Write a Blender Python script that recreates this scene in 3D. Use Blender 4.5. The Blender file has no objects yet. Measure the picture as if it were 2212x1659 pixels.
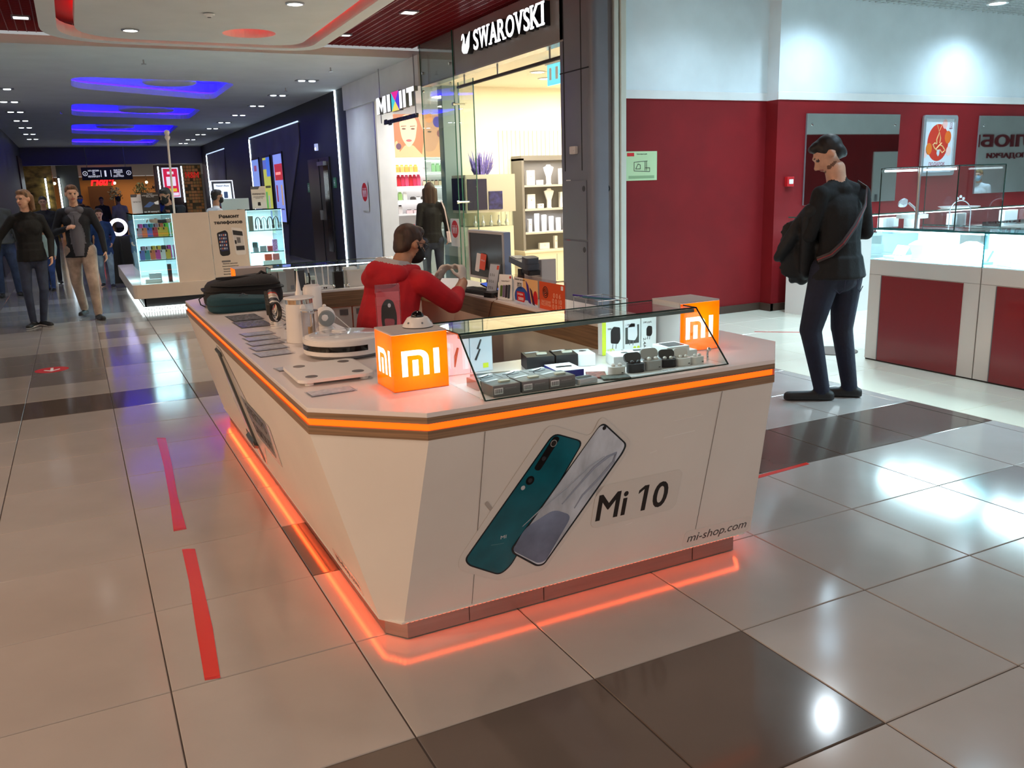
import bpy, bmesh, math, random
import numpy as np
from mathutils import Vector, Matrix
from mathutils.geometry import tessellate_polygon
random.seed(11)
SC = bpy.context.scene
COL = SC.collection
PI = math.pi

# ---------------------------------------------------------------- camera
def set_camera():
    f, p, r, y = 1841.1, .2282, -.0321, .4613
    F = Vector((math.sin(y)*math.cos(p), math.cos(y)*math.cos(p), -math.sin(p)))
    R = Vector((math.cos(y), -math.sin(y), 0)); U = R.cross(F)
    R2 = R*math.cos(r)+U*math.sin(r); U2 = U*math.cos(r)-R*math.sin(r)
    cd = bpy.data.cameras.new('camera'); cam = bpy.data.objects.new('camera', cd); COL.objects.link(cam)
    m = Matrix((R2, U2, -F)).transposed().to_4x4(); m.translation = Vector((.518, -2.660, 1.526))
    cam.matrix_world = m
    cd.sensor_fit = 'HORIZONTAL'; cd.sensor_width = 36; cd.lens = f/2212*36
    cd.clip_start = .05; cd.clip_end = 200
    SC.camera = cam
    return Vector((.518, -2.660, 1.526)), R2, U2, F
CAM, CR, CU, CF = set_camera()

# ---------------------------------------------------------------- world, exposure
W = bpy.data.worlds.new('world'); SC.world = W; W.use_nodes = True
W.node_tree.nodes['Background'].inputs[0].default_value = (.92, .92, .92, 1)
W.node_tree.nodes['Background'].inputs[1].default_value = .42
SC.view_settings.view_transform = 'Standard'; SC.view_settings.look = 'None'
SC.view_settings.gamma = 1; SC.view_settings.use_curve_mapping = False
SC.view_settings.exposure = 0.0

def lin(v):
    v /= 255.0
    return v/12.92 if v <= .04045 else ((v+.055)/1.055)**2.4
def rgb(c): return (lin(c[0]), lin(c[1]), lin(c[2]), 1)

def area_light(loc, size, power, col=(255, 244, 232), rot=(0, 0, 0), sy=None, spread=None):
    l = bpy.data.lights.new('lamp', 'AREA'); l.energy = power; l.color = rgb(col)[:3]
    l.shape = 'RECTANGLE' if sy else 'DISK'; l.size = size
    if sy: l.size_y = sy
    if spread: l.spread = math.radians(spread)
    o = bpy.data.objects.new('lamp_light', l); COL.objects.link(o); o.location = loc; o.rotation_euler = rot
    return o
def spot_light(loc, power, col=(255, 244, 232), angle=80, blend=.8, rot=(0, 0, 0), rad=.05):
    l = bpy.data.lights.new('lamp', 'SPOT'); l.energy = power; l.color = rgb(col)[:3]
    l.spot_size = math.radians(angle); l.spot_blend = blend; l.shadow_soft_size = rad
    o = bpy.data.objects.new('lamp_light', l); COL.objects.link(o); o.location = loc; o.rotation_euler = rot
    return o

# hall lamps over the near area: narrow downlights of the hanging panel and of the grid ceiling, plus invented unseen ones
for x, y, pw in ((1.35, 8.25, 90), (2.74, 6.35, 90), (1.1, 3.6, 70), (3.3, 3.2, 70), (-1.6, 2.0, 100), (1.9, .8, 60), (-.6, -.4, 90), (-1.4, -2.4, 110), (.9, -3.2, 60)):
    spot_light((x, y, 3.3), pw, (255, 230, 208), 112, .9, rad=.14)
for x, y, pw in ((.28, 8.95, 60), (4.05, 9.05, 80), (4.33, 7.4, 60), (4.4, 4.2, 60), (3.6, -2.2, 34), (4.5, .4, 34)):
    spot_light((x, y, 3.5), pw, (250, 240, 228), 112, .9, rad=.1)
for x in (.9, 3.4):  # unseen tilted spots behind the camera, added to brighten the kiosk front
    spot_light((x, -5.3, 3.3), 125, (255, 236, 220), 100, .9, rot=(math.radians(42), 0, 0), rad=.14)
# lit shop across the hall on the left: its ceiling lamps shine out through the open front
for y in (-3.4, -1.9, -.4, 1.1, 2.6):
    area_light((-4.6, y, 2.85), 1.1, 66, (255, 214, 172), rot=(0, math.radians(-38), 0), sy=.5)
# jewellery shop ceiling lamps, cool white
area_light((6.24, 2.42, 3.42), .13, 16, (232, 246, 255))
for x, y, pw in ((6.3, .9, 120), (9.37, 3.1, 190), (8.1, .6, 150), (7.2, 3.3, 190), (11.4, 1.6, 190), (14.5, 2.2, 200), (18.5, 1.6, 300), (20.5, 2.6, 260), (17, 3.6, 160)):
    spot_light((x, y, 3.42), pw*1.7, (190, 230, 255), 128, 1, rad=.1)
for x, pw in ((6.5, 75), (8.05, 120), (10.59, 170), (13.2, 150)):
    spot_light((x, 4.2, 3.42), pw, (204, 234, 252), 150, 1, rad=.12)
# crystal shop, warm bright
for x, y in ((6.2, 8.4), (6.9, 6.9), (7.6, 8.6), (6.1, 6.2)):
    area_light((x, y, 2.97), .5, 46, (255, 244, 216))
spot_light((6.35, 8.8, 2.95), 90, (255, 242, 210), 110, .9)
# cosmetics shop, white
area_light((6.4, 10.9, 2.95), 1.0, 60, (255, 252, 250))
# corridor downlights
for n, y in enumerate((12.77, 15.13, 17.29, 19.61, 21.86, 24.04, 26.62, 29.2, 31.36)):
    spot_light((4.42, y, 3.38), 90 if n < 2 else 38, (222, 236, 255), 150 if n < 2 else 110, .9, rad=.1)
for y in (10.4, 12.6, 14.87, 17.06, 19.22, 21.54, 23.76, 26.25, 28.58):
    spot_light((-.3, y, 3.38), 46, (222, 236, 255), 110, .9, rad=.1)
for x, y in ((1.6, 11.2), (3.4, 11.4)):  # added spots without fixtures, to brighten the near ceiling and white wall
    spot_light((x, y, 3.38), 80, (224, 238, 255), 120, .9, rad=.1)

# ---------------------------------------------------------------- materials
MATS = {}
def M(name, col=(200, 200, 200), rough=.5, metal=0, emit=None, es=0, spec=.5, noise=None, bump=None, coat=0, alpha=1):
    if name in MATS: return MATS[name]
    m = bpy.data.materials.new(name); m.use_nodes = True
    nt = m.node_tree; b = nt.nodes['Principled BSDF']
    b.inputs['Base Color'].default_value = rgb(col); b.inputs['Roughness'].default_value = rough
    b.inputs['Metallic'].default_value = metal; b.inputs['Specular IOR Level'].default_value = spec
    b.inputs['Coat Weight'].default_value = coat; b.inputs['Alpha'].default_value = alpha
    if emit:
        b.inputs['Emission Color'].default_value = rgb(emit); b.inputs['Emission Strength'].default_value = es
    if noise or bump:
        tc = nt.nodes.new('ShaderNodeTexCoord')
        nz = nt.nodes.new('ShaderNodeTexNoise'); nz.inputs['Detail'].default_value = 5
        if noise:
            mp = nt.nodes.new('ShaderNodeMapping'); mp.inputs['Scale'].default_value = noise[0] if isinstance(noise[0], tuple) else (noise[0],)*3
            nt.links.new(tc.outputs['Object'], mp.inputs[0]); nt.links.new(mp.outputs[0], nz.inputs['Vector'])
            nz.inputs['Scale'].default_value = 1
            cr = nt.nodes.new('ShaderNodeValToRGB')
            a = noise[1]; lo = [max(0, c*(1-a)) for c in col]; hi = [min(255, c*(1+a)) for c in col]
            cr.color_ramp.elements[0].position = .3; cr.color_ramp.elements[1].position = .7
            cr.color_ramp.elements[0].color = rgb(lo); cr.color_ramp.elements[1].color = rgb(hi)
            nt.links.new(nz.outputs['Fac'], cr.inputs[0]); nt.links.new(cr.outputs[0], b.inputs['Base Color'])
        if bump:
            n2 = nt.nodes.new('ShaderNodeTexNoise'); n2.inputs['Scale'].default_value = bump[0]; n2.inputs['Detail'].default_value = 4
            nt.links.new(tc.outputs['Object'], n2.inputs['Vector'])
            bp = nt.nodes.new('ShaderNodeBump'); bp.inputs['Strength'].default_value = bump[1]; bp.inputs['Distance'].default_value = .01
            nt.links.new(n2.outputs['Fac'], bp.inputs['Height']); nt.links.new(bp.outputs[0], b.inputs['Normal'])
    MATS[name] = m
    return m
def GL(name, tint=(235, 245, 242), refl=1.0, ior=1.5, rough=.01):
    if name in MATS: return MATS[name]
    m = bpy.data.materials.new(name); m.use_nodes = True; nt = m.node_tree; nt.nodes.clear()
    out = nt.nodes.new('ShaderNodeOutputMaterial'); mx = nt.nodes.new('ShaderNodeMixShader')
    tr = nt.nodes.new('ShaderNodeBsdfTransparent'); gl = nt.nodes.new('ShaderNodeBsdfGlossy')
    tr.inputs[0].default_value = rgb(tint); gl.inputs['Roughness'].default_value = rough; gl.inputs['Color'].default_value = (refl, refl, refl, 1)
    fr = nt.nodes.new('ShaderNodeFresnel'); fr.inputs['IOR'].default_value = ior
    ge = nt.nodes.new('ShaderNodeNewGeometry'); mr = nt.nodes.new('ShaderNodeMapRange'); mr.inputs['To Min'].default_value = ior; mr.inputs['To Max'].default_value = 1/ior
    nt.links.new(ge.outputs['Backfacing'], mr.inputs['Value']); nt.links.new(mr.outputs[0], fr.inputs['IOR'])   # same reflectance from either side of the pane
    nt.links.new(fr.outputs[0], mx.inputs[0]); nt.links.new(tr.outputs[0], mx.inputs[1]); nt.links.new(gl.outputs[0], mx.inputs[2])
    nt.links.new(mx.outputs[0], out.inputs[0])
    MATS[name] = m
    return m

# ---------------------------------------------------------------- mesh helpers
def wm(o):
    m = o.matrix_basis.copy()
    while o.parent: o = o.parent; m = o.matrix_basis @ m
    return m
def frame(o, u, v):
    u = Vector(u).normalized(); v = Vector(v); n = u.cross(v).normalized(); v = n.cross(u)
    m = Matrix((u, v, n)).transposed().to_4x4(); m.translation = Vector(o)
    return m
def link_mesh(name, me, mat, parent=None, world=True):
    if mat is not None:
        me.materials.clear()
        for k in (mat if isinstance(mat, (list, tuple)) else [mat]): me.materials.append(k)
    o = bpy.data.objects.new(name, me); COL.objects.link(o)
    if parent is not None:
        if world: me.transform(wm(parent).inverted())
        o.parent = parent
    return o
class MB:
    def __init__(s): s.v = []; s.f = []; s.m = []; s.mi = 0; s.T = None
    def add(s, vs, fs):
        k = len(s.v)
        if s.T is not None: vs = [s.T @ Vector(p) for p in vs]
        s.v += [tuple(p) for p in vs]; s.f += [tuple(i+k for i in f) for f in fs]; s.m += [s.mi]*len(fs)
        return s
    def box(s, x0, x1, y0, y1, z0, z1):
        return s.add([(x0,y0,z0),(x1,y0,z0),(x1,y1,z0),(x0,y1,z0),(x0,y0,z1),(x1,y0,z1),(x1,y1,z1),(x0,y1,z1)],
                     [(0,3,2,1),(4,5,6,7),(0,1,5,4),(1,2,6,5),(2,3,7,6),(3,0,4,7)])
    def obox(s, m, sx, sy, sz, z0=0):
        c = [(-sx/2,-sy/2,z0),(sx/2,-sy/2,z0),(sx/2,sy/2,z0),(-sx/2,sy/2,z0),(-sx/2,-sy/2,z0+sz),(sx/2,-sy/2,z0+sz),(sx/2,sy/2,z0+sz),(-sx/2,sy/2,z0+sz)]
        return s.add([m @ Vector(p) for p in c], [(0,3,2,1),(4,5,6,7),(0,1,5,4),(1,2,6,5),(2,3,7,6),(3,0,4,7)])
    def loft(s, rings, cap=True, close=True):
        n = len(rings[0]); vs = [p for r in rings for p in r]; fs = []
        for i in range(len(rings)-1):
            for j in range(n if close else n-1):
                k = (j+1) % n
                fs.append((i*n+j, i*n+k, (i+1)*n+k, (i+1)*n+j))
        if cap: fs += [tuple(range(n-1, -1, -1)), tuple((len(rings)-1)*n+j for j in range(n))]
        return s.add(vs, fs)
    def cyl(s, p0, p1, r0, r1=None, n=14):
        r1 = r0 if r1 is None else r1
        p0 = Vector(p0); p1 = Vector(p1); d = (p1-p0).normalized()
        a = d.orthogonal().normalized(); b = d.cross(a)
        ring = lambda p, r: [p+(a*math.cos(t)+b*math.sin(t))*r for t in [2*PI*i/n for i in range(n)]]
        return s.loft([ring(p0, r0), ring(p1, r1)])
    def lathe(s, prof, n=24, m=None):
        m = m or Matrix()
        rings = [[m @ Vector((r*math.cos(2*PI*i/n), r*math.sin(2*PI*i/n), z)) for i in range(n)] for r, z in prof]
        return s.loft(rings)
    def tube(s, pts, r, n=8):
        pts = [Vector(p) for p in pts]; rings = []; a = None
        for i, p in enumerate(pts):
            d = (pts[min(i+1, len(pts)-1)]-pts[max(i-1, 0)]).normalized()
            a = d.orthogonal().normalized() if a is None else (a-d*a.dot(d)).normalized()
            b = d.cross(a); rr = r[i] if isinstance(r, (list, tuple)) else r
            rings.append([p+(a*math.cos(2*PI*k/n)+b*math.sin(2*PI*k/n))*rr for k in range(n)])
        return s.loft(rings)
    def sphere(s, c, r, n=14, m=None):
        r = r if isinstance(r, (list, tuple)) else (r, r, r); m = m or Matrix(); c = Vector(c); k = max(5, n//2)
        rings = []
        for i in range(k+1):
            t = PI*(i+.02*(i == 0)-.02*(i == k))/k
            rings.append([c+m @ Vector((r[0]*math.sin(t)*math.cos(2*PI*j/n), r[1]*math.sin(t)*math.sin(2*PI*j/n), -r[2]*math.cos(t))) for j in range(n)])
        return s.loft(rings)
    def prism(s, poly, m, d0, d1, holes=()):
        """polygon (u,v) in frame m, extruded along the frame normal from d0 to d1"""
        loops = [list(poly)]+[list(h) for h in holes]
        flat = [p for l in loops for p in l]
        tri = tessellate_polygon([[Vector((p[0], p[1], 0)) for p in l] for l in loops])
        n = len(flat); vs = [m @ Vector((p[0], p[1], d0)) for p in flat]+[m @ Vector((p[0], p[1], d1)) for p in flat]
        fs = []
        for t in tri:
            a, b, c = [flat[i] for i in t]
            ccw = (b[0]-a[0])*(c[1]-a[1])-(b[1]-a[1])*(c[0]-a[0]) > 0
            t = tuple(t) if ccw else tuple(t[::-1])
            fs += [tuple(i+n for i in t), t[::-1]]
        k = 0
        for li, l in enumerate(loops):
            ar = sum(l[i][0]*l[(i+1) % len(l)][1]-l[(i+1) % len(l)][0]*l[i][1] for i in range(len(l)))
            for i in range(len(l)):
                j = (i+1) % len(l); q = (k+i, k+j, n+k+j, n+k+i)
                fs.append(q if (ar > 0) == (li == 0) else q[::-1])
            k += len(l)
        return s.add(vs, fs)
    def build(s, name, mat, parent=None, smooth=False, bev=0, world=True, seg=2):
        me = bpy.data.meshes.new(name); me.from_pydata(s.v, [], s.f)
        if isinstance(mat, (list, tuple)): me.polygons.foreach_set('material_index', s.m)
        if smooth:
            me.polygons.foreach_set('use_smooth', [True]*len(me.polygons)); me.set_sharp_from_angle(angle=math.radians(38))
        o = link_mesh(name, me, mat, parent, world)
        if isinstance(mat, (list, tuple)): me.polygons.foreach_set('material_index', s.m)
        if bev:
            b = o.modifiers.new('bevel', 'BEVEL'); b.width = bev; b.segments = seg; b.limit_method = 'ANGLE'; b.angle_limit = math.radians(40)
        return o
def box(name, mat, parent, x0, x1, y0, y1, z0, z1, bev=0):
    return MB().box(x0, x1, y0, y1, z0, z1).build(name, mat, parent, bev=bev)
def cyl(name, mat, parent, p0, p1, r0, r1=None, n=14):
    return MB().cyl(p0, p1, r0, r1, n).build(name, mat, parent, smooth=True)
def tag(o, label=None, cat=None, group=None, kind=None):
    if label: o['label'] = label
    if cat: o['category'] = cat
    if group: o['group'] = group
    if kind: o['kind'] = kind
    return o
def thing(name, label, cat, loc=(0, 0, 0), rotz=0, group=None):
    o = bpy.data.objects.new(name, None); COL.objects.link(o); o.empty_display_size = .1
    o.location = loc; o.rotation_euler = (0, 0, rotz)
    return tag(o, label, cat, group)
def struct(o): o['kind'] = 'structure'; return o
def dup(root, loc=None, rotz=None, label=None, group=None, scale=None):
    def cp(o, par):
        c = o.copy(); COL.objects.link(c); c.parent = par
        for ch in list(o.children): cp(ch, c)
        return c
    r = cp(root, None)
    if loc is not None: r.location = loc
    if rotz is not None: r.rotation_euler = (0, 0, rotz)
    if scale: r.scale = (scale,)*3 if not isinstance(scale, tuple) else scale
    if label: r['label'] = label
    if group: r['group'] = group
    return r
def rrect(x0, x1, y0, y1, r, k=4):
    out = []
    for cx, cy, a in ((x1-r, y0+r, -PI/2), (x1-r, y1-r, 0), (x0+r, y1-r, PI/2), (x0+r, y0+r, PI)):
        out += [(cx+r*math.cos(a+PI/2*i/k), cy+r*math.sin(a+PI/2*i/k)) for i in range(k+1)]
    return out
def rpoly(pts, r, k=5):
    out = []; n = len(pts)
    for i in range(n):
        p = Vector(pts[i]); a = (Vector(pts[i-1])-p); b = (Vector(pts[(i+1) % n])-p)
        rr = min(r if not isinstance(r, (list, tuple)) else r[i], a.length*.49, b.length*.49); a.normalize(); b.normalize()
        for j in range(k+1):
            t = j/k; q = (1-t)**2*(p+a*rr)+2*t*(1-t)*p+t*t*(p+b*rr); out.append((q.x, q.y))
    return out
def ell(cx, cy, rx, ry, n=28, a0=0): return [(cx+rx*math.cos(2*PI*i/n+a0), cy+ry*math.sin(2*PI*i/n+a0)) for i in range(n)]
TXT = {}
from mathutils.geometry import delaunay_2d_cdt
def glyphs(body, bold, shear, space, align):
    """outlines of the built-in font, filled robustly: (vertices, triangles, outline loops)"""
    c = bpy.data.curves.new('lettering', 'FONT'); c.body = body; c.size = 1; c.shear = shear; c.space_character = space; c.space_line = .85; c.align_x = 'CENTER' if align == 'C' else 'LEFT'
    o = bpy.data.objects.new('lettering', c); COL.objects.link(o); dg = bpy.context.evaluated_depsgraph_get(); cu = o.evaluated_get(dg).to_curve(dg); loops = []
    for sp in cu.splines:
        bp = sp.bezier_points; n = len(bp); L = []
        for i in range(n):
            a, b = bp[i], bp[(i+1) % n]; p0, p1, p2, p3 = (Vector(v[:2]) for v in (a.co, a.handle_right, b.handle_left, b.co)); d = p3-p0
            st = abs(d.cross(p1-p0)) < 1e-4 and abs(d.cross(p2-p0)) < 1e-4
            for k in range(1 if st else 4): t = k/4; q = p0*(1-t)**3+p1*3*t*(1-t)**2+p2*3*t*t*(1-t)+p3*t**3; L.append(q)
        L = [p for i, p in enumerate(L) if (p-L[i-1]).length > 1e-4]
        if len(L) > 2: loops.append(L)
    o.to_curve_clear() if hasattr(o, 'to_curve_clear') else None
    bpy.data.objects.remove(o); bpy.data.curves.remove(c)
    ar = [sum(L[i-1].cross(L[i]) for i in range(len(L))) for L in loops]; bb = [(min(p.x for p in L), max(p.x for p in L), min(p.y for p in L), max(p.y for p in L)) for L in loops]
    SS = []                                          # drawing direction of each letter's outer outline
    for i, A in enumerate(bb): k = max((j for j, B in enumerate(bb) if A[0] <= B[1] and B[0] <= A[1] and A[2] <= B[3] and B[2] <= A[3]), key=lambda j: abs(ar[j])); SS.append(1 if ar[k] > 0 else -1)
    if bold:
        out = []
        for L, S in zip(loops, SS):
            N = len(L); Q = []
            for i in range(N):
                a, b = (L[i]-L[i-1]).normalized(), (L[(i+1) % N]-L[i]).normalized(); na, nb = Vector((a.y, -a.x)), Vector((b.y, -b.x)); m = na+nb; l = m.length
                m = m/l if l > 1e-3 else na; k = min(2.0, 1/max(.35, m.dot(na))); Q.append(L[i]+m*bold*S*k)
            out.append(Q)
        loops = out
    vs = [p for G in loops for p in G]; es = []; k = 0
    for G in loops: es += [(k+q, k+(q+1) % len(G)) for q in range(len(G))]; k += len(G)
    v, e, f, *_ = delaunay_2d_cdt(vs, es, [], 0, 1e-7); va = np.array([tuple(p) for p in v]); f = [t for t in f if len(t) == 3]
    C = va[np.array(f)].mean(1); wn = np.zeros(len(f), int)      # winding number of every triangle centre: strokes of a letter may overlap
    for G in loops:
        g = np.array([tuple(p) for p in G]); h = np.roll(g, -1, 0)
        for (ax, ay), (bx, by) in zip(g, h):
            if ay == by: continue
            up = (ay <= C[:, 1]) & (by > C[:, 1]); dn = (by <= C[:, 1]) & (ay > C[:, 1]); q = (bx-ax)*(C[:, 1]-ay)-(C[:, 0]-ax)*(by-ay)
            wn += (up & (q > 0)).astype(int)-(dn & (q < 0)).astype(int)
    V = [Vector(p) for p in va]; T = []
    for t, w in zip(f, wn):
        if w != 0: T.append(tuple(t) if (V[t[1]]-V[t[0]]).cross(V[t[2]]-V[t[0]]) > 0 else tuple(t[::-1]))
    return V, T, loops, SS
def text(name, body, mat, m, w, h=None, parent=None, depth=.002, bold=0, shear=0, align='C', space=1.0):
    """lettering as thin solid letters lying on the plane of frame m; (0,0) of the frame is centre / left bottom"""
    key = (body, bold, shear, space, align)
    if key not in TXT: TXT[key] = glyphs(*key)
    V, T, loops, SS = TXT[key]
    allp = [p for L in loops for p in L]; x0 = min(p.x for p in allp); x1 = max(p.x for p in allp); y0 = min(p.y for p in allp); y1 = max(p.y for p in allp)
    sx = w/(x1-x0); sy = h/(y1-y0) if h else sx; ox, oy = ((x0+x1)/2, (y0+y1)/2) if align == 'C' else (x0, y0)
    P = lambda p, z: m @ Vector(((p.x-ox)*sx, (p.y-oy)*sy, z)); b = MB(); b.add([P(p, depth) for p in V], T)
    for L, S in zip(loops, SS):
        n = len(L); fs = [(i, (i+1) % n, n+(i+1) % n, n+i) for i in range(n)]
        b.add([P(p, 0) for p in L]+[P(p, depth) for p in L], fs if S > 0 else [f[::-1] for f in fs])
    return b.build(name, mat, parent)
# ================================================================= SETTING
mWHITE = M('white_paint', (226, 228, 228), .6, noise=(3, .02))
mCOOL = M('cool_white_paint', (224, 236, 242), .6, noise=(3, .02))
mCEIL = M('ceiling_paint', (214, 216, 216), .7, noise=(2, .02))
mRED = M('red_wall_paint', (120, 16, 22), .6, spec=.3, bump=(60, .05), noise=(2.5, .05))
mGROUT = M('grout', (74, 64, 58), .8)
mTILE = M('pale_porcelain', (166, 160, 156), .13, noise=(1.3, .05), spec=.5)
mTILE_D = M('dark_porcelain', (92, 82, 76), .12, noise=(1.3, .07), spec=.5)
mTILE_M = M('grey_porcelain', (130, 124, 122), .13, noise=(1.3, .05), spec=.5)
mTILE_C = M('cream_porcelain', (226, 220, 200), .16, noise=(1.1, .03))
mGROUT_C = M('cream_grout', (176, 170, 154), .8)
mDARK = M('dark_indigo_wall', (36, 36, 48), .55, noise=(2, .06))
mGREYP = M('grey_wall_panel', (104, 102, 116), .6, noise=(2, .06))
mBLACK = M('black_plastic', (18, 18, 20), .4)
mSTEEL = M('steel', (170, 172, 175), .28, 1)
mGLASS = GL('clear_glass', (250, 252, 252))
mGLASS_T = GL('greenish_glass', (246, 252, 250))
mGEDGE = M('glass_edge_green', (30, 92, 80), .15, spec=.6)
mWLED = M('white_led', (255, 255, 255), .4, emit=(225, 245, 255), es=9)
mLAMP = M('lamp_glow', (255, 255, 255), .4, emit=(255, 250, 240), es=6)
mLAMPC = M('lamp_glow_cool', (255, 255, 255), .4, emit=(228, 244, 255), es=6)

# ---- floor: grout bed with single tiles
fl = struct(box('floor', mGROUT, None, -4.2, 5.5, -7.2, 60, -.06, -.004))
f2 = struct(box('floor_shop', mGROUT_C, None, 5.5, 24, -7.2, 5.2, -.06, -.003))
def tile_kind(i, j):
    if j == 1 and i >= 2: return 1
    if j == -2 and 1 <= i <= 3: return 1
    if (i, j) == (7, -1): return 2
    if j == 7 and i < 3: return 1
    if (i, j) in ((0, 9), (-1, 10), (0, 10), (-1, 11), (0, 11), (1, 10), (1, 11)): return 2
    if j == 12 and i == 2: return 2
    if j == 13 and i == 1: return 2
    if j >= 15: return 2 if (i*7+j*3) % 5 else 0
    return 0
def tmesh(name, x0, x1, y0, y1, g, mat):
    me = MB(); e = .0025
    me.loft([[(x0+g, y0+g, -.008), (x1-g, y0+g, -.008), (x1-g, y1-g, -.008), (x0+g, y1-g, -.008)],
             [(x0+g, y0+g, -e), (x1-g, y0+g, -e), (x1-g, y1-g, -e), (x0+g, y1-g, -e)],
             [(x0+g+e, y0+g+e, 0), (x1-g-e, y0+g+e, 0), (x1-g-e, y1-g-e, 0), (x0+g+e, y1-g-e, 0)]])
    m = bpy.data.meshes.new(name); m.from_pydata(me.v, [], me.f); m.materials.append(mat)
    return m
TM = [tmesh('tile', 0, .6, 0, .6, .0022, m) for m in (mTILE, mTILE_D, mTILE_M)]
TN = [tmesh('tile', 0, .1, 0, .6, .0022, m) for m in (mTILE, mTILE_D)]
TC = tmesh('tile', 0, .6, 0, .6, .0014, mTILE_C)
def screen(p):
    d = Vector(p)-CAM; z = d.dot(CF)
    return (1106+1841.1*d.dot(CR)/z, 829.5-1841.1*d.dot(CU)/z, z)
cand = []; rest = []
for i in range(-7, 9):
    for j in range(-12, 100):
        x, y = i*.6, j*.6
        d = (Vector((x+.3, y+.3, 0))-CAM).dot(CF)
        if d < .4: rest.append((x, y, tile_kind(i, j), 0)); continue
        sx, sy, z = screen((x+.3, y+.3, 0)); m = 700/z
        vis = -m < sx < 2212+m and sy < 1659+m*1.3
        hid = 1.5 < x+.3 < 2.7 and .1 < y+.3 < 3.2
        (cand if vis and not hid else rest).append((x, y, tile_kind(i, j), 1/(z*z*z)))
candc = []
for i in range(0, 17):
    for j in range(-6, 9):
        x, y = 5.5+i*.6, j*.6-.35
        if y > 4.5: continue
        sx, sy, z = screen((x+.3, y+.3, 0))
        (candc if z > .5 and -100 < sx < 2500 and not (x > 6.3 and y < 1.8) else rest).append((x, y, 3, 1/(z*z*z)))
for j in range(-12, 9):
    o = bpy.data.objects.new('tile', TN[1 if j == 1 else 0]); COL.objects.link(o); o.parent = fl; o.location = (5.4, j*.6, 0)
cand.sort(key=lambda t: -t[3])
for k, (x, y, t, a) in enumerate(cand+candc):
    if len(cand) > k >= 220 or (k >= len(cand) and False):
        rest.append((x, y, t, a)); continue
    o = bpy.data.objects.new('tile', TC if t == 3 else TM[t]); COL.objects.link(o); o.parent = f2 if t == 3 else fl; o.location = (x, y, 0)
for t, par in ((0, fl), (1, fl), (2, fl), (3, f2)):
    b = MB(); g = .0022 if t < 3 else .0014
    for x, y, tt, a in rest:
        if tt == t: b.add([(x+g, y+g, 0), (x+.6-g, y+g, 0), (x+.6-g, y+.6-g, 0), (x+g, y+.6-g, 0), (x+g, y+g, -.008), (x+.6-g, y+g, -.008), (x+.6-g, y+.6-g, -.008), (x+g, y+.6-g, -.008)], [(0, 1, 2, 3), (0, 4, 5, 1), (1, 5, 6, 2), (2, 6, 7, 3), (3, 7, 4, 0)])
    if b.v: tag(b.build('tiles', (mTILE, mTILE_D, mTILE_M, mTILE_C)[t], par), kind='stuff')

# ---- right-hand shop walls
def redwall(name, x0, x1, y0, y1):
    w = struct(box(name, mWHITE, None, x0, x1, y0, y1, 2.37, 4.0))
    return w
wb = struct(box('wall_back', mCOOL, None, 5.74, 7.70, 5.05, 5.35, 2.37, 4.0)); box('red_panel', mRED, wb, 5.74, 7.70, 5.05, 5.35, 0, 2.37)
wr = struct(box('wall_right', mCOOL, None, 7.68, 22.5, 4.87, 5.35, 2.37, 4.0)); box('red_panel', mRED, wr, 7.68, 22.5, 4.87, 5.35, 0, 2.37)
for n, (a, b, c) in enumerate(((5.74, 7.68, 5.05), (7.67, 22.5, 4.87))):
    struct(box('trim_%d' % (n+1), mWHITE, None, a, b, c-.014, c+.01, 2.37, 2.455, .004))
mSKIRT = M('brown_skirting', (66, 48, 38), .5)
struct(MB().box(5.74, 7.66, 5.03, 5.06, 0, .085).box(7.655, 7.70, 4.85, 5.06, 0, .085).box(7.66, 22, 4.85, 4.88, 0, .085).build('baseboard_back', mSKIRT))
# shop's other walls (seen in the mirrors)
wf = struct(box('wall_front', mWHITE, None, 9.0, 24, -1.5, -1.2, 2.37, 4.0)); box('red_panel', mRED, wf, 9.0, 17.2, -1.5, -1.2, 0, 2.37); box('white_panel', mWHITE, wf, 17.2, 24, -1.5, -1.2, 0, 2.37)
we = struct(box('wall_end', mWHITE, None, 23.7, 24, -1.5, 5.3, 0, 4.0))
d3 = struct(box('door_3', M('white_door', (205, 206, 204), .45), None, 16.2, 17.0, -1.2, -1.17, 0, 2.0)); box('door_handle', mSTEEL, d3, 16.28, 16.31, -1.17, -1.12, .95, 1.1)

# ---- shop grid ceiling
gc = struct(box('ceiling_shop', M('ceiling_void', (96, 104, 108), .9), None, 5.62, 24, -7, 5.3, 3.72, 3.8))
b = MB()
for i in range(0, 74): b.box(7.0+i*.1, 7.012+i*.1, .8, 4.87, 3.46, 3.52)
for j in range(0, 41): b.box(7.0, 14.4, .8+j*.1, .812+j*.1, 3.46, 3.52)
tag(b.build('grid', M('white_grille', (196, 204, 206), .5), gc), kind='stuff')
tag(MB().box(5.62, 7.0, -7, 4.87, 3.46, 3.5).box(7, 24, -7, .8, 3.46, 3.5).box(14.4, 24, .8, 5, 3.46, 3.5).build('grille_panel', M('white_grille', (196, 204, 206), .5), gc))
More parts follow.
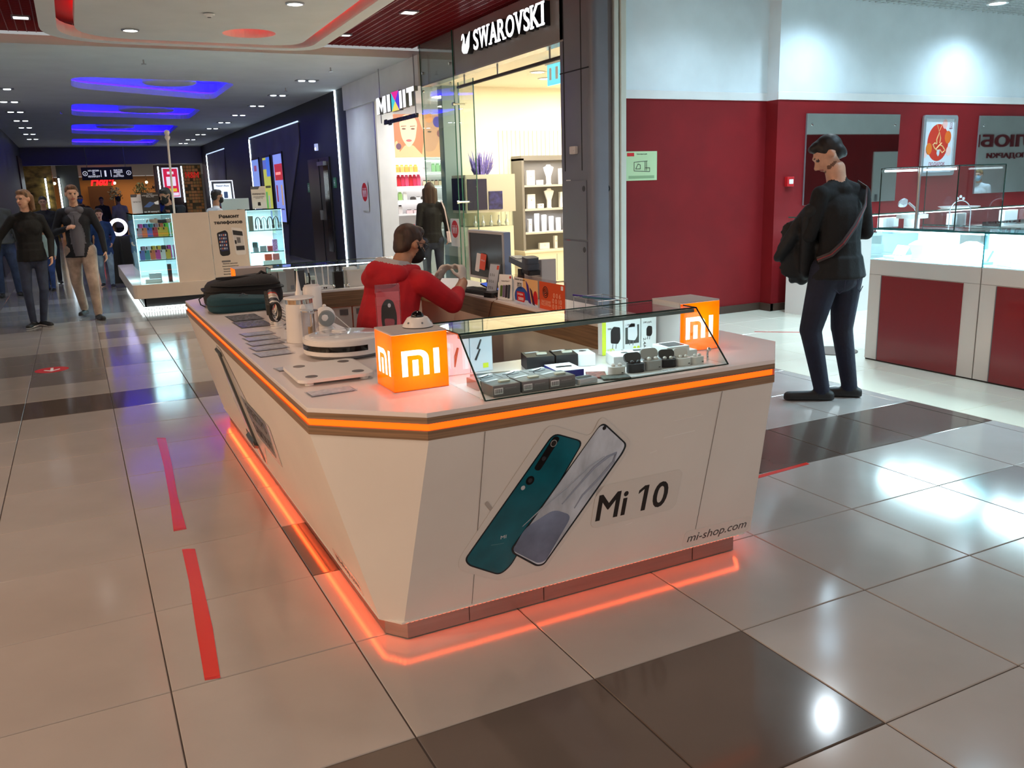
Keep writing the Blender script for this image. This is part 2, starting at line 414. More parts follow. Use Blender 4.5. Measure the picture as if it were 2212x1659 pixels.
# ---- grey pilaster with fire cabinets, white edge trim
mPIL = M('grey_enamel', (112, 112, 120), .38, noise=(2, .03)); mPILD = M('dark_gap', (24, 24, 26), .7)
pil = struct(MB().prism(rpoly([(5.30, 5.58), (5.30, 4.97), (5.50, 4.97), (5.50, 5.58)], [.001, .09, .001, .001]), Matrix(), 1.66, 3.9).build('wall_pilaster', mPIL, smooth=True))
b = MB()
for z in (2.66, 3.95): b.box(5.296, 5.45, 5.02, 5.585, z-.006, z+.006)
b.box(5.296, 5.31, 5.50, 5.512, 1.66, 3.9).box(5.296, 5.31, 5.155, 5.165, 1.66, 3.9)
b.build('panel_joint', mPILD, pil)
MB().prism(rpoly([(5.30, 5.58), (5.30, 4.97), (5.50, 4.97), (5.50, 5.58)], [.001, .09, .001, .001]), Matrix(), 0, 1.66).build('cabinet_casing', mPIL, pil, smooth=True)
struct(box('trim_3', M('grey_jamb', (118, 104, 100), .6), None, 5.44, 5.66, 5.05, 5.6, 0, 4.0))
struct(MB().box(5.60, 5.66, 5.01, 5.1, 0, 4).box(5.675, 5.745, 5.0, 5.1, 0, 4).build('trim_4', M('cream_edge_trim', (206, 210, 200), .4), bev=.01))

# ---- near red grid ceiling, hanging panel
mMAROON = M('maroon_void', (60, 8, 14), .9); mGRILL = M('maroon_grille', (128, 24, 30), .3)
c1 = struct(box('ceiling_near', mMAROON, None, -4.2, 5.62, -7, 9.96, 3.74, 3.8))
b = MB()
for i in range(0, 98): b.box(-4.2+i*.1, -4.19+i*.1, 3.6, 9.95, 3.55, 3.60)
for j in range(0, 127): b.box(-4.2, 5.3, 3.6+j*.05, 3.606+j*.05, 3.55, 3.60)
tag(b.build('grid', mGRILL, c1), kind='stuff')
box('panel', M('maroon_panel', (84, 16, 22), .7), c1, -4.2, 5.62, -7, 3.6, 3.55, 3.6)
# cloud panel
def ring_pts(x0, x1, y0, y1, rl, rr): return rpoly([(x0, y0), (x1, y0), (x1+.12, y1), (x0, y1)], [rl, rr, rr, rl], 9)
cl = thing('hanging_ceiling_panel', 'large white hanging ceiling panel with rounded corners and a red cove', 'ceiling panel', (2, 6, 3.3))
outer = ring_pts(.45, 3.55, 2.6, 9.22, .95, .5); ch = ring_pts(.62, 3.40, 2.8, 9.04, .8, .42); inner = ring_pts(.79, 3.24, 2.9, 8.90, .75, .38); ledp = ring_pts(.92, 3.10, 3.0, 8.76, .7, .35)
MB().prism(outer, Matrix(), 3.34, 3.46, [ch]).build('outer_ring', mCEIL, cl)
cx, cy = 2.62, 8.15
MB().prism(inner, Matrix(), 3.35, 3.46, [ell(cx, cy, .30, .30, 32)]).build('inner_panel', mCEIL, cl)
MB().prism(outer, Matrix(), 3.52, 3.545).build('backing', M('cove_red_paint', (190, 40, 40), .6), cl)
b = MB()
for a in range(len(ledp)):
    p, q = Vector(ledp[a]).to_3d(), Vector(ledp[(a+1) % len(ledp)]).to_3d(); z = Vector((0, 0, 3.475))
    if (p-q).length > .02: b.cyl(p+z, q+z, .012, n=6)
mRLED = M('red_led', (255, 40, 30), .4, emit=(255, 18, 22), es=16)
b.build('led_strip', mRLED, cl)
MB().tube([(cx+.40*math.cos(t), cy+.40*math.sin(t), 3.475) for t in [2*PI*i/24 for i in range(25)]], .012, 6).build('led_strip', mRLED, cl)
b = MB()
for x, y in ((.8, 4), (3.2, 4), (.8, 8), (3.2, 8), (2, 5.5)): b.cyl((x, y, 3.54), (x, y, 3.74), .01, n=6)
b.build('hanger', mSTEEL, cl)

def round_lamp(loc, label, r=.075, mat=None, ringm=None):
    t = thing('recessed_ceiling_lamp', label, 'lamp', loc, 0, 'recessed ceiling lamps')
    MB().lathe([(r*.7, .004), (r*1.25, .004), (r*1.25, -.006), (r*1.02, -.012), (r, -.002), (r*.7, -.002)], 20, Matrix.Translation(loc)).build('trim_ring', ringm or mSTEEL, t, smooth=True)
    MB().lathe([(.001, .002), (r, .002), (r*.98, -.008), (.001, -.012)], 18, Matrix.Translation(loc)).build('lens', mat or mLAMP, t, smooth=True)
    return t
round_lamp((1.35, 8.25, 3.345), 'round white lamp in the hanging panel nearest its left rounded corner')
round_lamp((2.74, 6.35, 3.345), 'round white lamp in the hanging panel at the top edge of the picture')
def square_lamp(loc, label, s=.15, mat=None, z0=0):
    t = thing('square_ceiling_lamp', label, 'lamp', loc, 0, 'square lamps in the red grid ceiling')
    x, y, z = loc
    MB().prism(rrect(-s/2-.02, s/2+.02, -s/2-.02, s/2+.02, .01), Matrix.Translation(loc), -.012, .03, [rrect(-s/2, s/2, -s/2, s/2, .01)]).build('frame', mSTEEL, t)
    box('diffuser', mat or mLAMP, t, x-s/2, x+s/2, y-s/2, y+s/2, z-.008, z+.02)
    return t
square_lamp((.28, 8.95, 3.545), 'square white lamp in the maroon grid ceiling at the left edge')
square_lamp((4.05, 9.05, 3.545), 'small square lamp in the maroon grid beside the right corner of the hanging panel', .1)
square_lamp((4.33, 7.4, 3.545), 'large square white lamp in the maroon grid above the crystal shop sign')
sd = thing('smoke_detector', 'small round smoke detector on the hanging ceiling panel', 'detector', (2.03, 7.1, 3.34))
MB().lathe([(.001, -.03), (.03, -.028), (.035, -.012), (.055, -.01), (.06, 0), (.001, 0)], 20, Matrix.Translation((2.03, 7.1, 3.34))).build('housing', mWHITE, sd, smooth=True)
MB().lathe([(.001, -.033), (.02, -.031), (.02, -.026), (.001, -.026)], 12, Matrix.Translation((2.03, 7.1, 3.34))).build('sensor_cap', mBLACK, sd)

# ---- corridor ceiling with blue coves
mCOVE = M('cove_white', (205, 205, 215), .6); mBLED = M('blue_led', (60, 40, 255), .4, emit=(30, 10, 255), es=16)
coves = [[(.77, 13.03), (3.34, 13.3), (3.35, 16.26), (.77, 14.61)], [(.78, 17.27), (3.39, 18.2), (3.42, 21.03), (.78, 20.2)],
         [(.78, 22.63), (3.4, 22.94), (3.5, 27.2), (.79, 26.3)], [(.8, 28.6), (3.48, 29.3), (3.5, 32.9), (.8, 32.2)]]
holes = [rpoly(c, .45, 6) for c in coves]
c2 = struct(MB().prism([(-4.2, 9.95), (5.62, 9.95), (5.62, 33.7), (-4.2, 33.7)], Matrix(), 3.415, 3.52, holes).build('ceiling_corridor', mCEIL))
drums = [(2.35, 14.3, .45), (2.35, 19.6, .6), (1.9, 24.7, .5), (2.5, 30.8, .5)]
for k, h in enumerate(holes):
    t = thing('blue_ceiling_cove', ('nearest', 'second nearest', 'third nearest', 'farthest')[k]+' blue-lit ceiling cove with a white disc in it', 'ceiling cove', (drums[k][0], drums[k][1], 3.5), 0, 'blue coves along the corridor ceiling')
    cc = Vector((sum(p[0] for p in h)/len(h), sum(p[1] for p in h)/len(h))); hh = h; h = [tuple(cc+(Vector(p)-cc)*1.12) for p in hh]
    MB().prism(h, Matrix(), 3.74, 3.78).build('cove_top', mCOVE, t)
    MB().loft([[(p[0], p[1], 3.52) for p in h], [(p[0], p[1], 3.74) for p in h]], cap=False).build('cove_side', mCOVE, t)
    c = Vector((sum(p[0] for p in h)/len(h), sum(p[1] for p in h)/len(h), 0)); b = MB()
    pts = [Vector((p[0], p[1], 0))+(c-Vector((p[0], p[1], 0))).normalized()*.04+Vector((0, 0, 3.545)) for p in h]
    b.tube(pts+[pts[0]], .016, 5).build('led_strip', mBLED, t)
    x, y, r = drums[k]
    MB().lathe([(.001, 3.48), (r-.03, 3.48), (r, 3.5), (r, 3.62), (.001, 3.62)], 36, Matrix.Translation((x, y, 0))).build('white_disc', mWHITE, t, smooth=True)
    MB().cyl((x, y, 3.62), (x, y, 3.76), .03).build('hanger', mSTEEL, t)
# twin downlights
ORD = ['first', 'second', 'third', 'fourth', 'fifth', 'sixth', 'seventh', 'eighth', 'ninth', 'tenth', 'eleventh', 'twelfth']
def twin(x, y, label):
    t = thing('twin_downlight', label, 'lamp', (x, y, 3.41), 0, 'twin downlights along the corridor ceiling')
    box('housing', M('lamp_grey', (120, 122, 128), .4), t, x-.19, x+.19, y-.09, y+.09, 3.405, 3.417)
    for s in (-1, 1): MB().lathe([(.001, -.012), (.055, -.008), (.06, .004), (.001, .004)], 14, Matrix.Translation((x+s*.09, y, 3.402))).build('lens', mLAMPC, t, smooth=True)
for n, y in enumerate((12.77, 15.13, 17.29, 19.61, 21.86, 24.04, 26.62, 29.2, 31.36)):
    twin(4.42, y, ORD[n]+' twin downlight along the dark right wall, counted from the camera')
for n, y in enumerate((14.87, 17.06, 19.22, 21.54, 23.76, 26.25, 28.58)):
    twin(-.3, y, ORD[n]+' twin downlight along the left side of the corridor, counted from the camera')
for n, (x, y) in enumerate(((1.68, 10.98), (4.4, 11.16), (4.31, 13.95), (.56, 19.0))):
    t = thing('sprinkler_head', ('ceiling sprinkler in front of the nearest blue cove', 'ceiling sprinkler near the cosmetics sign', 'ceiling sprinkler by the near end of the dark wall', 'ceiling sprinkler left of the second blue cove')[n], 'sprinkler', (x, y, 3.41), 0, 'ceiling sprinklers')
    cyl('pipe', mSTEEL, t, (x, y, 3.415), (x, y, 3.36), .01, n=8); cyl('rosette', mSTEEL, t, (x, y, 3.36), (x, y, 3.352), .035, n=10)

# ---- corridor walls
wd = struct(box('wall_corridor_right', mDARK, None, 5.3, 5.6, 13.55, 33.7, 0, 3.415))
wl = struct(box('wall_corridor_left', mDARK, None, -1.2, -.9, 18, 33.7, 0, 3.415)); box('maroon_panel', M('maroon_cladding', (60, 16, 26), .4), wl, -.91, -.86, 30.5, 33.2, 0, 3.0)
box('light_strip', mWLED, wd, 5.285, 5.31, 14.16, 14.22, .02, 3.41)
for n, (q, ed) in enumerate((([(23.3, 3.05), (17.28, 3.09), (17.33, 2.61), (19.13, .82), (19.4, 0), (23.2, 0)], (23.28, 3.05)), ([(32.09, 3.05), (27.89, 3.04), (28.2, 1.85), (28.6, 0), (32.3, 0)], (32.1, 3.0)))):
    fr = Matrix(((0, 0, -1, 5.3), (-1, 0, 0, 0), (0, 1, 0, 0), (0, 0, 0, 1)))
    MB().prism([(-a, z) for a, z in q], fr, .002, .02).build('grey_panel', mGREYP, wd)
    box('light_strip', mWLED, wd, 5.265, 5.29, ed[0]-.04, ed[0]+.04, .1, ed[1]); box('light_strip', M('white_led_dim', (255, 255, 255), .4, emit=(200, 225, 255), es=1.2), wd, 5.27, 5.29, q[1][0], ed[0], q[1][1]-.02, q[1][1]+.01)
wm_ = struct(box('wall_corridor_white', mWHITE, None, 5.3, 5.6, 11.80, 13.56, 0, 3.415)); box('pole', mSTEEL, wm_, 5.275, 5.30, 11.80, 11.84, 0, 2.98)
struct(box('wall_fascia', mWHITE, None, 5.26, 5.62, 9.62, 13.56, 2.99, 3.42))
struct(box('wall_bulkhead', M('purple_grey_paint', (104, 94, 118), .6), None, -1.2, 5.6, 33.6, 33.9, 2.78, 3.6))
dr = struct(box('door_1', M('black_door', (12, 12, 14), .3), None, 5.27, 5.31, 14.9, 16.65, 0, 2.22))
box('door_gap', M('black_gap', (4, 4, 4), .8), dr, 5.262, 5.275, 15.7, 15.72, 0, 2.2)
box('door_glass', M('dark_pane', (30, 30, 34), .08), dr, 5.262, 5.272, 15.0, 15.35, .3, 2.1)
box('closer', mSTEEL, dr, 5.2, 5.27, 15.1, 15.6, 2.06, 2.14); box('handle', mSTEEL, dr, 5.2, 5.27, 15.62, 15.66, .95, 1.15)
# ---- open shop across the hall on the left
struct(box('wall_left_shop', M('warm_shop_wall', (236, 220, 200), .6), None, -7.2, -7.0, -5.2, 4.4, 0, 3.0)); struct(MB().box(-7, -3.4, -5.2, -5.0, 0, 3.6).build('wall_left_near', M('warm_shop_wall'))); struct(MB().box(-7, -3.4, 4.2, 4.4, 0, 3.6).build('wall_left_far', M('warm_shop_wall'))); struct(box('ceiling_left_shop', M('warm_shop_wall'), None, -7.2, -3.4, -5.2, 4.4, 3.0, 3.1)); struct(box('floor_left_shop', M('warm_shop_floor', (190, 176, 160), .3), None, -7.2, -4.2, -5.2, 4.4, -.05, 0))
for n, y in enumerate((-3.4, -1.9, -.4, 1.1, 2.6)):
    t = thing('shop_ceiling_lamp', ORD[n]+' slanted ceiling lamp of the open shop left of the camera', 'lamp', (-4.6, y, 2.9), 0, 'ceiling lamps of the left shop'); MB().obox(Matrix.Translation((-4.6, y, 2.9)) @ Matrix.Rotation(math.radians(-38), 4, 'Y'), 1.12, .52, .03).build('housing', mWHITE, t); cyl('stem', mSTEEL, t, (-4.6, y, 2.9), (-4.6, y, 3.0), .02)
# ================================================================= MAIN KIOSK
mLAM = M('white_laminate', (232, 224, 222), .28, noise=(3, .015)); mPANEL = M('white_panel', (226, 220, 214), .38, noise=(2, .02))
mWOOD = M('oak_laminate', (134, 104, 78), .5, noise=((3, 3, 160), .16)); mOLED = M('orange_led_band', (255, 110, 20), .35, emit=(255, 74, 4), es=2.4)
mPLINTH = M('brushed_metal_plinth', (150, 142, 140), .34, .85, noise=((2, 2, 40), .05))
mUNDER = M('orange_led', (255, 90, 30), .4, emit=(255, 92, 40), es=20)
KO = [(1.10, -.018), (1.40, -.296), (2.80, -.296), (3.066, -.018), (3.066, 3.28), (2.80, 3.56), (1.40, 3.56), (1.10, 3.28)]
KB = [(1.302, -.02), (1.368, -.083), (2.864, -.083), (2.92, -.02), (2.92, 3.385), (2.864, 3.45), (1.368, 3.45), (1.302, 3.385)]
KP = [(1.31, -.002), (1.367, -.078), (2.816, -.078), (2.87, -.002), (2.87, 3.37), (2.816, 3.43), (1.367, 3.43), (1.31, 3.37)]
KB = [(p[0]+(-.02 if p[0] < 2 else .02), p[1]+(-.02 if p[1] < 1.6 else .02)) for p in KB]
INN = [(1.66, .27), (2.722, .27), (2.722, 3.21), (1.66, 3.21)]
def inset(poly, d):
    c = Vector((2.08, 1.63)); return [(p[0]+(d if p[0] < c.x else -d), p[1]+(d if p[1] < c.y else -d)) for p in poly]
K = thing('sales_kiosk', 'white kiosk counter with oak edge, glowing orange band and tapered sides', 'counter', (2.08, 1.63, 0))
MB().prism(KO, Matrix(), .845, .86, [INN]).build('worktop', mLAM, K, bev=.0015)
MB().prism(KO, Matrix(), .825, .8455, [inset(KO, .05)]).build('edge_band_upper', mWOOD, K)
MB().prism(inset(KO, .006), Matrix(), .802, .8255, [inset(KO, .05)]).build('led_band', mOLED, K)
MB().prism(KO, Matrix(), .773, .8025, [inset(KO, .05)]).build('edge_band_lower', mWOOD, K)
MB().prism(inset(KO, .02), Matrix(), .835, .846, [INN]).build('top_core', mPANEL, K)
names = ('corner_panel', 'front_panel', 'corner_panel', 'right_panel', 'corner_panel', 'back_panel', 'corner_panel', 'left_panel')
for i in range(8):
    j = (i+1) % 8
    a, b2, c, d = KO[i], KO[j], KB[j], KB[i]
    ins = inset(KO, .003); ins2 = inset(KB, .02); ins3 = inset(KO, .025)
    q = [(*ins[i], .773), (*ins[j], .773), (*c, .085), (*d, .085), (*ins3[i], .773), (*ins3[j], .773), (*ins2[j], .085), (*ins2[i], .085)]
    MB().add(q, [(0, 3, 2, 1), (4, 5, 6, 7), (0, 1, 5, 4), (1, 2, 6, 5), (2, 3, 7, 6), (3, 0, 4, 7)]).build(names[i], mPANEL, K)
MB().prism(KP, Matrix(), .006, .092, [inset(KP, .02)]).build('plinth', mPLINTH, K)
b = MB()
for x in (1.4, 2.0, 2.75): b.cyl((x, -.05, 0), (x, -.05, .01), .02, n=10); b.cyl((x, 3.4, 0), (x, 3.4, .01), .02, n=10)
for y in (.1, 1.2, 2.3, 3.3): b.cyl((1.35, y, 0), (1.35, y, .01), .02, n=10)
tag(b.build('feet', mBLACK, K), kind='stuff')
MB().box(1.905, 1.907, -.08, -.0775, .01, .09).box(2.60, 2.602, -.08, -.0775, .01, .09).box(1.60, 1.602, -.08, -.0775, .01, .09).build('plinth_joint', mBLACK, K)
# LED strip under the body, all round, as a row of small diodes in a strip
P2 = inset(KP, -.014); mDIM = M('orange_led_dim', (255, 90, 30), .4, emit=(255, 92, 40), es=13)
for i in range(8):
    b = MB(); p, q = Vector((*P2[i], .078)), Vector((*P2[(i+1) % 8], .078)); n = max(1, int((q-p).length/.017))
    for k in range(n):
        c = p.lerp(q, (k+.5)/n); b.box(c.x-.005, c.x+.005, c.y-.005, c.y+.005, .074, .080)
    tag(b.build('under_led', mUNDER if i in (6, 7, 0) else mDIM, K), kind='stuff')
MB().prism(inset(KP, -.0045), Matrix(), .066, .0805, [inset(KP, -.0025)]).build('led_lip', mPANEL, K)
MB().prism(inset(KP, -.03), Matrix(), .0805, .086, [inset(KP, .02)]).build('underside', mPANEL, K)
# inner fronts: oak band and white doors
b = MB().box(1.60, 2.76, 3.205, 3.23, .735, .846).box(2.717, 2.745, .25, 3.23, .735, .846).box(1.635, 1.662, .25, 3.23, .735, .846).box(1.62, 2.76, .262, .285, .735, .846)
b.build('inner_band', mWOOD, K)
MB().box(1.62, 1.65, .25, 3.25, 0, .74).box(1.63, 2.75, .25, .28, 0, .74).box(2.735, 2.76, .25, 1.9, 0, .74).build('inner_wall', mPANEL, K)
for n, x in enumerate((1.66, 1.93, 2.2, 2.46)):
    dd = box('door', mPANEL, K, x+.002, x+.262, 3.222, 3.24, .05, .73, .002)
    sd_ = 1 if n % 2 == 0 else -1; cxx = x+.13+sd_*.085
    MB().lathe([(.001, .008), (.011, .007), (.014, .003), (.014, 0), (.001, 0)], 14, frame((cxx, 3.222, .655), (1, 0, 0), (0, 0, 1))).build('lock', mSTEEL, dd, smooth=True)
    MB().box(cxx-sd_*.16-.03, cxx-sd_*.16+.03, 3.217, 3.223, .675, .715).build('grip', M('grey_grip', (120, 116, 118), .4), dd)
box('plinth_inner', mBLACK, K, 1.66, 2.74, 3.26, 3.28, 0, .05)
# ---- stickers on the tapered front
Lf = Vector((0, -.296+.103, .773-.085)); Lh = Lf.normalized()
FF = frame((1.37, -.103, .085), (1, 0, 0), Lh)
mSTK = M('clear_sticker', (222, 216, 210), .18); mTEAL = M('teal_print', (0, 92, 108), .2, noise=(9, .12)); mNAVY = M('phone_rim_print', (12, 28, 38), .25)
mSILV = M('silver_blue_print', (186, 194, 206), .15, noise=((14, 6, 6), .15)); mINK = M('black_print', (24, 20, 20), .4); mSILV2 = M('slate_print', (112, 124, 150), .15, noise=(6, .2)); mPALE = M('pale_print', (190, 196, 202), .2)
def flat(name, poly, mat, fr, d0, d1, par): return MB().prism(poly, fr, d0, d1).build(name, mat, par)
tealp = [(.478, .664), (.604, .608), (.373, .131), (.332, .101), (.204, .181), (.187, .213)]
silvp = [(.668, .676), (.789, .562), (.780, .529), (.511, .099), (.480, .101), (.374, .188), (.364, .213)]
st = flat('phone_sticker', rpoly([(.455, .70), (.63, .62), (.66, .70), (.81, .565), (.79, .51), (.515, .07), (.47, .075), (.33, .078), (.17, .17), (.165, .22)], .03), mSTK, FF, 0, .0008, K)
flat('phone_rim', rpoly(tealp, .03), mNAVY, FF, .0008, .0012, st)
flat('phone_back', rpoly([(.480, .658), (.597, .606), (.370, .138), (.331, .108), (.208, .186), (.194, .213)], .028), mTEAL, FF, .0012, .0016, st)
a0 = Vector((.487, .632)); a1 = Vector((.432, .531)); ax = (a1-a0).normalized(); nx = Vector((-ax.y, ax.x)); w = .014
flat('lens_bar', rpoly([tuple(a0-ax*.016+nx*w), tuple(a0-ax*.016-nx*w), tuple(a1+ax*.006-nx*w), tuple(a1+ax*.006+nx*w)], .014), M('lens_black_print', (16, 18, 22), .12), FF, .0016, .0022, st)
flat('lens_ring', ell(.483, .622, .0125, .014), M('lens_rim_print', (150, 150, 150), .3), FF, .0022, .0026, st); flat('lens', ell(.483, .622, .0095, .011), mINK, FF, .0026, .003, st)
flat('lens', ell(.452, .568, .008, .009), M('lens_dark_print', (50, 52, 58), .2), FF, .0022, .0026, st)
flat('lens', ell(.409, .489, .016, .018), M('lens_black_print'), FF, .0016, .0022, st); flat('lens', ell(.409, .489, .008, .009), M('lens_dark_print'), FF, .0022, .0026, st)
flat('flash', ell(.385, .464, .008, .009), mPALE, FF, .0016, .002, st)
TV = frame(FF @ Vector((.330, .272, .0016)), (1, 0, 0), Lh)
text('phone_logo', 'MI', mPALE, TV, .022, .014, st, .0004, .01)
flat('print_line', [(.285, .247), (.335, .243), (.335, .245), (.285, .249)], M('teal_pale_print', (70, 130, 140), .3), FF, .0016, .0019, st)
flat('phone_rim', rpoly(silvp, .03), mNAVY, FF, .002, .0026, st)
flat('phone_screen', rpoly([(.666, .670), (.781, .562), (.770, .530), (.508, .108), (.484, .108), (.380, .192), (.374, .213)], .03), mSILV, FF, .0026, .003, st)
flat('screen_wave', rpoly([(.372, .205), (.41, .29), (.52, .345), (.60, .30), (.515, .118), (.484, .115), (.388, .19)], .03), mSILV2, FF, .003, .0033, st)
MB().tube([FF @ Vector((x, y, .0034)) for x, y in ((.55, .36), (.60, .42), (.66, .49), (.71, .525), (.745, .535), (.74, .50), (.69, .44), (.63, .38), (.605, .33))], [.002, .004, .005, .006, .006, .006, .005, .004, .002], 6).build('screen_loop', M('loop_print', (140, 150, 170), .2), st)
MB().tube([FF @ Vector((x, y, .0032)) for x, y in ((.40, .30), (.48, .37), (.56, .43), (.64, .50), (.70, .53))], [.001, .003, .004, .003, .001], 6).build('screen_loop', M('loop_print_2', (160, 170, 186), .2), st)
flat('punch_hole', ell(.679, .648, .0075, .0085), mINK, FF, .003, .0036, st)
s2 = flat('name_sticker', rrect(.69, 1.075, .215, .40, .03), mSTK, FF, 0, .0008, K)
text('lettering', 'Mi 10', mINK, frame(FF @ Vector((.865, .302, .0008)), (1, -.0, 0), Lh), .315, .118, s2, .0006, .018, shear=.0)
flat('one_flag', [(.884, .327), (.909, .345), (.909, .361), (.884, .342)], mINK, FF, .0008, .0014, s2)
s3 = flat('web_sticker', rrect(1.155, 1.50, .003, .083, .02), mSTK, FF, 0, .0008, K)
text('lettering', 'mi-shop.com', M('grey_print', (70, 66, 66), .4), frame(FF @ Vector((1.328, .040, .0008)), (1, 0, 0), Lh), .305, .052, s3, .0006, .0, shear=.12)
for u in (.232, 1.21): MB().prism([(u-.001, 0), (u+.001, 0), (u-.009*(u < 1)-.03*(u > 1)+.001, .713), (u-.009*(u < 1)-.03*(u > 1)-.001, .713)], FF, .0001, .0005).build('panel_joint', M('joint_grey', (120, 110, 104), .7), K)
for (u, v, l) in ((.98, .62, .13), (.95, .555, .14), (.9, .5, .03), (.85, .19, .03)):
    MB().prism([(u, v), (u+l, v+.006), (u+l, v+.009), (u, v+.003)], FF, .0001, .0004).build('glue_mark', M('glue_residue', (240, 236, 232), .3), K)
MB().prism(rpoly([(.245, .43), (.255, .44), (.29, .385), (.28, .38)], .008), FF, .0001, .0004).build('scuff', M('scuff_grey', (178, 170, 164), .5), K)
# ---- stickers on the tapered left side
Ll = Vector((1.10-1.282, 0, .773-.085)).normalized()
FL = frame((1.282, 0, .085), (0, -1, 0), Ll)          # u runs towards the camera
s4 = flat('scooter_sticker', rpoly([(-2.05, .69), (-1.9, .69), (-1.76, .60), (-1.6, .45), (-1.05, .46), (-1.15, .22), (-1.6, .2), (-1.85, .02), (-2.05, .02), (-2.3, .3)], .03), mSTK, FL, 0, .0006, K)
flat('grey_plate', rpoly([(-1.80, .45), (-1.13, .46), (-1.24, .24), (-1.70, .24)], .03), M('plate_print', (112, 122, 124), .3), FL, .0006, .0012, s4)
text('lettering', 'ЭЛЕКТРО', mINK, frame(FL @ Vector((-1.47, .40, .0012)), (0, -1, 0), Ll), .5, .06, s4, .0005, .01); text('lettering', 'САМОКАТ', mINK, frame(FL @ Vector((-1.46, .30, .0012)), (0, -1, 0), Ll), .46, .06, s4, .0005, .01)
b = MB()
b.tube([FL @ Vector((x, y, .002)) for x, y in ((-1.98, .67), (-1.95, .45), (-1.92, .14))], .012, 6); b.tube([FL @ Vector((x, y, .002)) for x, y in ((-2.2, .11), (-2.0, .1), (-1.92, .14))], .02, 6); b.tube([FL @ Vector((x, y, .002)) for x, y in ((-2.07, .66), (-1.9, .66))], .012, 6)
b.prism(ell(-1.9, .08, .05, .055), FL, .001, .002).prism(ell(-2.25, .08, .05, .055), FL, .001, .002)
b.build('scooter_print', M('scooter_grey_print', (70, 74, 74), .3), s4)
s5 = flat('web_sticker', rrect(-.5, -.13, .005, .07, .015), mSTK, FL, 0, .0006, K); text('lettering', 'mi-shop.com', M('grey_print'), frame(FL @ Vector((-.315, .035, .0006)), (0, -1, 0), Ll), .32, .045, s5, .0005, 0, shear=.12)

# ---- glowing logo cubes
mTOPG = M('cube_top_laminate', (186, 178, 176), .45)
def shell(name, col, white=False):
    m = bpy.data.materials.new(name); m.use_nodes = True; nt = m.node_tree; nt.nodes.clear()
    out = nt.nodes.new('ShaderNodeOutputMaterial'); tr = nt.nodes.new('ShaderNodeBsdfTranslucent'); di = nt.nodes.new('ShaderNodeBsdfDiffuse'); gl = nt.nodes.new('ShaderNodeBsdfGlossy')
    tr.inputs[0].default_value = rgb(col); di.inputs[0].default_value = rgb(col); gl.inputs['Roughness'].default_value = .08
    m1 = nt.nodes.new('ShaderNodeMixShader'); m1.inputs[0].default_value = .3; m2 = nt.nodes.new('ShaderNodeMixShader')
    fr = nt.nodes.new('ShaderNodeFresnel'); fr.inputs[0].default_value = 1.4
    nt.links.new(tr.outputs[0], m1.inputs[1]); nt.links.new(di.outputs[0], m1.inputs[2]); nt.links.new(m1.outputs[0], m2.inputs[1]); nt.links.new(gl.outputs[0], m2.inputs[2]); nt.links.new(fr.outputs[0], m2.inputs[0]); nt.links.new(m2.outputs[0], out.inputs[0])
    MATS[name] = m
    return m
mOSH = shell('orange_acrylic', (255, 92, 0)); mWSH = shell('white_acrylic', (255, 255, 255))
def arc(cx, cy, r, a0, a1, n=6): return [(cx+r*math.cos(a0+(a1-a0)*i/n), cy+r*math.sin(a0+(a1-a0)*i/n)) for i in range(n+1)]
# the logo: m with a rounded right shoulder, a bar inside it, and an i
LG = [[(0, 0), (.2, 0), (.2, .8)]+[(.55, .8)]+arc(.55, .62, .18, PI/2, 0)+[(.73, 0), (.93, 0)]+arc(.58, .65, .35, 0, PI/2)+[(0, 1)],
      [(.365, 0), (.565, 0), (.565, .62), (.365, .62)], [(1.1, 0), (1.3, 0), (1.3, 1), (1.1, 1)]]
def cube_face(t, fr, w, h, lw, lh, cv):
    """fr: frame at the face's bottom left corner, normal outwards"""
    hs = [[(w/2-lw/2+p[0]/1.3*lw, cv-lh/2+p[1]*lh) for p in g] for g in LG]
    def tri(loops, mat, name, lift):
        flatp = [p for l in loops for p in l]; tr = tessellate_polygon([[Vector((p[0], p[1], 0)) for p in l] for l in loops]); fs = []
        for q in tr:
            a, b_, c = [flatp[i] for i in q]; s_ = (b_[0]-a[0])*(c[1]-a[1])-(b_[1]-a[1])*(c[0]-a[0]); fs.append(tuple(q) if s_ > 0 else tuple(q[::-1]))
        return MB().add([fr @ Vector((p[0], p[1], lift)) for p in flatp], fs).build(name, mat, t)
    f = tri([[(0, 0), (w, 0), (w, h), (0, h)]]+hs, mOSH, 'acrylic_panel', 0)
    for g in hs: tri([g], mWSH, 'logo_piece', 0).parent = t
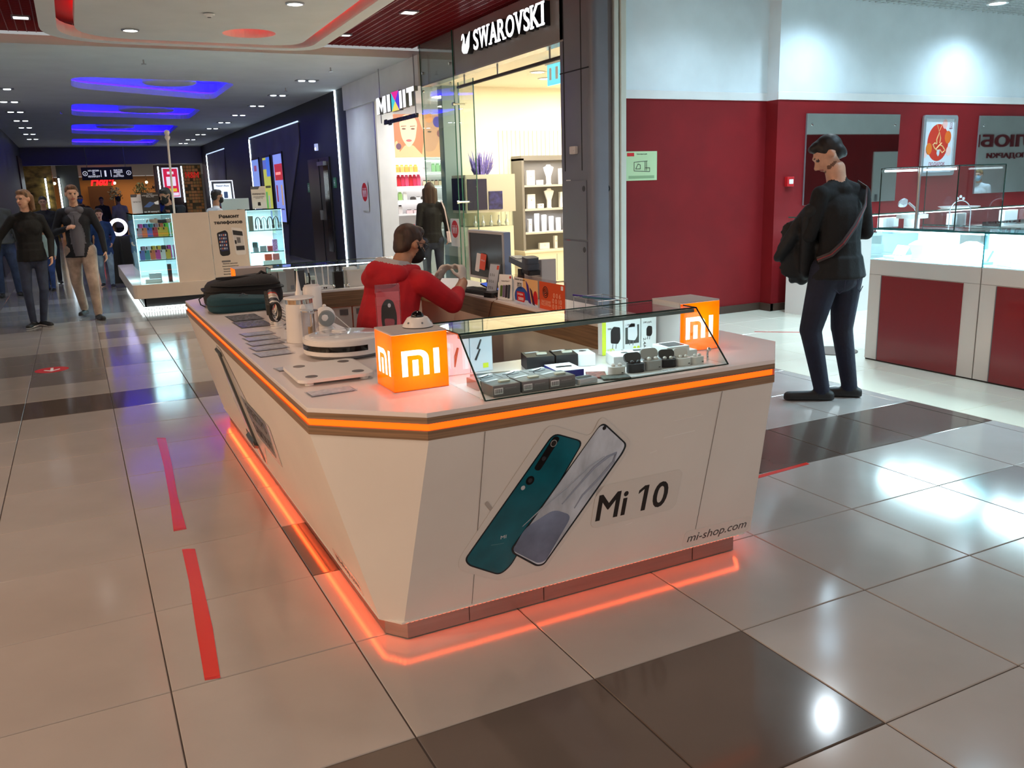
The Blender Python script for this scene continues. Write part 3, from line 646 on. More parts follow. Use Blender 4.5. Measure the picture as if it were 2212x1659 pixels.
def logo_cube(label, x0, y0, faces, pw, s=.197):
    t = thing('light_cube', label, 'lightbox', (x0+s/2, y0+s/2, .86), 0, 'glowing cubes on the kiosk corners')
    x1, y1, z0, z1 = x0+s, y0+s*.93, .861, 1.055
    fr = {'f': frame((x0, y0, z0), (1, 0, 0), (0, 0, 1)), 'l': frame((x0, y1, z0), (0, -1, 0), (0, 0, 1)), 'r': frame((x1, y0, z0), (0, 1, 0), (0, 0, 1)), 'b': frame((x1, y1, z0), (-1, 0, 0), (0, 0, 1))}
    for k, m in fr.items():
        w = s if k in 'fb' else y1-y0
        if k in faces: cube_face(t, m, w, z1-z0, w*.69, .088, .094)
        else: MB().prism([(0, 0), (w, 0), (w, z1-z0), (0, z1-z0)], m, -.004, 0).build('side_panel', mTOPG, t)
    box('lid', mTOPG, t, x0, x1, y0, y1, z1, z1+.006, .001); box('base', mTOPG, t, x0+.001, x1-.001, y0+.001, y1-.001, z0, z0+.003)
    l = bpy.data.lights.new('cube_lamp', 'POINT'); l.energy = pw; l.color = (1, .93, .82); l.shadow_soft_size = .02
    o = bpy.data.objects.new('cube_lamp', l); COL.objects.link(o); o.location = (x0+s/2, (y0+y1)/2, .965)
    return t
logo_cube('glowing orange cube with white logo beside the floor scale', 1.404, .008, 'flr', 1.9)
logo_cube('glowing orange cube with white logo at the right end of the glass case', 2.585, .005, 'fr', 1.9)
logo_cube('far cube with orange side peeping out above the black backpack', 1.404, 3.08, 'lb', 3)
# ================================================================= THINGS ON THE KIOSK
ZT = .861
mPW = M('white_plastic', (232, 228, 226), .3); mPG = M('grey_plastic', (120, 120, 124), .4); mCHR = M('chrome', (225, 225, 225), .08, 1)
mCARD = M('white_card', (236, 238, 238), .5); mKRAFT = M('grey_box_card', (112, 110, 112), .45); mACR = GL('clear_acrylic', (248, 248, 250), .8)
mBLK = M('black_card', (26, 24, 25), .4); mNAV = M('navy_card', (30, 28, 120), .4); mPAPER = M('paper', (232, 232, 236), .6); mORG = M('orange_print', (232, 82, 40), .45); mREDP = M('red_print', (206, 28, 36), .45)
mGREYT = M('grey_text_print', (90, 90, 96), .5); mYEL = M('lime_print', (206, 220, 50), .5); mTOP = M('box_grey_top', (118, 122, 126), .4)

def glass_case(name, label, mir):
    Y = (lambda y: y) if not mir else (lambda y: 3.264-y)
    t = thing(name, label, 'display case', (2.1, Y(0), .86))
    x0, x1 = (1.613, 2.603) if not mir else (1.62, 2.72); th = .005
    prof = [(-.262, .8605), (-.072, 1.05), (.2, 1.05), (.2, .8605)]
    def panel(nm, pts, off):
        a = [Vector(p) for p in pts]; o = Vector(off)
        MB().add(a+[p+o for p in a], [(3, 2, 1, 0), (4, 5, 6, 7), (0, 1, 5, 4), (1, 2, 6, 5), (2, 3, 7, 6), (3, 0, 4, 7)]).build(nm, mGLASS_T, t)
    f0, f1, f2_, f3 = [(Y(a), z) for a, z in prof]
    s = 1 if not mir else -1
    panel('front_pane', [(x0, *f0), (x1, *f0), (x1, *f1), (x0, *f1)], (0, s*th, -th)); panel('top_pane', [(x0, *f1), (x1, *f1), (x1, *f2_), (x0, *f2_)], (0, 0, -th))
    for x, d in ((x0, th), (x1, -th)): panel('side_pane', [(x, *f0), (x, *f1), (x, *f2_), (x, *f3)], (d, 0, 0))
    b = MB(); r = .0032
    for x in (x0, x1):
        for p, q in ((f0, f1), (f1, f2_)): b.cyl((x, *p), (x, *q), r, n=6)
    for p in (f1, f0): b.cyl((x0, *p), (x1, *p), r, n=6)
    b.cyl((x0, *f2_), (x1, *f2_), .0025, n=6)
    b.build('pane_edges', M('dark_glass_edge', (16, 44, 40), .2), t)
    if not mir: MB().box(x0+.006, x1-.006, -.069, -.045, 1.032, 1.044).build('light_rail', M('grey_rail', (96, 104, 104), .5), t); area_light((2.1, -.055, 1.03), .95, 2.6, (214, 240, 250), rot=(math.radians(15), 0, 0), sy=.012)
    else:
        b = MB()
        for i in range(90): b.box(x0+.01+i*.012, x0+.018+i*.012, Y(.198), Y(.194), 1.040, 1.046)
        b.build('led_row', mWLED, t)['kind'] = 'stuff'
    return t
glass_case('glass_display_case', 'sloping glass display case full of small boxes on the front counter', False)
glass_case('glass_display_case', 'long glass display case with a white light row on the far counter', True)
MB().cyl((1.645, -.16, .861), (1.645, -.16, .905), .004, n=8).build('clamp_post', mCHR, bpy.data.objects['glass_display_case']); MB().cyl((2.577, -.176, .861), (2.577, -.176, .90), .004, n=8).sphere((2.583, -.176, .905), .009, 10).build('clamp_post', mCHR, bpy.data.objects['glass_display_case'], smooth=True)

def carton(label, x, y, sx, sy, sz, mat, rot=0, z=ZT, top=None, cat='box', group=None, name='product_box', extra=None):
    t = thing(name, label, cat, (x, y, z), rot, group); R = wm(t)
    MB().obox(R, sx, sy, sz).build('carton', mat, t, bev=.0012)
    if top:
        MB().obox(R @ Matrix.Translation((0, 0, sz)), sx*.985, sy*.985, .0006).build('printed_top', top, t)
    if extra: extra(t, R, sx, sy, sz)
    return t
def barcode(t, R, sx, sy, sz):
    fr = R @ Matrix(((1, 0, 0, -sx*.3), (0, 0, -1, -sy/2), (0, 1, 0, sz*.5), (0, 0, 0, 1)))
    lab = MB().prism([(-.016, -.010), (.016, -.010), (.016, .010), (-.016, .010)], fr, 0, .0006).build('barcode_label', mPAPER, t)
    b = MB()
    for i in range(8): b.prism([(-.013+i*.0035, -.007), (-.0115+i*.0035, -.007), (-.0115+i*.0035, .007), (-.013+i*.0035, .007)], fr, .0006, .001)
    b.build('barcode', mINK, lab)['kind'] = 'stuff'
    text('lettering', 'БЕСПРОВОДНЫЕ НАУШНИКИ', M('pale_grey_print', (180, 180, 184), .5), fr @ Matrix.Translation((.045, .006, 0)), .04, .004, t, .0005)
def tagcard(t, R, sx, sy, sz):
    fr = R @ Matrix.Translation((-sx*.15, sy*.3, sz)) @ Matrix.Rotation(.25, 4, 'Z')
    MB().prism([(-.028, -.007), (.028, -.007), (.028, .007), (-.028, .007)], fr, .001, .0016).build('price_tag', mPAPER, t)
    MB().prism(rpoly([(-.02, -.012), (.02, -.012), (.022, .008), (-.018, .010)], .006), R @ Matrix.Translation((sx*.12, -sy*.05, sz)), .0006, .006).build('earbud_picture', M('cream_print', (206, 202, 186), .4), t)
def both(t, *a): barcode(t, *a); tagcard(t, *a)
GB = 'grey earphone boxes in the glass case'
carton('grey box with barcode, leftmost at the front of the glass case', 1.704, -.183, .1, .1, .036, mKRAFT, .02, top=mTOP, group=GB, extra=both)
carton('grey box with barcode, second from left at the front of the glass case', 1.812, -.185, .1, .1, .036, mKRAFT, 0, top=mTOP, group=GB, extra=both)
carton('grey box with barcode, third from left at the front of the glass case', 1.912, -.19, .1, .095, .036, mKRAFT, .02, top=mTOP, group=GB, extra=both)
def cablepic(t, R, sx, sy, sz):
    MB().tube([R @ Vector((x, y, sz+.001)) for x, y in ((-.03, -.03), (-.02, .0), (.02, .02), (.03, .03))], .0018, 6).tube([R @ Vector((x, y, sz+.001)) for x, y in ((-.03, .01), (0, -.01), (.03, 0))], .0015, 6).build('cable_picture', mINK, t)
    MB().prism([(-.028, -.007), (.028, -.007), (.028, .007), (-.028, .007)], R @ Matrix.Translation((.02, sy*.34, sz)) @ Matrix.Rotation(.3, 4, 'Z'), .001, .0016).build('price_tag', mPAPER, t)
for n, (x, y, lb) in enumerate(((1.70, -.075, 'left'), (1.80, -.078, 'middle'), (1.90, -.085, 'right'))):
    carton('flat grey cable box, %s one of the second row in the glass case' % lb, x, y, .096, .09, .03, mKRAFT, .06, top=mTOP, group='flat grey cable boxes', extra=cablepic)
carton('black box with white tag, left of the pair in the glass case', 2.0, .10, .105, .11, .05, mBLK, -.28, extra=tagcard, group='black boxes in the glass case')
carton('black box with white tag, right of the pair in the glass case', 2.098, .075, .085, .11, .05, mBLK, -.28, extra=tagcard, group='black boxes in the glass case')
def phonepic(t, R, sx, sy, sz): MB().prism(rpoly([(-.03, -.01), (.03, -.012), (.034, .008), (-.026, .012)], .006), R @ Matrix.Translation((0, .005, sz)), .0006, .0014).build('product_picture', mINK, t)
carton('white box with navy sides lying behind the grey earphone boxes', 2.02, -.06, .1, .13, .026, mNAV, -.12, top=mCARD, extra=phonepic)
carton('clear plastic pack with blue card at the front of the glass case', 2.01, -.215, .075, .055, .018, M('clear_blister', (200, 204, 212), .15), .1, extra=phonepic)
carton('flat red and grey blister pack in the middle of the glass case', 2.10, -.15, .07, .09, .006, M('red_grey_card', (140, 82, 76), .4, noise=(90, .4)), -.5)
carton('flat dark blister pack at the front middle of the glass case', 2.135, -.218, .1, .06, .006, M('dark_mottled_card', (70, 74, 68), .4, noise=(90, .5)), -.3)
carton('round black lens pouch lying at the left back of the case', 1.78, .03, .15, .08, .012, M('dark_green_black', (34, 36, 32), .3), -.2)
def picdisc(t, R, sx, sy, sz): MB().prism(ell(.01, .012, .014, .008, 16), R @ Matrix.Translation((0, 0, sz)), .0006, .0014).build('product_picture', mINK, t)
carton('white box with small logo beside the black boxes in the case', 2.165, .06, .085, .1, .046, mCARD, -.28, extra=picdisc)
carton('white box with black gadget picture at the middle of the case', 2.29, -.035, .1, .11, .04, mCARD, -.3, extra=picdisc)
carton('white box with navy edge and gadget picture in front of the chargers', 2.41, .02, .12, .1, .03, M('white_navy_card', (226, 232, 240), .4), -.25, extra=phonepic)
carton('white box under the phone box at the right end of the case', 2.50, -.08, .13, .1, .04, mCARD, -.05)
carton('white box with black phone picture on top of the right-hand boxes', 2.475, -.085, .1, .1, .02, mCARD, -.05, z=ZT+.041, top=None, extra=lambda t, R, sx, sy, sz: MB().prism(rrect(-.035, .04, -.035, .035, .006), R @ Matrix.Translation((0, 0, sz)), .0006, .0014).build('phone_picture', M('dark_phone_print', (66, 68, 72), .2), t))
# hanging packs standing upright
def pack(label, x0, x1, y, h, mat, extra, rot=0, group='upright charger and cable packs'):
    t = thing('retail_pack', label, 'package', ((x0+x1)/2, y, ZT), rot, group); w = x1-x0; R = wm(t)
    MB().obox(R, w, .03, h).build('carton', mat, t, bev=.001)
    fr = R @ Matrix(((1, 0, 0, -w/2), (0, 0, -1, -.015), (0, 1, 0, 0), (0, 0, 0, 1)))
    extra(t, fr, w, h)
    return t
def plug(t, fr, w, h, m, cx, cy, s=1):
    MB().prism(rpoly([(cx-.022*s, cy-.03*s), (cx+.012*s, cy-.036*s), (cx+.024*s, cy-.018*s), (cx+.022*s, cy+.03*s), (cx-.008*s, cy+.036*s), (cx-.022*s, cy+.02*s)], .006), fr, .0004, .001).build('charger_picture', m, t)
    MB().tube([fr @ Vector((cx-.012*s, cy-.034*s, .001)), fr @ Vector((cx-.014*s, cy-.052*s, .001))], .0015, 5).tube([fr @ Vector((cx+.004*s, cy-.036*s, .001)), fr @ Vector((cx+.002*s, cy-.054*s, .001))], .0015, 5).build('prong_picture', mPG, t)
def p1(t, fr, w, h):
    flat('lime_edge', [(0, 0), (.018, 0), (.018, h), (0, h)], mYEL, fr, .0002, .0008, t); text('lettering', '990 руб.', mINK, fr @ Matrix.Translation((w*.5, h-.03, .0004)), .045, .01, t, .0005); plug(t, fr, w, h, mINK, .062, .075, 1.0); text('lettering', 'LED', mYEL, fr @ Matrix.Translation((w*.42, .015, .0004)), .03, .016, t, .0005, .02)
def p2(t, fr, w, h):
    flat('dark_field', [(.004, .035), (w-.006, .035), (w-.006, h-.022), (.004, h-.022)], M('charcoal_print', (70, 72, 70), .4), fr, .0002, .0006, t); flat('price_tag', [(.004, h-.03), (.05, h-.03), (.05, h-.012), (.004, h-.012)], mPAPER, fr, .0006, .001, t); text('lettering', '1 490 руб.', mINK, fr @ Matrix.Translation((.027, h-.021, .001)), .042, .009, t, .0004); plug(t, fr, w, h, mPAPER, w*.5, .082, 1.0); flat('lime_dot', ell(w*.65, .016, .007, .007, 14), mYEL, fr, .0002, .0008, t); flat('lime_dot', ell(w*.88, .016, .007, .007, 14), mYEL, fr, .0002, .0008, t)
def p3(t, fr, w, h):
    text('lettering', '590 руб.', mINK, fr @ Matrix.Translation((.028, h-.022, .0002)), .042, .010, t, .0005); plug(t, fr, w, h, mINK, .036, h-.058, .62); text('lettering', '2.4A', mINK, fr @ Matrix.Translation((.014, .032, .0002)) @ Matrix.Rotation(-PI/2, 4, 'Z'), .042, .014, t, .0005)
pack('white charger pack with lime edge and black plug picture', 2.312, 2.41, .155, .132, mCARD, p1); pack('white charger pack with dark field and white plug picture', 2.414, 2.49, .15, .132, mCARD, p2); pack('white charger pack with small black plug picture beside the right cube', 2.494, 2.565, .145, .136, mCARD, p3)
def p4(t, fr, w, h):
    MB().tube([fr @ Vector(p) for p in ((.03, .03, .001), (.035, .07, .001), (.045, .1, .001))], [.002, .006, .004], 6).build('cable_picture', mINK, t)
def p5(t, fr, w, h):
    MB().tube([fr @ Vector(p) for p in ((.02, .045, .001), (.04, .085, .001))], [.004, .003], 6).tube([fr @ Vector(p) for p in ((.03, .085, .001), (.045, .12, .001))], [.004, .003], 6).build('cable_picture', mINK, t); flat('lime_print', [(.05, .012), (.072, .012), (.072, .03), (.05, .03)], mYEL, fr, .0002, .0008, t)
pack('grey-white cable pack with black plugs at the left end of the case', 1.655, 1.745, .165, .15, M('blue_white_card', (206, 214, 222), .5), p4); pack('grey-white cable pack with white cables and lime mark, left in the case', 1.75, 1.84, .17, .15, M('blue_white_card'), p5)
ab = thing('acrylic_backing', 'clear acrylic back plate between the charger packs and the right cube', 'panel', (2.6, .2, ZT)); box('sheet', mACR, ab, 2.35, 2.58, .185, .189, ZT, 1.0)
# earbuds
def buds(label, x, y, s, mat, open_, rot=0):
    t = thing('earbud_case', label, 'earbuds', (x, y, ZT), rot, 'earbud cases at the front of the glass case'); R = wm(t)
    w, d, h = .062*s, .036*s, .03*s
    MB().prism(rrect(-w/2, w/2, -d/2, d/2, d*.45, 5), R, 0, h).build('case', mat, t, smooth=True, bev=.004)
    if open_:
        fr = R @ Matrix(((1, 0, 0, 0), (0, .3, -.954, d/2), (0, .954, .3, h), (0, 0, 0, 1)))
        MB().prism(rrect(-w/2, w/2, 0, .034*s, d*.4, 5), fr, -.008, .004).build('lid', mat, t, smooth=True, bev=.003)
    for q in (-1, 1):
        MB().sphere(R @ Vector((q*w*.2, 0, h+.004)), (.008*s, .008*s, .007*s), 10).build('earbud', mat if not open_ else (mat if 'silver' not in label else mPW), t, smooth=True)
    MB().prism(rrect(-.004, .004, -.0015, .0015, .001), R @ Matrix(((1, 0, 0, w*.25), (0, 0, -1, -d/2-.0005), (0, 1, 0, h*.3), (0, 0, 0, 1))), 0, .0006).build('port', mINK, t)
mSILVER = M('silver_plastic', (176, 174, 172), .35, .3)
buds('white earbud case, leftmost in the row of earbuds', 2.17, -.175, 1.0, mPW, False, -.25); buds('black earbud case with lid open, beside the white one', 2.25, -.175, 1.05, M('graphite_plastic', (50, 52, 56), .4), True, -.15)
buds('silver earbud case with lid open, largest in the row', 2.325, -.175, 1.15, mSILVER, True, -.1); buds('glossy black earbud case with lid open, right of the silver one', 2.398, -.17, .95, mBLACK, True, -.35)
buds('white earbud case with lid open near the right end', 2.46, -.18, .95, mPW, True, -.1); buds('small white earbud case, rightmost in the row of earbuds', 2.52, -.185, .9, mPW, False, .1)
pt = thing('price_strip', 'white price strip lying in front of the earbud cases', 'label', (2.36, -.225, ZT)); MB().box(2.17, 2.56, -.245, -.20, ZT, ZT+.0012).build('paper', mPAPER, pt)
text('lettering', '1 990 руб.', mGREYT, frame((2.36, -.225, ZT+.0012), (1, 0, 0), (0, 1, 0)), .07, .012, pt, .0004)

# robot vacuum
v = thing('robot_vacuum', 'round white robot vacuum cleaner with dark bumper window', 'vacuum', (1.47, .815, ZT)); T = Matrix.Translation((1.47, .815, ZT)); r = .17
MB().lathe([(.001, .012), (r*.9, .012), (r*.98, .02), (r, .03), (r, .07), (r*.97, .08), (r*.9, .084), (.001, .084)], 56, T).build('body', mPW, v, smooth=True)
MB().lathe([(r*.55, .003), (r*.88, .004), (r*.9, .013), (r*.55, .013)], 40, T).build('base', mPG, v, smooth=True)
def arcband(R0, R1, z0, z1, a0, a1, n=26):
    b = MB(); rings = []
    for i in range(n+1):
        a = a0+(a1-a0)*i/n; c, s_ = math.cos(a), math.sin(a); rings.append([T @ Vector((R0*c, R0*s_, z0)), T @ Vector((R1*c, R1*s_, z0)), T @ Vector((R1*c, R1*s_, z1)), T @ Vector((R0*c, R0*s_, z1))])
    return b.loft(rings)
arcband(r*.97, r*1.03, .036, .058, math.radians(165), math.radians(285)).build('sensor_window', M('smoked_glass', (14, 12, 12), .1), v, smooth=True)
arcband(r*.985, r*1.02, .018, .078, math.radians(120), math.radians(300)).build('bumper', mPW, v, smooth=True); 
MB().lathe([(.001, .0845), (r*.86, .0845), (r*.88, .083), (.001, .083)], 48, T).build('glossy_top', M('glossy_white', (214, 214, 218), .06), v, smooth=True)
MB().box(1.40, 1.425, .80, .803, ZT+.0846, ZT+.0853).box(1.44, 1.45, .80, .803, ZT+.0846, ZT+.0853).build('top_buttons', mPG, v)
MB().lathe([(.001, .09), (.028, .089), (.032, .0846), (.001, .0846)], 24, T @ Matrix.Translation((0, .09, 0))).build('turret', mPW, v, smooth=True)
# floor scale
s_ = thing('body_scale', 'flat white bathroom scale with four round metal electrodes', 'scale', (1.29, .43, ZT)); R = Matrix.Translation((1.29, .428, ZT)) @ Matrix.Rotation(-.02, 4, 'Z')
MB().prism(rrect(-.14, .135, -.16, .16, .035, 6), R, .012, .024).build('glass_plate', mPW, s_, bev=.003)
for q, w_ in ((-1, -1), (1, -1), (-1, 1), (1, 1)):
    MB().lathe([(.001, .0252), (.022, .0252), (.0225, .0238), (.001, .0238)], 24, R @ Matrix.Translation((q*.085, w_*.105, 0))).build('electrode', M('brushed_steel', (112, 104, 104), .35, .6), s_, smooth=True)
    cyl('foot', mPW, s_, R @ Vector((q*.1, w_*.13, 0)), R @ Vector((q*.1, w_*.13, .012)), .016)
# acrylic price holders
def holder(label, x, y, sx, sy, rot=0, dark=False, group='flat acrylic price holders on the left counter', name='price_holder'):
    t = thing(name, label, 'price holder', (x, y, ZT), rot, group); R = wm(t)
    MB().obox(R, sx, sy, .002).build('acrylic_base', mACR, t); MB().obox(R @ Matrix.Translation((0, 0, .0022)), sx*.92, sy*.86, .0006).build('price_card', M('dim_price_card', (120, 120, 128), .25, noise=(60, .25)) if dark else M('price_card', (196, 198, 208), .2, noise=(50, .1)), t)
    MB().obox(R @ Matrix.Translation((0, -sy*.5, 0)), sx, .003, .008).build('acrylic_lip', mACR, t)
holder('clear acrylic price holder in front of the scale', 1.225, .155, .16, .085, .05); holder('clear price holder half under the far edge of the scale', 1.20, .64, .12, .08, .1)
for n, (y, lb) in enumerate(((1.0, 'nearest'), (1.15, 'second nearest'), (1.29, 'third nearest'), (1.43, 'fourth nearest'), (1.58, 'fifth nearest'))): holder('clear acrylic price holder, %s in the row before the kettle' % lb, 1.205+.01*n, y, .15, .12, .1)
for n, (y, lb) in enumerate(((1.93, 'near'), (2.20, 'far'))): holder('dark grey acrylic plate with print, %s one of two before the blue pouch' % lb, 1.285+.005*n, y, .165, .26, .03, True)
# kettle
k = thing('electric_kettle', 'tall white electric kettle with steel ring and flat lid', 'kettle', (1.385, 1.24, ZT)); T = Matrix.Translation((1.385, 1.24, ZT))
MB().lathe([(.001, 0), (.068, 0), (.07, .006), (.068, .02), (.062, .16), (.060, .175), (.001, .175)], 32, T).build('body', mPW, k, smooth=True)
MB().lathe([(.055, .174), (.0605, .175), (.0605, .195), (.055, .196)], 32, T).build('steel_ring', M('polished_steel', (210, 200, 190), .12, 1), k, smooth=True); MB().lathe([(.001, .206), (.05, .206), (.068, .203), (.069, .198), (.06, .194), (.001, .194)], 32, T).build('lid', mPW, k, smooth=True)
MB().tube([T @ Vector(p) for p in ((.01, .05, .18), (.03, .09, .175), (.035, .1, .14), (.03, .095, .08), (.015, .06, .04))], [.012, .014, .013, .012, .01], 10).build('handle', mPW, k, smooth=True)
MB().prism([(-.014, 0), (.014, 0), (.009, .02), (-.009, .02)], T @ frame((0, -.058, .155), (1, 0, 0), (0, 0, 1)), 0, .02).build('spout', mPW, k, bev=.003)
# glass tumbler with a wood stick, air quality ball
g = thing('glass_jar', 'clear glass jar with a wooden handle inside, in front of the kettle', 'jar', (1.395, 1.10, ZT)); T = Matrix.Translation((1.395, 1.10, ZT))
MB().lathe([(.037, .005), (.037, .155), (.035, .155), (.035, .006)], 24, T).build('glass_wall', mACR, g, smooth=True); MB().lathe([(.001, 0), (.037, 0), (.038, .006), (.001, .006)], 24, T).build('base', mPW, g); cyl('rim', mCHR, g, T @ Vector((0, 0, .153)), T @ Vector((0, 0, .157)), .038, .038, 24); cyl('steel_core', mCHR, g, T @ Vector((.012, .008, .006)), T @ Vector((.012, .008, .14)), .01)
cyl('wooden_handle', M('light_wood', (190, 150, 96), .5), g, T @ Vector((-.006, -.012, .006)), T @ Vector((-.006, -.012, .085)), .008)
wc = thing('ball_camera', 'white ball-shaped camera with grey round speaker face', 'camera', (1.545, 1.42, ZT)); T = Matrix.Translation((1.545, 1.42, ZT)); d = (CAM-Vector((1.545, 1.42, .94))).normalized(); fr = frame(Vector((1.545, 1.42, .937)), d.cross(Vector((0, 0, 1)))*-1, (0, 0, 1))
MB().sphere((1.545, 1.42, .937), .05, 24).build('ball', mPW, wc, smooth=True); MB().lathe([(.001, .012), (.034, .010), (.04, 0), (.001, 0)], 24, fr @ Matrix.Translation((.006, -.004, .036))).build('speaker_face', M('speaker_grey', (134, 142, 144), .5), wc, smooth=True); MB().sphere((1.545, 1.42, .988), .01, 10).build('button', mPW, wc, smooth=True); MB().lathe([(.001, 0), (.05, 0), (.046, .02), (.03, .034), (.001, .034)], 24, T).build('base', mPW, wc, smooth=True)
MB().tube([(1.585, 1.44, .95), (1.63, 1.40, .90), (1.655, 1.35, .868)], .002, 6).build('cord', mPW, wc)
# toothbrush / water flosser behind the kettle
wf_ = thing('water_flosser', 'slim white water flosser with pointed tip standing behind the kettle', 'flosser', (1.455, 1.545, ZT)); T = Matrix.Translation((1.455, 1.545, ZT))
MB().lathe([(.001, 0), (.03, 0), (.03, .01), (.02, .03), (.018, .19), (.012, .2), (.011, .215), (.006, .25), (.003, .29), (.0025, .305), (.001, .305)], 18, T).build('body', mPW, wf_, smooth=True); cyl('tip_ring', M('mint_plastic', (150, 214, 196), .4), wf_, T @ Vector((0, 0, .295)), T @ Vector((0, 0, .302)), .0045, n=8)
hu = thing('white_canister', 'low white round gadget just behind the kettle lid', 'gadget', (1.535, 1.60, ZT)); MB().lathe([(.001, 0), (.042, 0), (.045, .1), (.045, .2), (.04, .208), (.001, .208)], 24, Matrix.Translation((1.535, 1.60, ZT))).build('body', mPW, hu, smooth=True); cyl('lid', mPW, hu, (1.535, 1.6, ZT+.208), (1.535, 1.6, ZT+.215), .038)
# smart bands on their stand
mats_b = [M('band_%d' % i, c, .5) for i, c in enumerate(((40, 42, 46), (60, 62, 66), (206, 66, 40), (222, 218, 212), (210, 190, 166), (70, 74, 82), (30, 30, 34), (228, 226, 224)))]
cols = (0, 1, 2, 3, 4, 7, 1, 5, 3, 6); desc = ('black', 'dark grey', 'orange', 'white', 'beige', 'white', 'grey', 'slate', 'pale', 'black')
for n in range(10):
    x, y = 1.475-.012*n, 2.33-.068*n
    t = thing('smart_band', ORD[n]+' smart band from the blue pouch, '+desc[n]+' strap on a white stand', 'watch', (x, y, ZT), -.95, 'smart bands in a row on small stands'); R = wm(t) @ Matrix.Scale(1.3, 4)
    MB().lathe([(.001, 0), (.022, 0), (.022, .006), (.008, .008), (.007, .03), (.001, .03)], 14, R).build('stand', mPW, t, smooth=True)
    rings = []
    for i in range(25):
        a = 2*PI*i/24; c, q = math.cos(a), math.sin(a); rings.append([R @ Vector((w_, (.026+h_)*c, .062+(.036+h_)*q)) for w_, h_ in ((-.009, 0), (.009, 0), (.009, .003), (-.009, .003))])
    MB().loft(rings, cap=False).build('strap', mats_b[cols[n]], t, smooth=True)
    MB().obox(R @ Matrix(((1, 0, 0, 0), (0, 0, 1, -.033), (0, -1, 0, .075), (0, 0, 0, 1))), .02, .042, .008, -.004).build('display', mBLACK, t, bev=.003)
    MB().tube([R @ Vector(p) for p in ((.0, .02, .03), (.05, .01, .02), (.09, -.02, .003), (.1, -.06, .002))], .0022, 5).build('cable', mPW if n % 2 else mPG, t)
# backpack and pouch
def soft(rings_fn, nz, nu):
    return [[rings_fn(i/(nz-1), 2*PI*j/nu) for j in range(nu)] for i in range(nz)]
def sq(a, p): c, s_ = math.cos(a), math.sin(a); return (math.copysign(abs(c)**p, c), math.copysign(abs(s_)**p, s_))
mBAG = M('black_fabric', (34, 34, 38), .8, bump=(250, .3)); mPOUCH = M('teal_fabric', (22, 66, 78), .8, bump=(200, .3))
bp = thing('backpack', 'black fabric backpack lying on its back at the far end of the counter', 'backpack', (1.41, 2.90, ZT)); R = Matrix.Translation((1.41, 2.90, ZT)) @ Matrix.Rotation(-.05, 4, 'Z')
def bpf(t, a):
    c, s_ = sq(a, .45); k = [.93, 1.0, 1.02, 1.0, .97, .9, .74, .45][min(7, int(t*7.001))]
    return R @ Vector((.235*k*c*(1-.05*t), .15*k*s_, .165*[0, .08, .3, .55, .74, .88, .97, 1.0][min(7, int(t*7.001))]+.012*c*t))
MB().loft(soft(bpf, 8, 40)).build('shell', mBAG, bp, smooth=True)
MB().loft(soft(lambda t, a: R @ Vector((.245*sq(a, .4)[0], .158*sq(a, .4)[1], .092+.007*t)), 2, 40)).build('zip_seam', M('bag_seam', (14, 14, 16), .6), bp)
MB().prism(rpoly([(-.17, -.07), (.19, -.05), (.15, .0), (-.14, -.02)], .03), R, .158, .172).build('front_flap', mBAG, bp, bev=.006); MB().tube([R @ Vector(p) for p in ((-.2, -.15, .13), (-.08, -.162, .12), (.1, -.16, .118), (.21, -.15, .125))], .006, 6).build('zipper', M('bag_zip', (10, 10, 11), .4), bp, smooth=True)
MB().tube([R @ Vector(p) for p in ((-.235, -.05, .07), (-.27, -.07, .05), (-.265, -.10, .02), (-.24, -.11, .005))], .004, 6).build('strap_loop', mBAG, bp); MB().tube([R @ Vector(p) for p in ((.08, -.05, .165), (.12, -.02, .19), (.16, 0, .165))], .008, 6).build('grab_handle', mBAG, bp)
po = thing('fabric_pouch', 'dark teal fabric pouch lying in front of the black backpack', 'pouch', (1.35, 2.55, ZT)); R = Matrix.Translation((1.345, 2.56, ZT)) @ Matrix.Rotation(-.06, 4, 'Z')
def pof(t, a):
    c, s_ = sq(a, .5); k = [.9, 1, 1.02, 1, .9, .6][min(5, int(t*5.001))]
    return R @ Vector((.195*k*c, .125*k*s_+.01*c, (.085-.03*c*.5)*[0, .15, .45, .75, .93, 1][min(5, int(t*5.001))]))
MB().loft(soft(pof, 6, 36)).build('body', mPOUCH, po, smooth=True); MB().loft(soft(lambda t, a: R @ Vector((.2*sq(a, .5)[0], .130*sq(a, .5)[1]+.01*sq(a, .5)[0], .042+.006*t)), 2, 36)).build('seam', M('teal_seam', (12, 44, 54), .7), po); MB().tube([R @ Vector(p) for p in ((-.02, -.06, .088), (-.0, -.05, .1), (.03, -.05, .09))], .003, 6).build('pull_tab', mSTEEL, po)
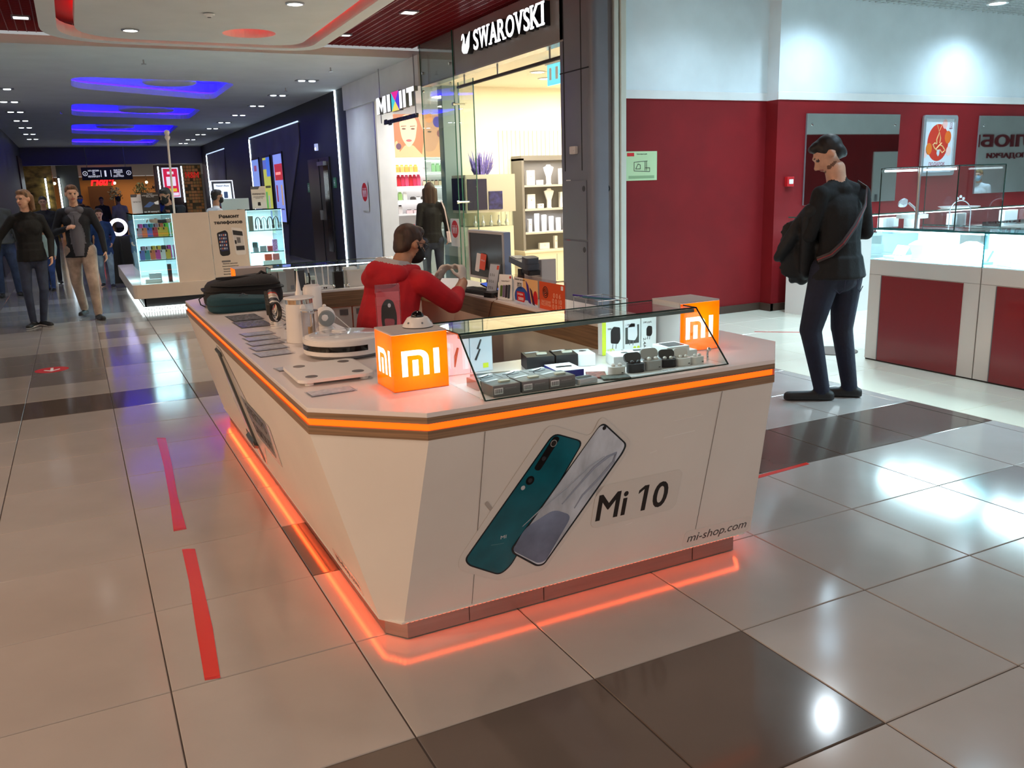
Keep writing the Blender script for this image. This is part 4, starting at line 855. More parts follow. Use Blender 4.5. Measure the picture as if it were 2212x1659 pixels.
# dome camera on the near cube, acrylic poster
dc = thing('dome_camera', 'white dome security camera standing on the glowing cube', 'camera', (1.535, .105, 1.061)); T = Matrix.Translation((1.535, .105, 1.061))
MB().lathe([(.001, 0), (.052, 0), (.052, .003), (.001, .003)], 32, T).build('gasket', mBLACK, dc); MB().lathe([(.001, .003), (.054, .003), (.05, .012), (.036, .032), (.03, .035), (.001, .035)], 32, T).build('housing', mPW, dc, smooth=True); MB().sphere(T @ Vector((0, 0, .036)), (.022, .022, .02), 20).build('dome', M('smoked_dome', (20, 20, 22), .04), dc, smooth=True)
for a in (3.6, 4.7, 5.8): MB().sphere(T @ Vector((.046*math.cos(a), .046*math.sin(a), .018)), .004, 8).build('screw', mSTEEL, dc)
ps = thing('acrylic_poster_stand', 'upright acrylic stand with a pink poster of a dark helmet', 'sign', (1.54, .43, ZT), -.12); R = wm(ps); fr = R @ Matrix(((1, 0, 0, 0), (0, 0, -1, 0), (0, 1, 0, 0), (0, 0, 0, 1)))
MB().prism([(-.047, 0), (.047, 0), (.047, .318), (-.047, .318)], fr, .0015, .003).build('acrylic_front', mACR, ps); MB().prism([(-.047, 0), (.047, 0), (.047, .318), (-.047, .318)], fr, -.004, -.002).build('acrylic_back', mACR, ps)
flat('poster', [(-.044, 0), (.044, 0), (.044, .29), (-.044, .29)], M('pink_print', (238, 110, 118), .5), fr, -.001, 0, ps); flat('helmet_print', rpoly([(-.022, .13), (.026, .13), (.032, .2), (.02, .255), (-.006, .265), (-.026, .24), (-.03, .18)], .02), M('helmet_dark', (48, 50, 46), .4), fr, 0, .0006, ps); flat('badge_print', ell(.004, .238, .006, .008, 14), mPAPER, fr, .0006, .001, ps); flat('visor_print', rpoly([(-.016, .15), (.018, .15), (.022, .185), (-.018, .19)], .01), M('helmet_pink', (176, 84, 92), .4), fr, .0006, .001, ps); MB().obox(R, .1, .06, .004).build('foot', mACR, ps)

# ---- far counter goods (inside the long glass case)
carton('tall grey box, leftmost in the far glass case', 1.69, 3.34, .05, .06, .14, M('grey_card', (150, 150, 150), .5), group='cartons in the far glass case'); carton('light grey box with small print in the far glass case', 1.745, 3.33, .05, .06, .14, M('pale_grey_card', (172, 174, 172), .5), group='cartons in the far glass case')
carton('beige hang-tag box with logo in the far glass case', 1.80, 3.34, .065, .05, .175, M('beige_card', (166, 156, 148), .5), group='cartons in the far glass case', extra=lambda t, R, sx, sy, sz: (text('lettering', 'adtone', mPAPER, R @ Matrix(((1, 0, 0, 0), (0, 0, -1, -sy/2), (0, 1, 0, .155), (0, 0, 0, 1))), .03, .008, t, .0005), MB().prism([(-.012, 0), (.012, 0), (.012, .03), (-.012, .03)], R @ Matrix(((1, 0, 0, .012), (0, 0, -1, -sy/2), (0, 1, 0, .012), (0, 0, 0, 1))), 0, .001).build('code_print', mPG, t)))
carton('tall charcoal box in the middle of the far glass case', 1.872, 3.34, .06, .06, .14, M('charcoal_card', (66, 68, 72), .4), group='cartons in the far glass case')
rt = thing('wifi_router', 'white router with four tall antennas in the far glass case', 'router', (2.0, 3.30, ZT)); MB().prism(rrect(-.07, .07, -.045, .045, .02), Matrix.Translation((2.01, 3.31, ZT)), 0, .024).build('body', mPW, rt, bev=.004)
for x, l in ((1.95, -.022), (1.99, -.012), (2.035, -.004), (2.07, .004)): MB().tube([(x, 3.33, ZT+.018), (x+l*.5, 3.33, ZT+.09), (x+l, 3.33, ZT+.165)], [.006, .005, .004], 8).build('antenna', mPW, rt, smooth=True)
for x in (1.985, 2.02, 2.035): MB().box(x-.005, x+.005, 3.262, 3.266, ZT+.007, ZT+.016).build('port', mINK, rt)
wc2 = thing('white_speaker', 'small white rounded gadget behind the router antennas', 'gadget', (1.97, 3.42, ZT)); MB().prism(rrect(-.03, .03, -.025, .025, .015), Matrix.Translation((1.97, 3.42, ZT)), 0, .085).build('body', M('pale_mint', (216, 232, 228), .4), wc2, bev=.008); box('grille', mPG, wc2, 1.95, 1.99, 3.393, 3.396, .88, .92)
bk2 = thing('black_headset', 'small black headset standing left of the router', 'headset', (1.915, 3.31, ZT)); MB().tube([(1.905, 3.31, .868), (1.93, 3.31, .9), (1.935, 3.31, .94), (1.93, 3.31, .98)], .006, 8).build('band', mBLACK, bk2, smooth=True); MB().sphere((1.915, 3.305, .887), (.022, .016, .026), 12).build('ear_cup', mBLACK, bk2, smooth=True)
gb = thing('black_gift_bag', 'black gift bag with looped handles in the far glass case', 'bag', (2.135, 3.30, ZT)); MB().obox(Matrix.Translation((2.135, 3.31, ZT)), .066, .05, .115).build('bag', M('black_bag_paper', (22, 18, 18), .4), gb, bev=.002)
for q in (-.015, .02): MB().tube([(2.115, 3.30+q, .974), (2.117, 3.30+q, 1.01), (2.135, 3.30+q, 1.026), (2.153, 3.30+q, 1.01), (2.155, 3.30+q, .974)], .004, 6).build('handle', mBLACK, gb, smooth=True)
for x, lb in ((2.085, 'left'), (2.19, 'right')):
    t = thing('bullet_camera', 'tiny chrome camera ball on the %s of the black gift bag' % lb, 'camera', (x, 3.25, ZT), 0, 'tiny chrome balls in the far case'); MB().sphere((x, 3.25, .882), .012, 14).build('ball', mCHR, t, smooth=True); cyl('foot', mCHR, t, (x, 3.25, ZT), (x, 3.25, .872), .007)
carton('wide white box with small dots on the right of the far case', 2.30, 3.34, .2, .08, .115, M('off_white_card', (206, 198, 190), .5), group='cartons in the far glass case', extra=lambda t, R, sx, sy, sz: text('lettering', 'oo oo', mPG, R @ Matrix(((1, 0, 0, .02), (0, 0, -1, -sy/2), (0, 1, 0, .075), (0, 0, 0, 1))), .03, .008, t, .0006, .02))
carton('white tablet box lying on the wide white box', 2.24, 3.36, .09, .06, .02, mCARD, 0, ZT+.116, group='cartons in the far glass case'); carton('second white box on the wide box beside the seller', 2.37, 3.36, .1, .06, .022, mCARD, 0, ZT+.116, group='cartons in the far glass case')

# ---- desk with computer
mo = thing('computer_monitor', 'silver framed computer monitor with dark screen on the desk', 'monitor', (2.93, 2.45, ZT)); fr = Matrix(((0, 0, -1, 2.91), (-1, 0, 0, 2.47), (0, 1, 0, .925), (0, 0, 0, 1)))
MB().prism(rrect(-.272, .272, 0, .32, .008), fr, -.045, 0).build('casing', M('silver_blue_plastic', (140, 160, 196), .4), mo, bev=.003); MB().prism(rrect(-.27, .27, .002, .318, .006), fr, 0, .008, [[(-.255, .018), (.255, .018), (.255, .303), (-.255, .303)]]).build('bezel', M('silver_bezel', (186, 184, 186), .35), mo); MB().prism([(-.256, .017), (.256, .017), (.256, .304), (-.256, .304)], fr, 0, .002).build('screen', M('dark_screen', (52, 47, 44), .25), mo); MB().box(2.93, 2.96, 2.41, 2.53, .87, .95).build('neck', mPG, mo); MB().prism(rrect(-.08, .08, -.1, .1, .03), Matrix.Translation((2.92, 2.47, ZT)), 0, .012).build('foot', mPG, mo)
s_t = thing('price_flag', 'orange and white price flag clipped to the monitor', 'label', (2.90, 2.50, .97)); f3_ = frame((2.882, 2.58, 1.03), (.12, -1, -.1), (0.1, .1, 1)); flat('white_side', rrect(0, .05, -.05, .07, .008), mPAPER, f3_, 0, .0012, s_t); flat('orange_side', rrect(.05, .12, -.03, .075, .008), mORG, f3_, 0, .0012, s_t); text('lettering', '5590 руб.', mPAPER, f3_ @ Matrix.Translation((.085, .03, .0012)), .05, .012, s_t, .0005)
kb = thing('keyboard', 'black computer keyboard on the desk under the gloved hands', 'keyboard', (2.80, 2.33, ZT)); R = Matrix.Translation((2.80, 2.34, ZT)) @ Matrix.Rotation(PI/2+.12, 4, 'Z'); MB().prism(rrect(-.2, .2, -.065, .065, .01), R, 0, .018).build('case', mBLACK, kb, bev=.003); b = MB()
for i in range(15):
    for j in range(5): b.obox(R @ Matrix.Translation((-.18+i*.0257, -.048+j*.023, .018)), .02, .018, .005)
tag(b.build('keys', M('key_black', (34, 34, 38), .5), kb), kind='stuff')
tb = thing('card_reader', 'black card reader with cables at the near end of the keyboard', 'device', (2.765, 2.06, ZT)); MB().prism(rrect(-.05, .05, -.04, .04, .01), Matrix.Translation((2.775, 2.10, ZT)) @ Matrix.Rotation(.3, 4, 'Z'), 0, .03).build('case', mBLACK, tb, bev=.006); MB().tube([(2.75, 2.03, .875), (2.735, 1.96, .866), (2.715, 2.0, .84), (2.70, 2.05, .7), (2.69, 2.06, .5)], .003, 6).build('cable', M('brown_cable', (94, 54, 36), .5), tb); MB().tube([(2.78, 2.03, .875), (2.77, 1.93, .863), (2.80, 1.9, .864), (2.84, 2.0, .864)], .0025, 6).build('cable', mBLACK, tb); box('top_key', mPG, tb, 2.77, 2.79, 2.07, 2.09, .8905, .893)
sm = thing('smartphone', 'smartphone with lit blue screen lying on the keyboard end', 'phone', (2.88, 2.30, ZT)); R = Matrix.Translation((2.895, 2.26, ZT)) @ Matrix.Rotation(.5, 4, 'Z') @ Matrix.Rotation(.35, 4, 'X'); MB().prism(rrect(-.036, .036, -.0, .14, .01), R, .004, .012).build('body', mBLACK, sm); MB().prism(rrect(-.033, .033, .004, .136, .008), R, .012, .0125).build('screen', M('lit_blue_screen', (40, 60, 120), .15, emit=(90, 120, 230), es=.7), sm)
ta = thing('tablet_price_stand', 'acrylic stand with a white price sheet leaning before the monitor', 'sign', (2.80, 2.12, ZT)); fr = frame((2.80, 2.19, .8625), (.18, -1, 0), (.22, .04, 1)); MB().prism([(-.055, 0), (.055, 0), (.055, .2), (-.055, .2)], fr, -.004, 0).build('backing', M('grey_frame', (100, 102, 106), .4), ta); flat('sheet', [(-.05, .004), (.05, .004), (.05, .192), (-.05, .192)], M('blue_white_sheet', (206, 214, 226), .4), fr, 0, .001, ta); flat('orange_mark', [(.025, .16), (.046, .16), (.046, .186), (.025, .186)], mORG, fr, .001, .0016, ta)
for i, z in enumerate((.125, .085, .045)): text('lettering', '0 0 6', mGREYT, fr @ Matrix.Translation((-.012, z, .001)), .05, .018, ta, .0005)
tn = thing('tent_card', 'white folded tent card with phones printed on it', 'sign', (2.78, 1.93, ZT)); a_, b_, c_ = Vector((2.745, 1.98, ZT)), Vector((2.79, 1.875, ZT)), Vector((2.845, 1.93, ZT)); ap0, ap1 = Vector((2.765, 1.985, 1.01)), Vector((2.805, 1.895, 1.01))
MB().add([a_, b_, ap1, ap0, a_+Vector((.07, .05, 0)), c_+Vector((0.02, -.01, 0)), ap1+Vector((.003, .003, 0)), ap0+Vector((.003, .003, 0))], [(0, 1, 2, 3), (5, 4, 7, 6), (3, 2, 6, 7), (1, 5, 6, 2), (4, 0, 3, 7)]).build('card', mCARD, tn); fr = frame(a_, b_-a_, ap0-a_)
for i, cc in enumerate(((90, 120, 60), (110, 100, 130), (40, 42, 56), (50, 66, 80))): flat('phone_print', rrect(.018+i*.02, .036+i*.02, .018-i*.003, .085+i*.002, .004), M('tent_phone_%d' % i, cc, .4), fr, .0004, .001, tn)
text('lettering', 'Redmi Note 9', mGREYT, fr @ Matrix.Translation((.055, .112, .0004)), .06, .008, tn, .0005)
flat('orange_mark', rrect(.085, .097, .128, .142, .002), mREDP, fr, .0004, .001, tn)
fr = Matrix(((0, 0, -1, 2.762), (-1, 0, 0, 1.79), (0, 1, 0, ZT), (0, 0, 0, 1)))
s1 = thing('promo_sign', 'acrylic sign with purple phone, blue circle and red discount tag', 'sign', (2.77, 1.64, ZT), 0, 'acrylic promo signs on the desk'); MB().prism([(0, 0), (.298, 0), (.298, .165), (0, .165)], fr, -.004, -.001).build('acrylic', mACR, s1); flat('poster', [(.004, 0), (.294, 0), (.294, .15), (.004, .15)], M('peach_print', (240, 190, 130), .5), fr, -.001, 0, s1); flat('white_field', [(.004, 0), (.1, 0), (.12, .15), (.004, .15)], mPAPER, fr, 0, .0005, s1)
flat('blue_circle', ell(.095, .04, .085, .06, 30), M('blue_print', (34, 84, 170), .5), fr, .0005, .0009, s1); flat('pale_base', [(.004, 0), (.294, 0), (.294, .012), (.16, .028), (.004, .014)], M('pale_blue_print', (190, 206, 232), .5), fr, .0009, .0012, s1); flat('red_arch', ell(.265, .045, .026, .045, 20), mREDP, fr, .0005, .0009, s1)
flat('phone_print', rpoly([(.155, .14), (.185, .115), (.215, .01), (.182, .018)], .006), M('purple_print', (66, 40, 140), .4), fr, .0012, .0016, s1); flat('phone_print', rpoly([(.2, .105), (.225, .09), (.262, .006), (.23, .012)], .006), M('plum_print', (74, 32, 60), .4), fr, .0012, .0016, s1)
flat('discount_tag', rpoly([(.04, .015), (.13, .012), (.145, .035), (.135, .07), (.04, .07)], .006), mREDP, fr, .0012, .0016, s1); text('lettering', 'СКИДКА', mPAPER, fr @ Matrix.Translation((.083, .055, .0016)), .07, .013, s1, .0004, .01); text('lettering', '5000', mPAPER, fr @ Matrix.Translation((.09, .03, .0016)), .065, .018, s1, .0004, .01)
text('lettering', 'КОМПЛЕКТ ВЫГОДНЕЕ', mINK, fr @ Matrix.Translation((.08, .138, .0009)), .13, .009, s1, .0004, .01); text('lettering', 'СМАРТФОН\nАКСЕССУАР\nСТРАХОВКА', mINK, fr @ Matrix.Translation((.075, .105, .0009)), .06, .034, s1, .0004)
fr2 = fr @ Matrix.Translation((.302, 0, 0)); s2_ = thing('promo_sign', 'orange acrylic sign with target symbol and instalment digits', 'sign', (2.77, 1.34, ZT), 0, 'acrylic promo signs on the desk'); MB().prism([(0, 0), (.3, 0), (.3, .165), (0, .165)], fr2, -.004, -.001).build('acrylic', mACR, s2_); flat('poster', [(.01, 0), (.29, 0), (.29, .15), (.01, .15)], M('deep_orange_print', (214, 82, 36), .5), fr2, -.001, 0, s2_)
for r_ in (.03, .019, .008): MB().tube([fr2 @ Vector((.08+r_*.95*math.cos(a), .095+r_*math.sin(a), .0006)) for a in [2*PI*i/20 for i in range(21)]], .0022, 5).build('target_ring', mINK, s2_)
text('lettering', 'ВЫГОДНАЯ\nРАССРОЧКА', M('peach_text', (236, 180, 150), .5), fr2 @ Matrix.Translation((.085, .035, .0002)), .11, .03, s2_, .0006); text('lettering', '0 0 6\n0 0 10\n0 0 12', M('peach_text'), fr2 @ Matrix.Translation((.205, .055, .0002)), .1, .085, s2_, .0006); flat('logo_mark', rrect(.25, .272, .12, .142, .003), mPAPER, fr2, 0, .0008, s2_)
pr = thing('cash_register', 'white slant-topped receipt printer stand behind the signs', 'printer', (2.95, 1.95, ZT)); MB().prism([(-2.17, 0), (-1.80, 0), (-1.80, .235), (-2.0, .22), (-2.15, .09)], Matrix(((0, 0, -1, 3.055), (-1, 0, 0, 0), (0, 1, 0, ZT), (0, 0, 0, 1))), 0, .1).build('housing', M('grey_white_plastic', (190, 188, 188), .4), pr, bev=.004); box('paper_slot', mBLACK, pr, 2.93, 2.99, 1.9, 1.95, 1.096, 1.099)
po_ = thing('payment_terminal', 'dark grey payment terminal tilted on a swivel arm', 'terminal', (2.90, 1.93, ZT)); cyl('arm', mBLACK, po_, (2.885, 1.93, ZT), (2.885, 1.93, 1.04), .02); cyl('arm_base', mBLACK, po_, (2.885, 1.93, ZT), (2.885, 1.93, ZT+.01), .03)
R = Matrix.Translation((2.885, 1.90, 1.06)) @ Matrix.Rotation(.16, 4, 'X'); MB().prism(rrect(-.045, .045, -.13, .12, .02), R, 0, .035).build('body', M('slate_plastic', (66, 72, 84), .35), po_, bev=.008); MB().prism(rrect(-.04, .04, -.15, -.06, .01), R, -.025, 0).build('card_slot', mBLACK, po_, bev=.003); MB().prism(rrect(-.045, .045, -.12, -.05, .02), R, .033, .07).build('printer_hump', M('slate_plastic'), po_, bev=.008); MB().prism(rrect(-.03, .03, .03, .10, .004), R, .035, .037).build('display', M('terminal_screen', (120, 128, 130), .2), po_)
hd = thing('white_headphones', 'white over-ear headphones lying between the tent card and the signs', 'headphones', (2.83, 1.80, ZT)); MB().tube([(2.82+.045*math.cos(a), 1.82+.01*math.cos(a), .905+.045*math.sin(a)) for a in [2*PI*i/20+.6 for i in range(17)]], .006, 8).build('band', mPW, hd, smooth=True); MB().sphere((2.83, 1.80, .876), (.02, .014, .014), 10).build('ear_cup', mPG, hd, smooth=True)
og = thing('wire_organizer', 'clear wire organizer with pens on the near end of the desk', 'organizer', (2.93, 1.15, ZT))
b = MB()
for x in (2.84, 3.02):
    for y in (1.0, 1.12, 1.24): b.cyl((x, y, ZT), (x, y, .94), .002, n=6)
for z in (.87, .94):
    b.cyl((2.84, 1.0, z), (2.84, 1.24, z), .002, n=6).cyl((3.02, 1.0, z), (3.02, 1.24, z), .002, n=6).cyl((2.84, 1.24, z), (3.02, 1.24, z), .002, n=6).cyl((2.84, 1.0, z), (3.02, 1.0, z), .002, n=6)
b.build('wire_frame', mSTEEL, og); box('tray', mACR, og, 2.845, 3.015, 1.005, 1.235, ZT, ZT+.004)
for i, (cc, nm) in enumerate((((60, 40, 150), 'purple pen sticking out of the wire organizer'), ((30, 90, 110), 'teal pen lying in the wire organizer'))):
    pe = thing('pen', nm, 'pen', (2.9, 1.1, .9)); cyl('barrel', M('pen_%d' % i, cc, .4), pe, (2.86, 1.28-i*.1, .945), (2.97, 1.03-i*.02, .935), .005, n=8); cyl('tip', mSTEEL, pe, (2.97, 1.03-i*.02, .935), (2.976, 1.015-i*.02, .934), .004, .001, n=8)
# ================================================================= CRYSTAL SHOP (facade at x = 5.3)
mFASC = M('grey_gloss_fascia', (136, 134, 134), .25); mCREAM = M('warm_white_wall', (240, 232, 212), .6); mSHELF = M('grey_cabinet', (122, 118, 116), .5); mSHELFL = M('grey_shelf', (186, 182, 178), .4)
fa = struct(box('wall_shop_fascia', mFASC, None, 5.30, 5.42, 5.50, 9.60, 2.99, 3.62)); box('lower_lip', M('fascia_lip', (150, 148, 148), .2), fa, 5.295, 5.44, 5.50, 9.60, 2.975, 2.995)
for y in (8.37,): box('joint', mPILD, fa, 5.297, 5.301, y-.004, y+.004, 2.99, 3.62)
struct(box('ceiling_crystal_shop', mCREAM, None, 5.42, 8.6, 5.3, 9.66, 3.0, 3.06))
w1 = struct(box('wall_crystal_far', mCREAM, None, 5.86, 8.6, 9.62, 9.72, 0, 3.0)); struct(box('wall_crystal_back', mCREAM, None, 8.5, 8.6, 5.35, 9.7, 0, 3.0)); struct(box('wall_crystal_side', mCREAM, None, 5.66, 8.6, 5.36, 5.42, 0, 3.0))
struct(box('trim_5', M('blue_grey_post', (126, 146, 154), .5), None, 5.60, 5.88, 9.58, 9.76, 0, 3.0))
struct(box('floor_crystal_shop', M('cream_shop_floor', (214, 206, 190), .2), None, 5.5, 8.6, 5.2, 9.6, -.05, .001))
for i in range(16): box('wall_slat', mCREAM, w1, 6.52+i*.075, 6.55+i*.075, 9.60, 9.62, .4, 2.36)
# glass front
def pane(name, n, y0, y1, z0, z1, x=5.31, th=.01):
    o = struct(box('window_%d' % n, mGLASS_T, None, x, x+th, y0, y1, z0, z1)); MB().box(x-.002, x+th+.002, y0-.004, y0+.004, z0, z1).box(x-.002, x+th+.002, y1-.004, y1+.004, z0, z1).build('glass_edge', mGEDGE, o)
    return o
pn = pane('glass', 1, 8.40, 9.60, 0, 3.6, 5.285); pane('glass', 2, 7.9, 8.39, 0, 2.9, 5.34)
MB().box(5.30, 5.60, 9.595, 9.605, 0, 3.0).build('return_pane', mGLASS_T, pn)
b = MB()
for z in (2.62, 1.33): b.cyl((5.25, 8.36, z), (5.42, 8.36, z), .012, n=10); b.cyl((5.24, 8.36, z), (5.27, 8.36, z), .022, n=10)
for z in (3.15, 2.9): b.cyl((5.27, 9.5, z), (5.29, 9.5, z), .02, n=10); b.cyl((5.27, 8.5, z), (5.29, 8.5, z), .02, n=10)
b.build('glass_bolts', mCHR, pn)
rail = thing('door_rail', 'dark sliding door rail running across the crystal shop opening', 'rail', (5.36, 7, 2.83)); cyl('bar', M('bronze_rail', (70, 60, 52), .35, .6), rail, (5.36, 5.55, 2.84), (5.36, 8.42, 2.84), .022)
for y in (5.9, 7.2, 8.2): cyl('bracket', mSTEEL, rail, (5.36, y, 2.84), (5.36, y, 2.985), .012, n=8)
# illuminated sign
sg = thing('illuminated_shop_sign', 'white glowing shop sign with swan emblem on grey fascia', 'sign', (5.26, 6.8, 3.17)); fr = Matrix(((0, 0, -1, 5.298), (-1, 0, 0, 0), (0, 1, 0, 0), (0, 0, 0, 1)))
mSIGN = M('white_sign_face', (255, 255, 255), .3, emit=(246, 248, 255), es=1.7); mSIDE = M('black_sign_side', (12, 12, 22), .3)
FM = fr @ Matrix.Translation((-6.665, 3.295, 0))
xx = -.9
SERIF = {'W': ((.06, 1), (.5, 1), (.94, 1)), 'A': ((.08, 0), (.92, 0)), 'R': ((.14, 0), (.9, 0)), 'V': ((.08, 1), (.92, 1)), 'K': ((.14, 0), (.14, 1), (.88, 0), (.86, 1)), 'I': ((.5, 0), (.5, 1))}
for ch_, w_ in zip('SWAROVSKI', (.14, .28, .2, .19, .21, .19, .14, .2, .05)):
    F1 = FM @ Matrix.Translation((xx+w_/2, 0, 0)); H = .236
    text('letter_side', ch_, mSIDE, F1, w_*1.03, H+.01, sg, .075, .02); lf = text('letter_face', ch_, mSIGN, F1 @ Matrix.Translation((0, 0, .0755)), w_, H, sg, .006, .015)
    for u_, e_ in SERIF.get(ch_, ()):
        c_ = (u_-.5)*w_; z_ = -H/2 if e_ == 0 else H/2-.02; flat('serif', [(c_-.042, z_), (c_+.042, z_), (c_+.042, z_+.02), (c_-.042, z_+.02)], mSIGN, F1, .0755, .0815, lf)
    xx += w_+.022+(.02 if ch_ == 'K' else 0)
swan = rpoly([(-.06, -.12), (.05, -.13), (.12, -.06), (.14, .06), (.16, .13), (.06, .05), (.01, -.03), (-.02, .0), (-.01, .06), (-.05, .13), (-.10, .11), (-.12, .05), (-.1, .05), (-.085, .08), (-.06, .085), (-.05, .04), (-.1, -.02), (-.11, -.08)], .02, 3)
SW = fr @ Matrix.Translation((-7.82, 3.30, 0)); MB().prism(swan, SW, 0, .075).build('swan_side', mSIDE, sg); MB().prism([(x*.97, y*.97) for x, y in swan], SW, .0755, .082).build('swan_face', mSIGN, sg)
# interior fittings
dc_ = thing('display_cabinet', 'grey lit display cabinet with white jewellery stands', 'cabinet', (7.2, 9.4, 0)); 
MB().box(6.74, 7.9, 9.55, 9.6, .5, 1.93).box(6.72, 6.76, 9.25, 9.6, .5, 1.93).box(7.88, 7.92, 9.25, 9.6, .5, 1.93).box(6.72, 7.92, 9.25, 9.6, 1.90, 1.97).build('carcass', mSHELF, dc_)
for z in (1.50, 1.14, .78): box('shelf', mSHELFL, dc_, 6.76, 7.88, 9.26, 9.56, z, z+.03)
box('base_unit', M('cream_cupboard', (216, 208, 188), .5), dc_, 6.72, 7.92, 9.2, 9.6, .02, .50); MB().box(7.28, 7.286, 9.196, 9.2, .04, .46).build('door_joint', mPG, dc_); box('top', M('cream_cupboard'), dc_, 6.70, 7.94, 9.18, 9.6, .50, .53)
area_light((7.3, 9.33, 1.88), .9, 6, (255, 250, 240), sy=.1); area_light((7.3, 9.33, 1.09), .9, 5, (245, 250, 255), sy=.1)
def bust(x, z, label, s=1):
    t = thing('necklace_bust', label, 'jewellery stand', (x, 9.40, z), 0, 'white necklace busts on the grey cabinet shelves'); MB().loft([[(x+dx*s*w, 9.40+dy*.5, z+h*s) for dx, dy in ((-.05, -.03), (.05, -.03), (.05, .03), (-.05, .03))] for h, w in ((0, .7), (.12, .75), (.22, 1.5), (.26, 1.7), (.28, .7), (.3, .6))]).build('body', M('white_bust', (244, 244, 246), .4), t, bev=.004); cyl('foot', M('white_bust'), t, (x, 9.40, z-.0005), (x, 9.40, z+.012), .045*s)
def block(x, z, w, h, label):
    t = thing('jewellery_block', label, 'jewellery stand', (x, 9.38, z), 0, 'white jewellery blocks on the grey cabinet shelves'); MB().box(x-w/2, x+w/2, 9.35, 9.41, z, z+h).build('block', M('white_bust'), t, bev=.004); MB().sphere((x, 9.345, z+h*.6), (.012, .006, .012), 8).build('jewel', mCHR, t)
for z, nm in ((1.531, 'top'), (1.171, 'second')):
    bust(7.27, z, 'white necklace bust on the %s shelf of the grey cabinet' % nm); block(6.93, z, .14, .22, 'white card block on the left of the %s cabinet shelf' % nm); block(7.5, z, .1, .24, 'tall white block right of the bust on the %s cabinet shelf' % nm); block(7.1, z, .1, .07, 'low white block before the bust on the %s cabinet shelf' % nm)
for n, x in enumerate((6.9, 7.03, 7.16, 7.29, 7.42, 7.55, 7.68)): block(x, .811, .06, .2+.08*((n*3) % 4)/3, ORD[n]+' white stand from the left on the third cabinet shelf')
block(7.15, .531, .18, .1, 'white jewellery tray lying on the cabinet counter'); block(7.36, .531, .05, .2, 'slim white stand on the cabinet counter')
kc = thing('window_showcase', 'grey showcase box with dark blue interior standing in the shop window', 'showcase', (5.95, 9.1, 0)); MB().box(5.62, 6.42, 8.9, 9.4, 1.16, 1.70).build('case_body', M('greige_box', (176, 172, 160), .5), kc); MB().box(5.605, 5.615, 8.95, 9.38, 1.2, 1.66).box(5.64, 5.95, 8.885, 8.9, 1.2, 1.64).build('blue_interior', M('midnight_blue', (22, 22, 58), .2), kc); MB().box(5.98, 6.2, 8.884, 8.9, 1.2, 1.46).build('poster', M('blue_poster', (38, 38, 84), .3, noise=(14, .5)), kc); MB().box(5.66, 6.4, 8.95, 9.38, 0, .95).build('plinth', M('cream_cupboard'), kc); MB().box(5.66, 6.4, 8.94, 9.38, .95, 1.16).build('glass_band', mGLASS_T, kc)
for i in range(5): MB().lathe([(.02, 0), (.035, .05), (.01, .1), (.012, .16), (.001, .16)], 10, Matrix.Translation((5.82+i*.13, 9.05, .952))).build('crystal_figure', M('crystal', (236, 240, 246), .08, .5), kc, smooth=True)
fp = thing('flower_arrangement', 'blue-violet feathery flower arrangement on top of the window showcase', 'flowers', (5.9, 9.1, 1.70)); b = MB(); rnd = random.Random(3)
for i in range(70):
    a, r_ = rnd.uniform(0, 2*PI), rnd.uniform(.02, .2); h = rnd.uniform(.1, .38); p = Vector((5.95+r_*math.cos(a)*.6, 9.1+r_*math.sin(a)*.6, 1.70)); q = p+Vector((math.cos(a)*r_*.6, math.sin(a)*r_*.4, h)); s_ = Vector((.012, .006, 0)); b.add([p-s_, p+s_, (p+q)/2+s_*1.4, q, (p+q)/2-s_*1.4], [(0, 1, 2, 3, 4)])
tag(b.build('petals', M('violet_petals', (92, 84, 150), .6, noise=(30, .3)), fp), kind='stuff')
for n, (x, y) in enumerate(((6.3, 7.9), (6.75, 8.5), (7.2, 7.6))):
    round_lamp((x, y, 2.999), ('round lamp in the crystal shop ceiling near the door rail', 'round lamp in the crystal shop ceiling, far one', 'round lamp in the crystal shop ceiling, deepest inside')[n], .09)
ex = thing('exit_sign', 'hanging turquoise exit sign inside the crystal shop', 'sign', (5.9, 6.7, 2.7)); box('housing', mWHITE, ex, 5.88, 5.95, 6.54, 6.95, 2.94, 3.0); box('panel', M('turquoise_sign', (130, 220, 235), .3, emit=(90, 205, 230), es=1.0), ex, 5.9, 5.92, 6.55, 6.93, 2.70, 2.945); box('pictogram', mPAPER, ex, 5.895, 5.899, 6.82, 6.87, 2.76, 2.9); box('pictogram', mPAPER, ex, 5.895, 5.899, 6.66, 6.72, 2.76, 2.9)
dst = thing('distance_sticker', 'round red keep-distance sticker on the crystal shop glass', 'sticker', (5.28, 8.57, .96)); fr = Matrix(((0, 0, -1, 5.283), (-1, 0, 0, -0), (0, 1, 0, 0), (0, 0, 0, 1)))
def dist_sticker(t, y, z, r):
    f = fr @ Matrix.Translation((-y, z, 0)); flat('white_backing', rrect(-r*1.25, r*1.25, -r*2, r*1.2, .01), M('sticker_white', (226, 226, 226), .4), f, 0, .001, t); flat('red_disc', ell(0, 0, r, r, 30), mREDP, f, .001, .002, t)
    for q in (-.5, 0, .5): flat('figure', rpoly([(q*r-.08*r, -.5*r), (q*r+.08*r, -.5*r), (q*r+.16*r, .2*r), (q*r-.16*r, .2*r)], .003), mPAPER, f, .002, .003, t); flat('figure_head', ell(q*r, .36*r, .1*r, .1*r, 12), mPAPER, f, .002, .003, t)
dist_sticker(dst, 8.57, .96, .12)
ds2 = thing('distance_sticker', 'round red keep-distance sticker on the white wall by the cosmetics shop', 'sticker', (5.28, 12.67, 1.48)); dist_sticker(ds2, 12.67, 1.5, .165)
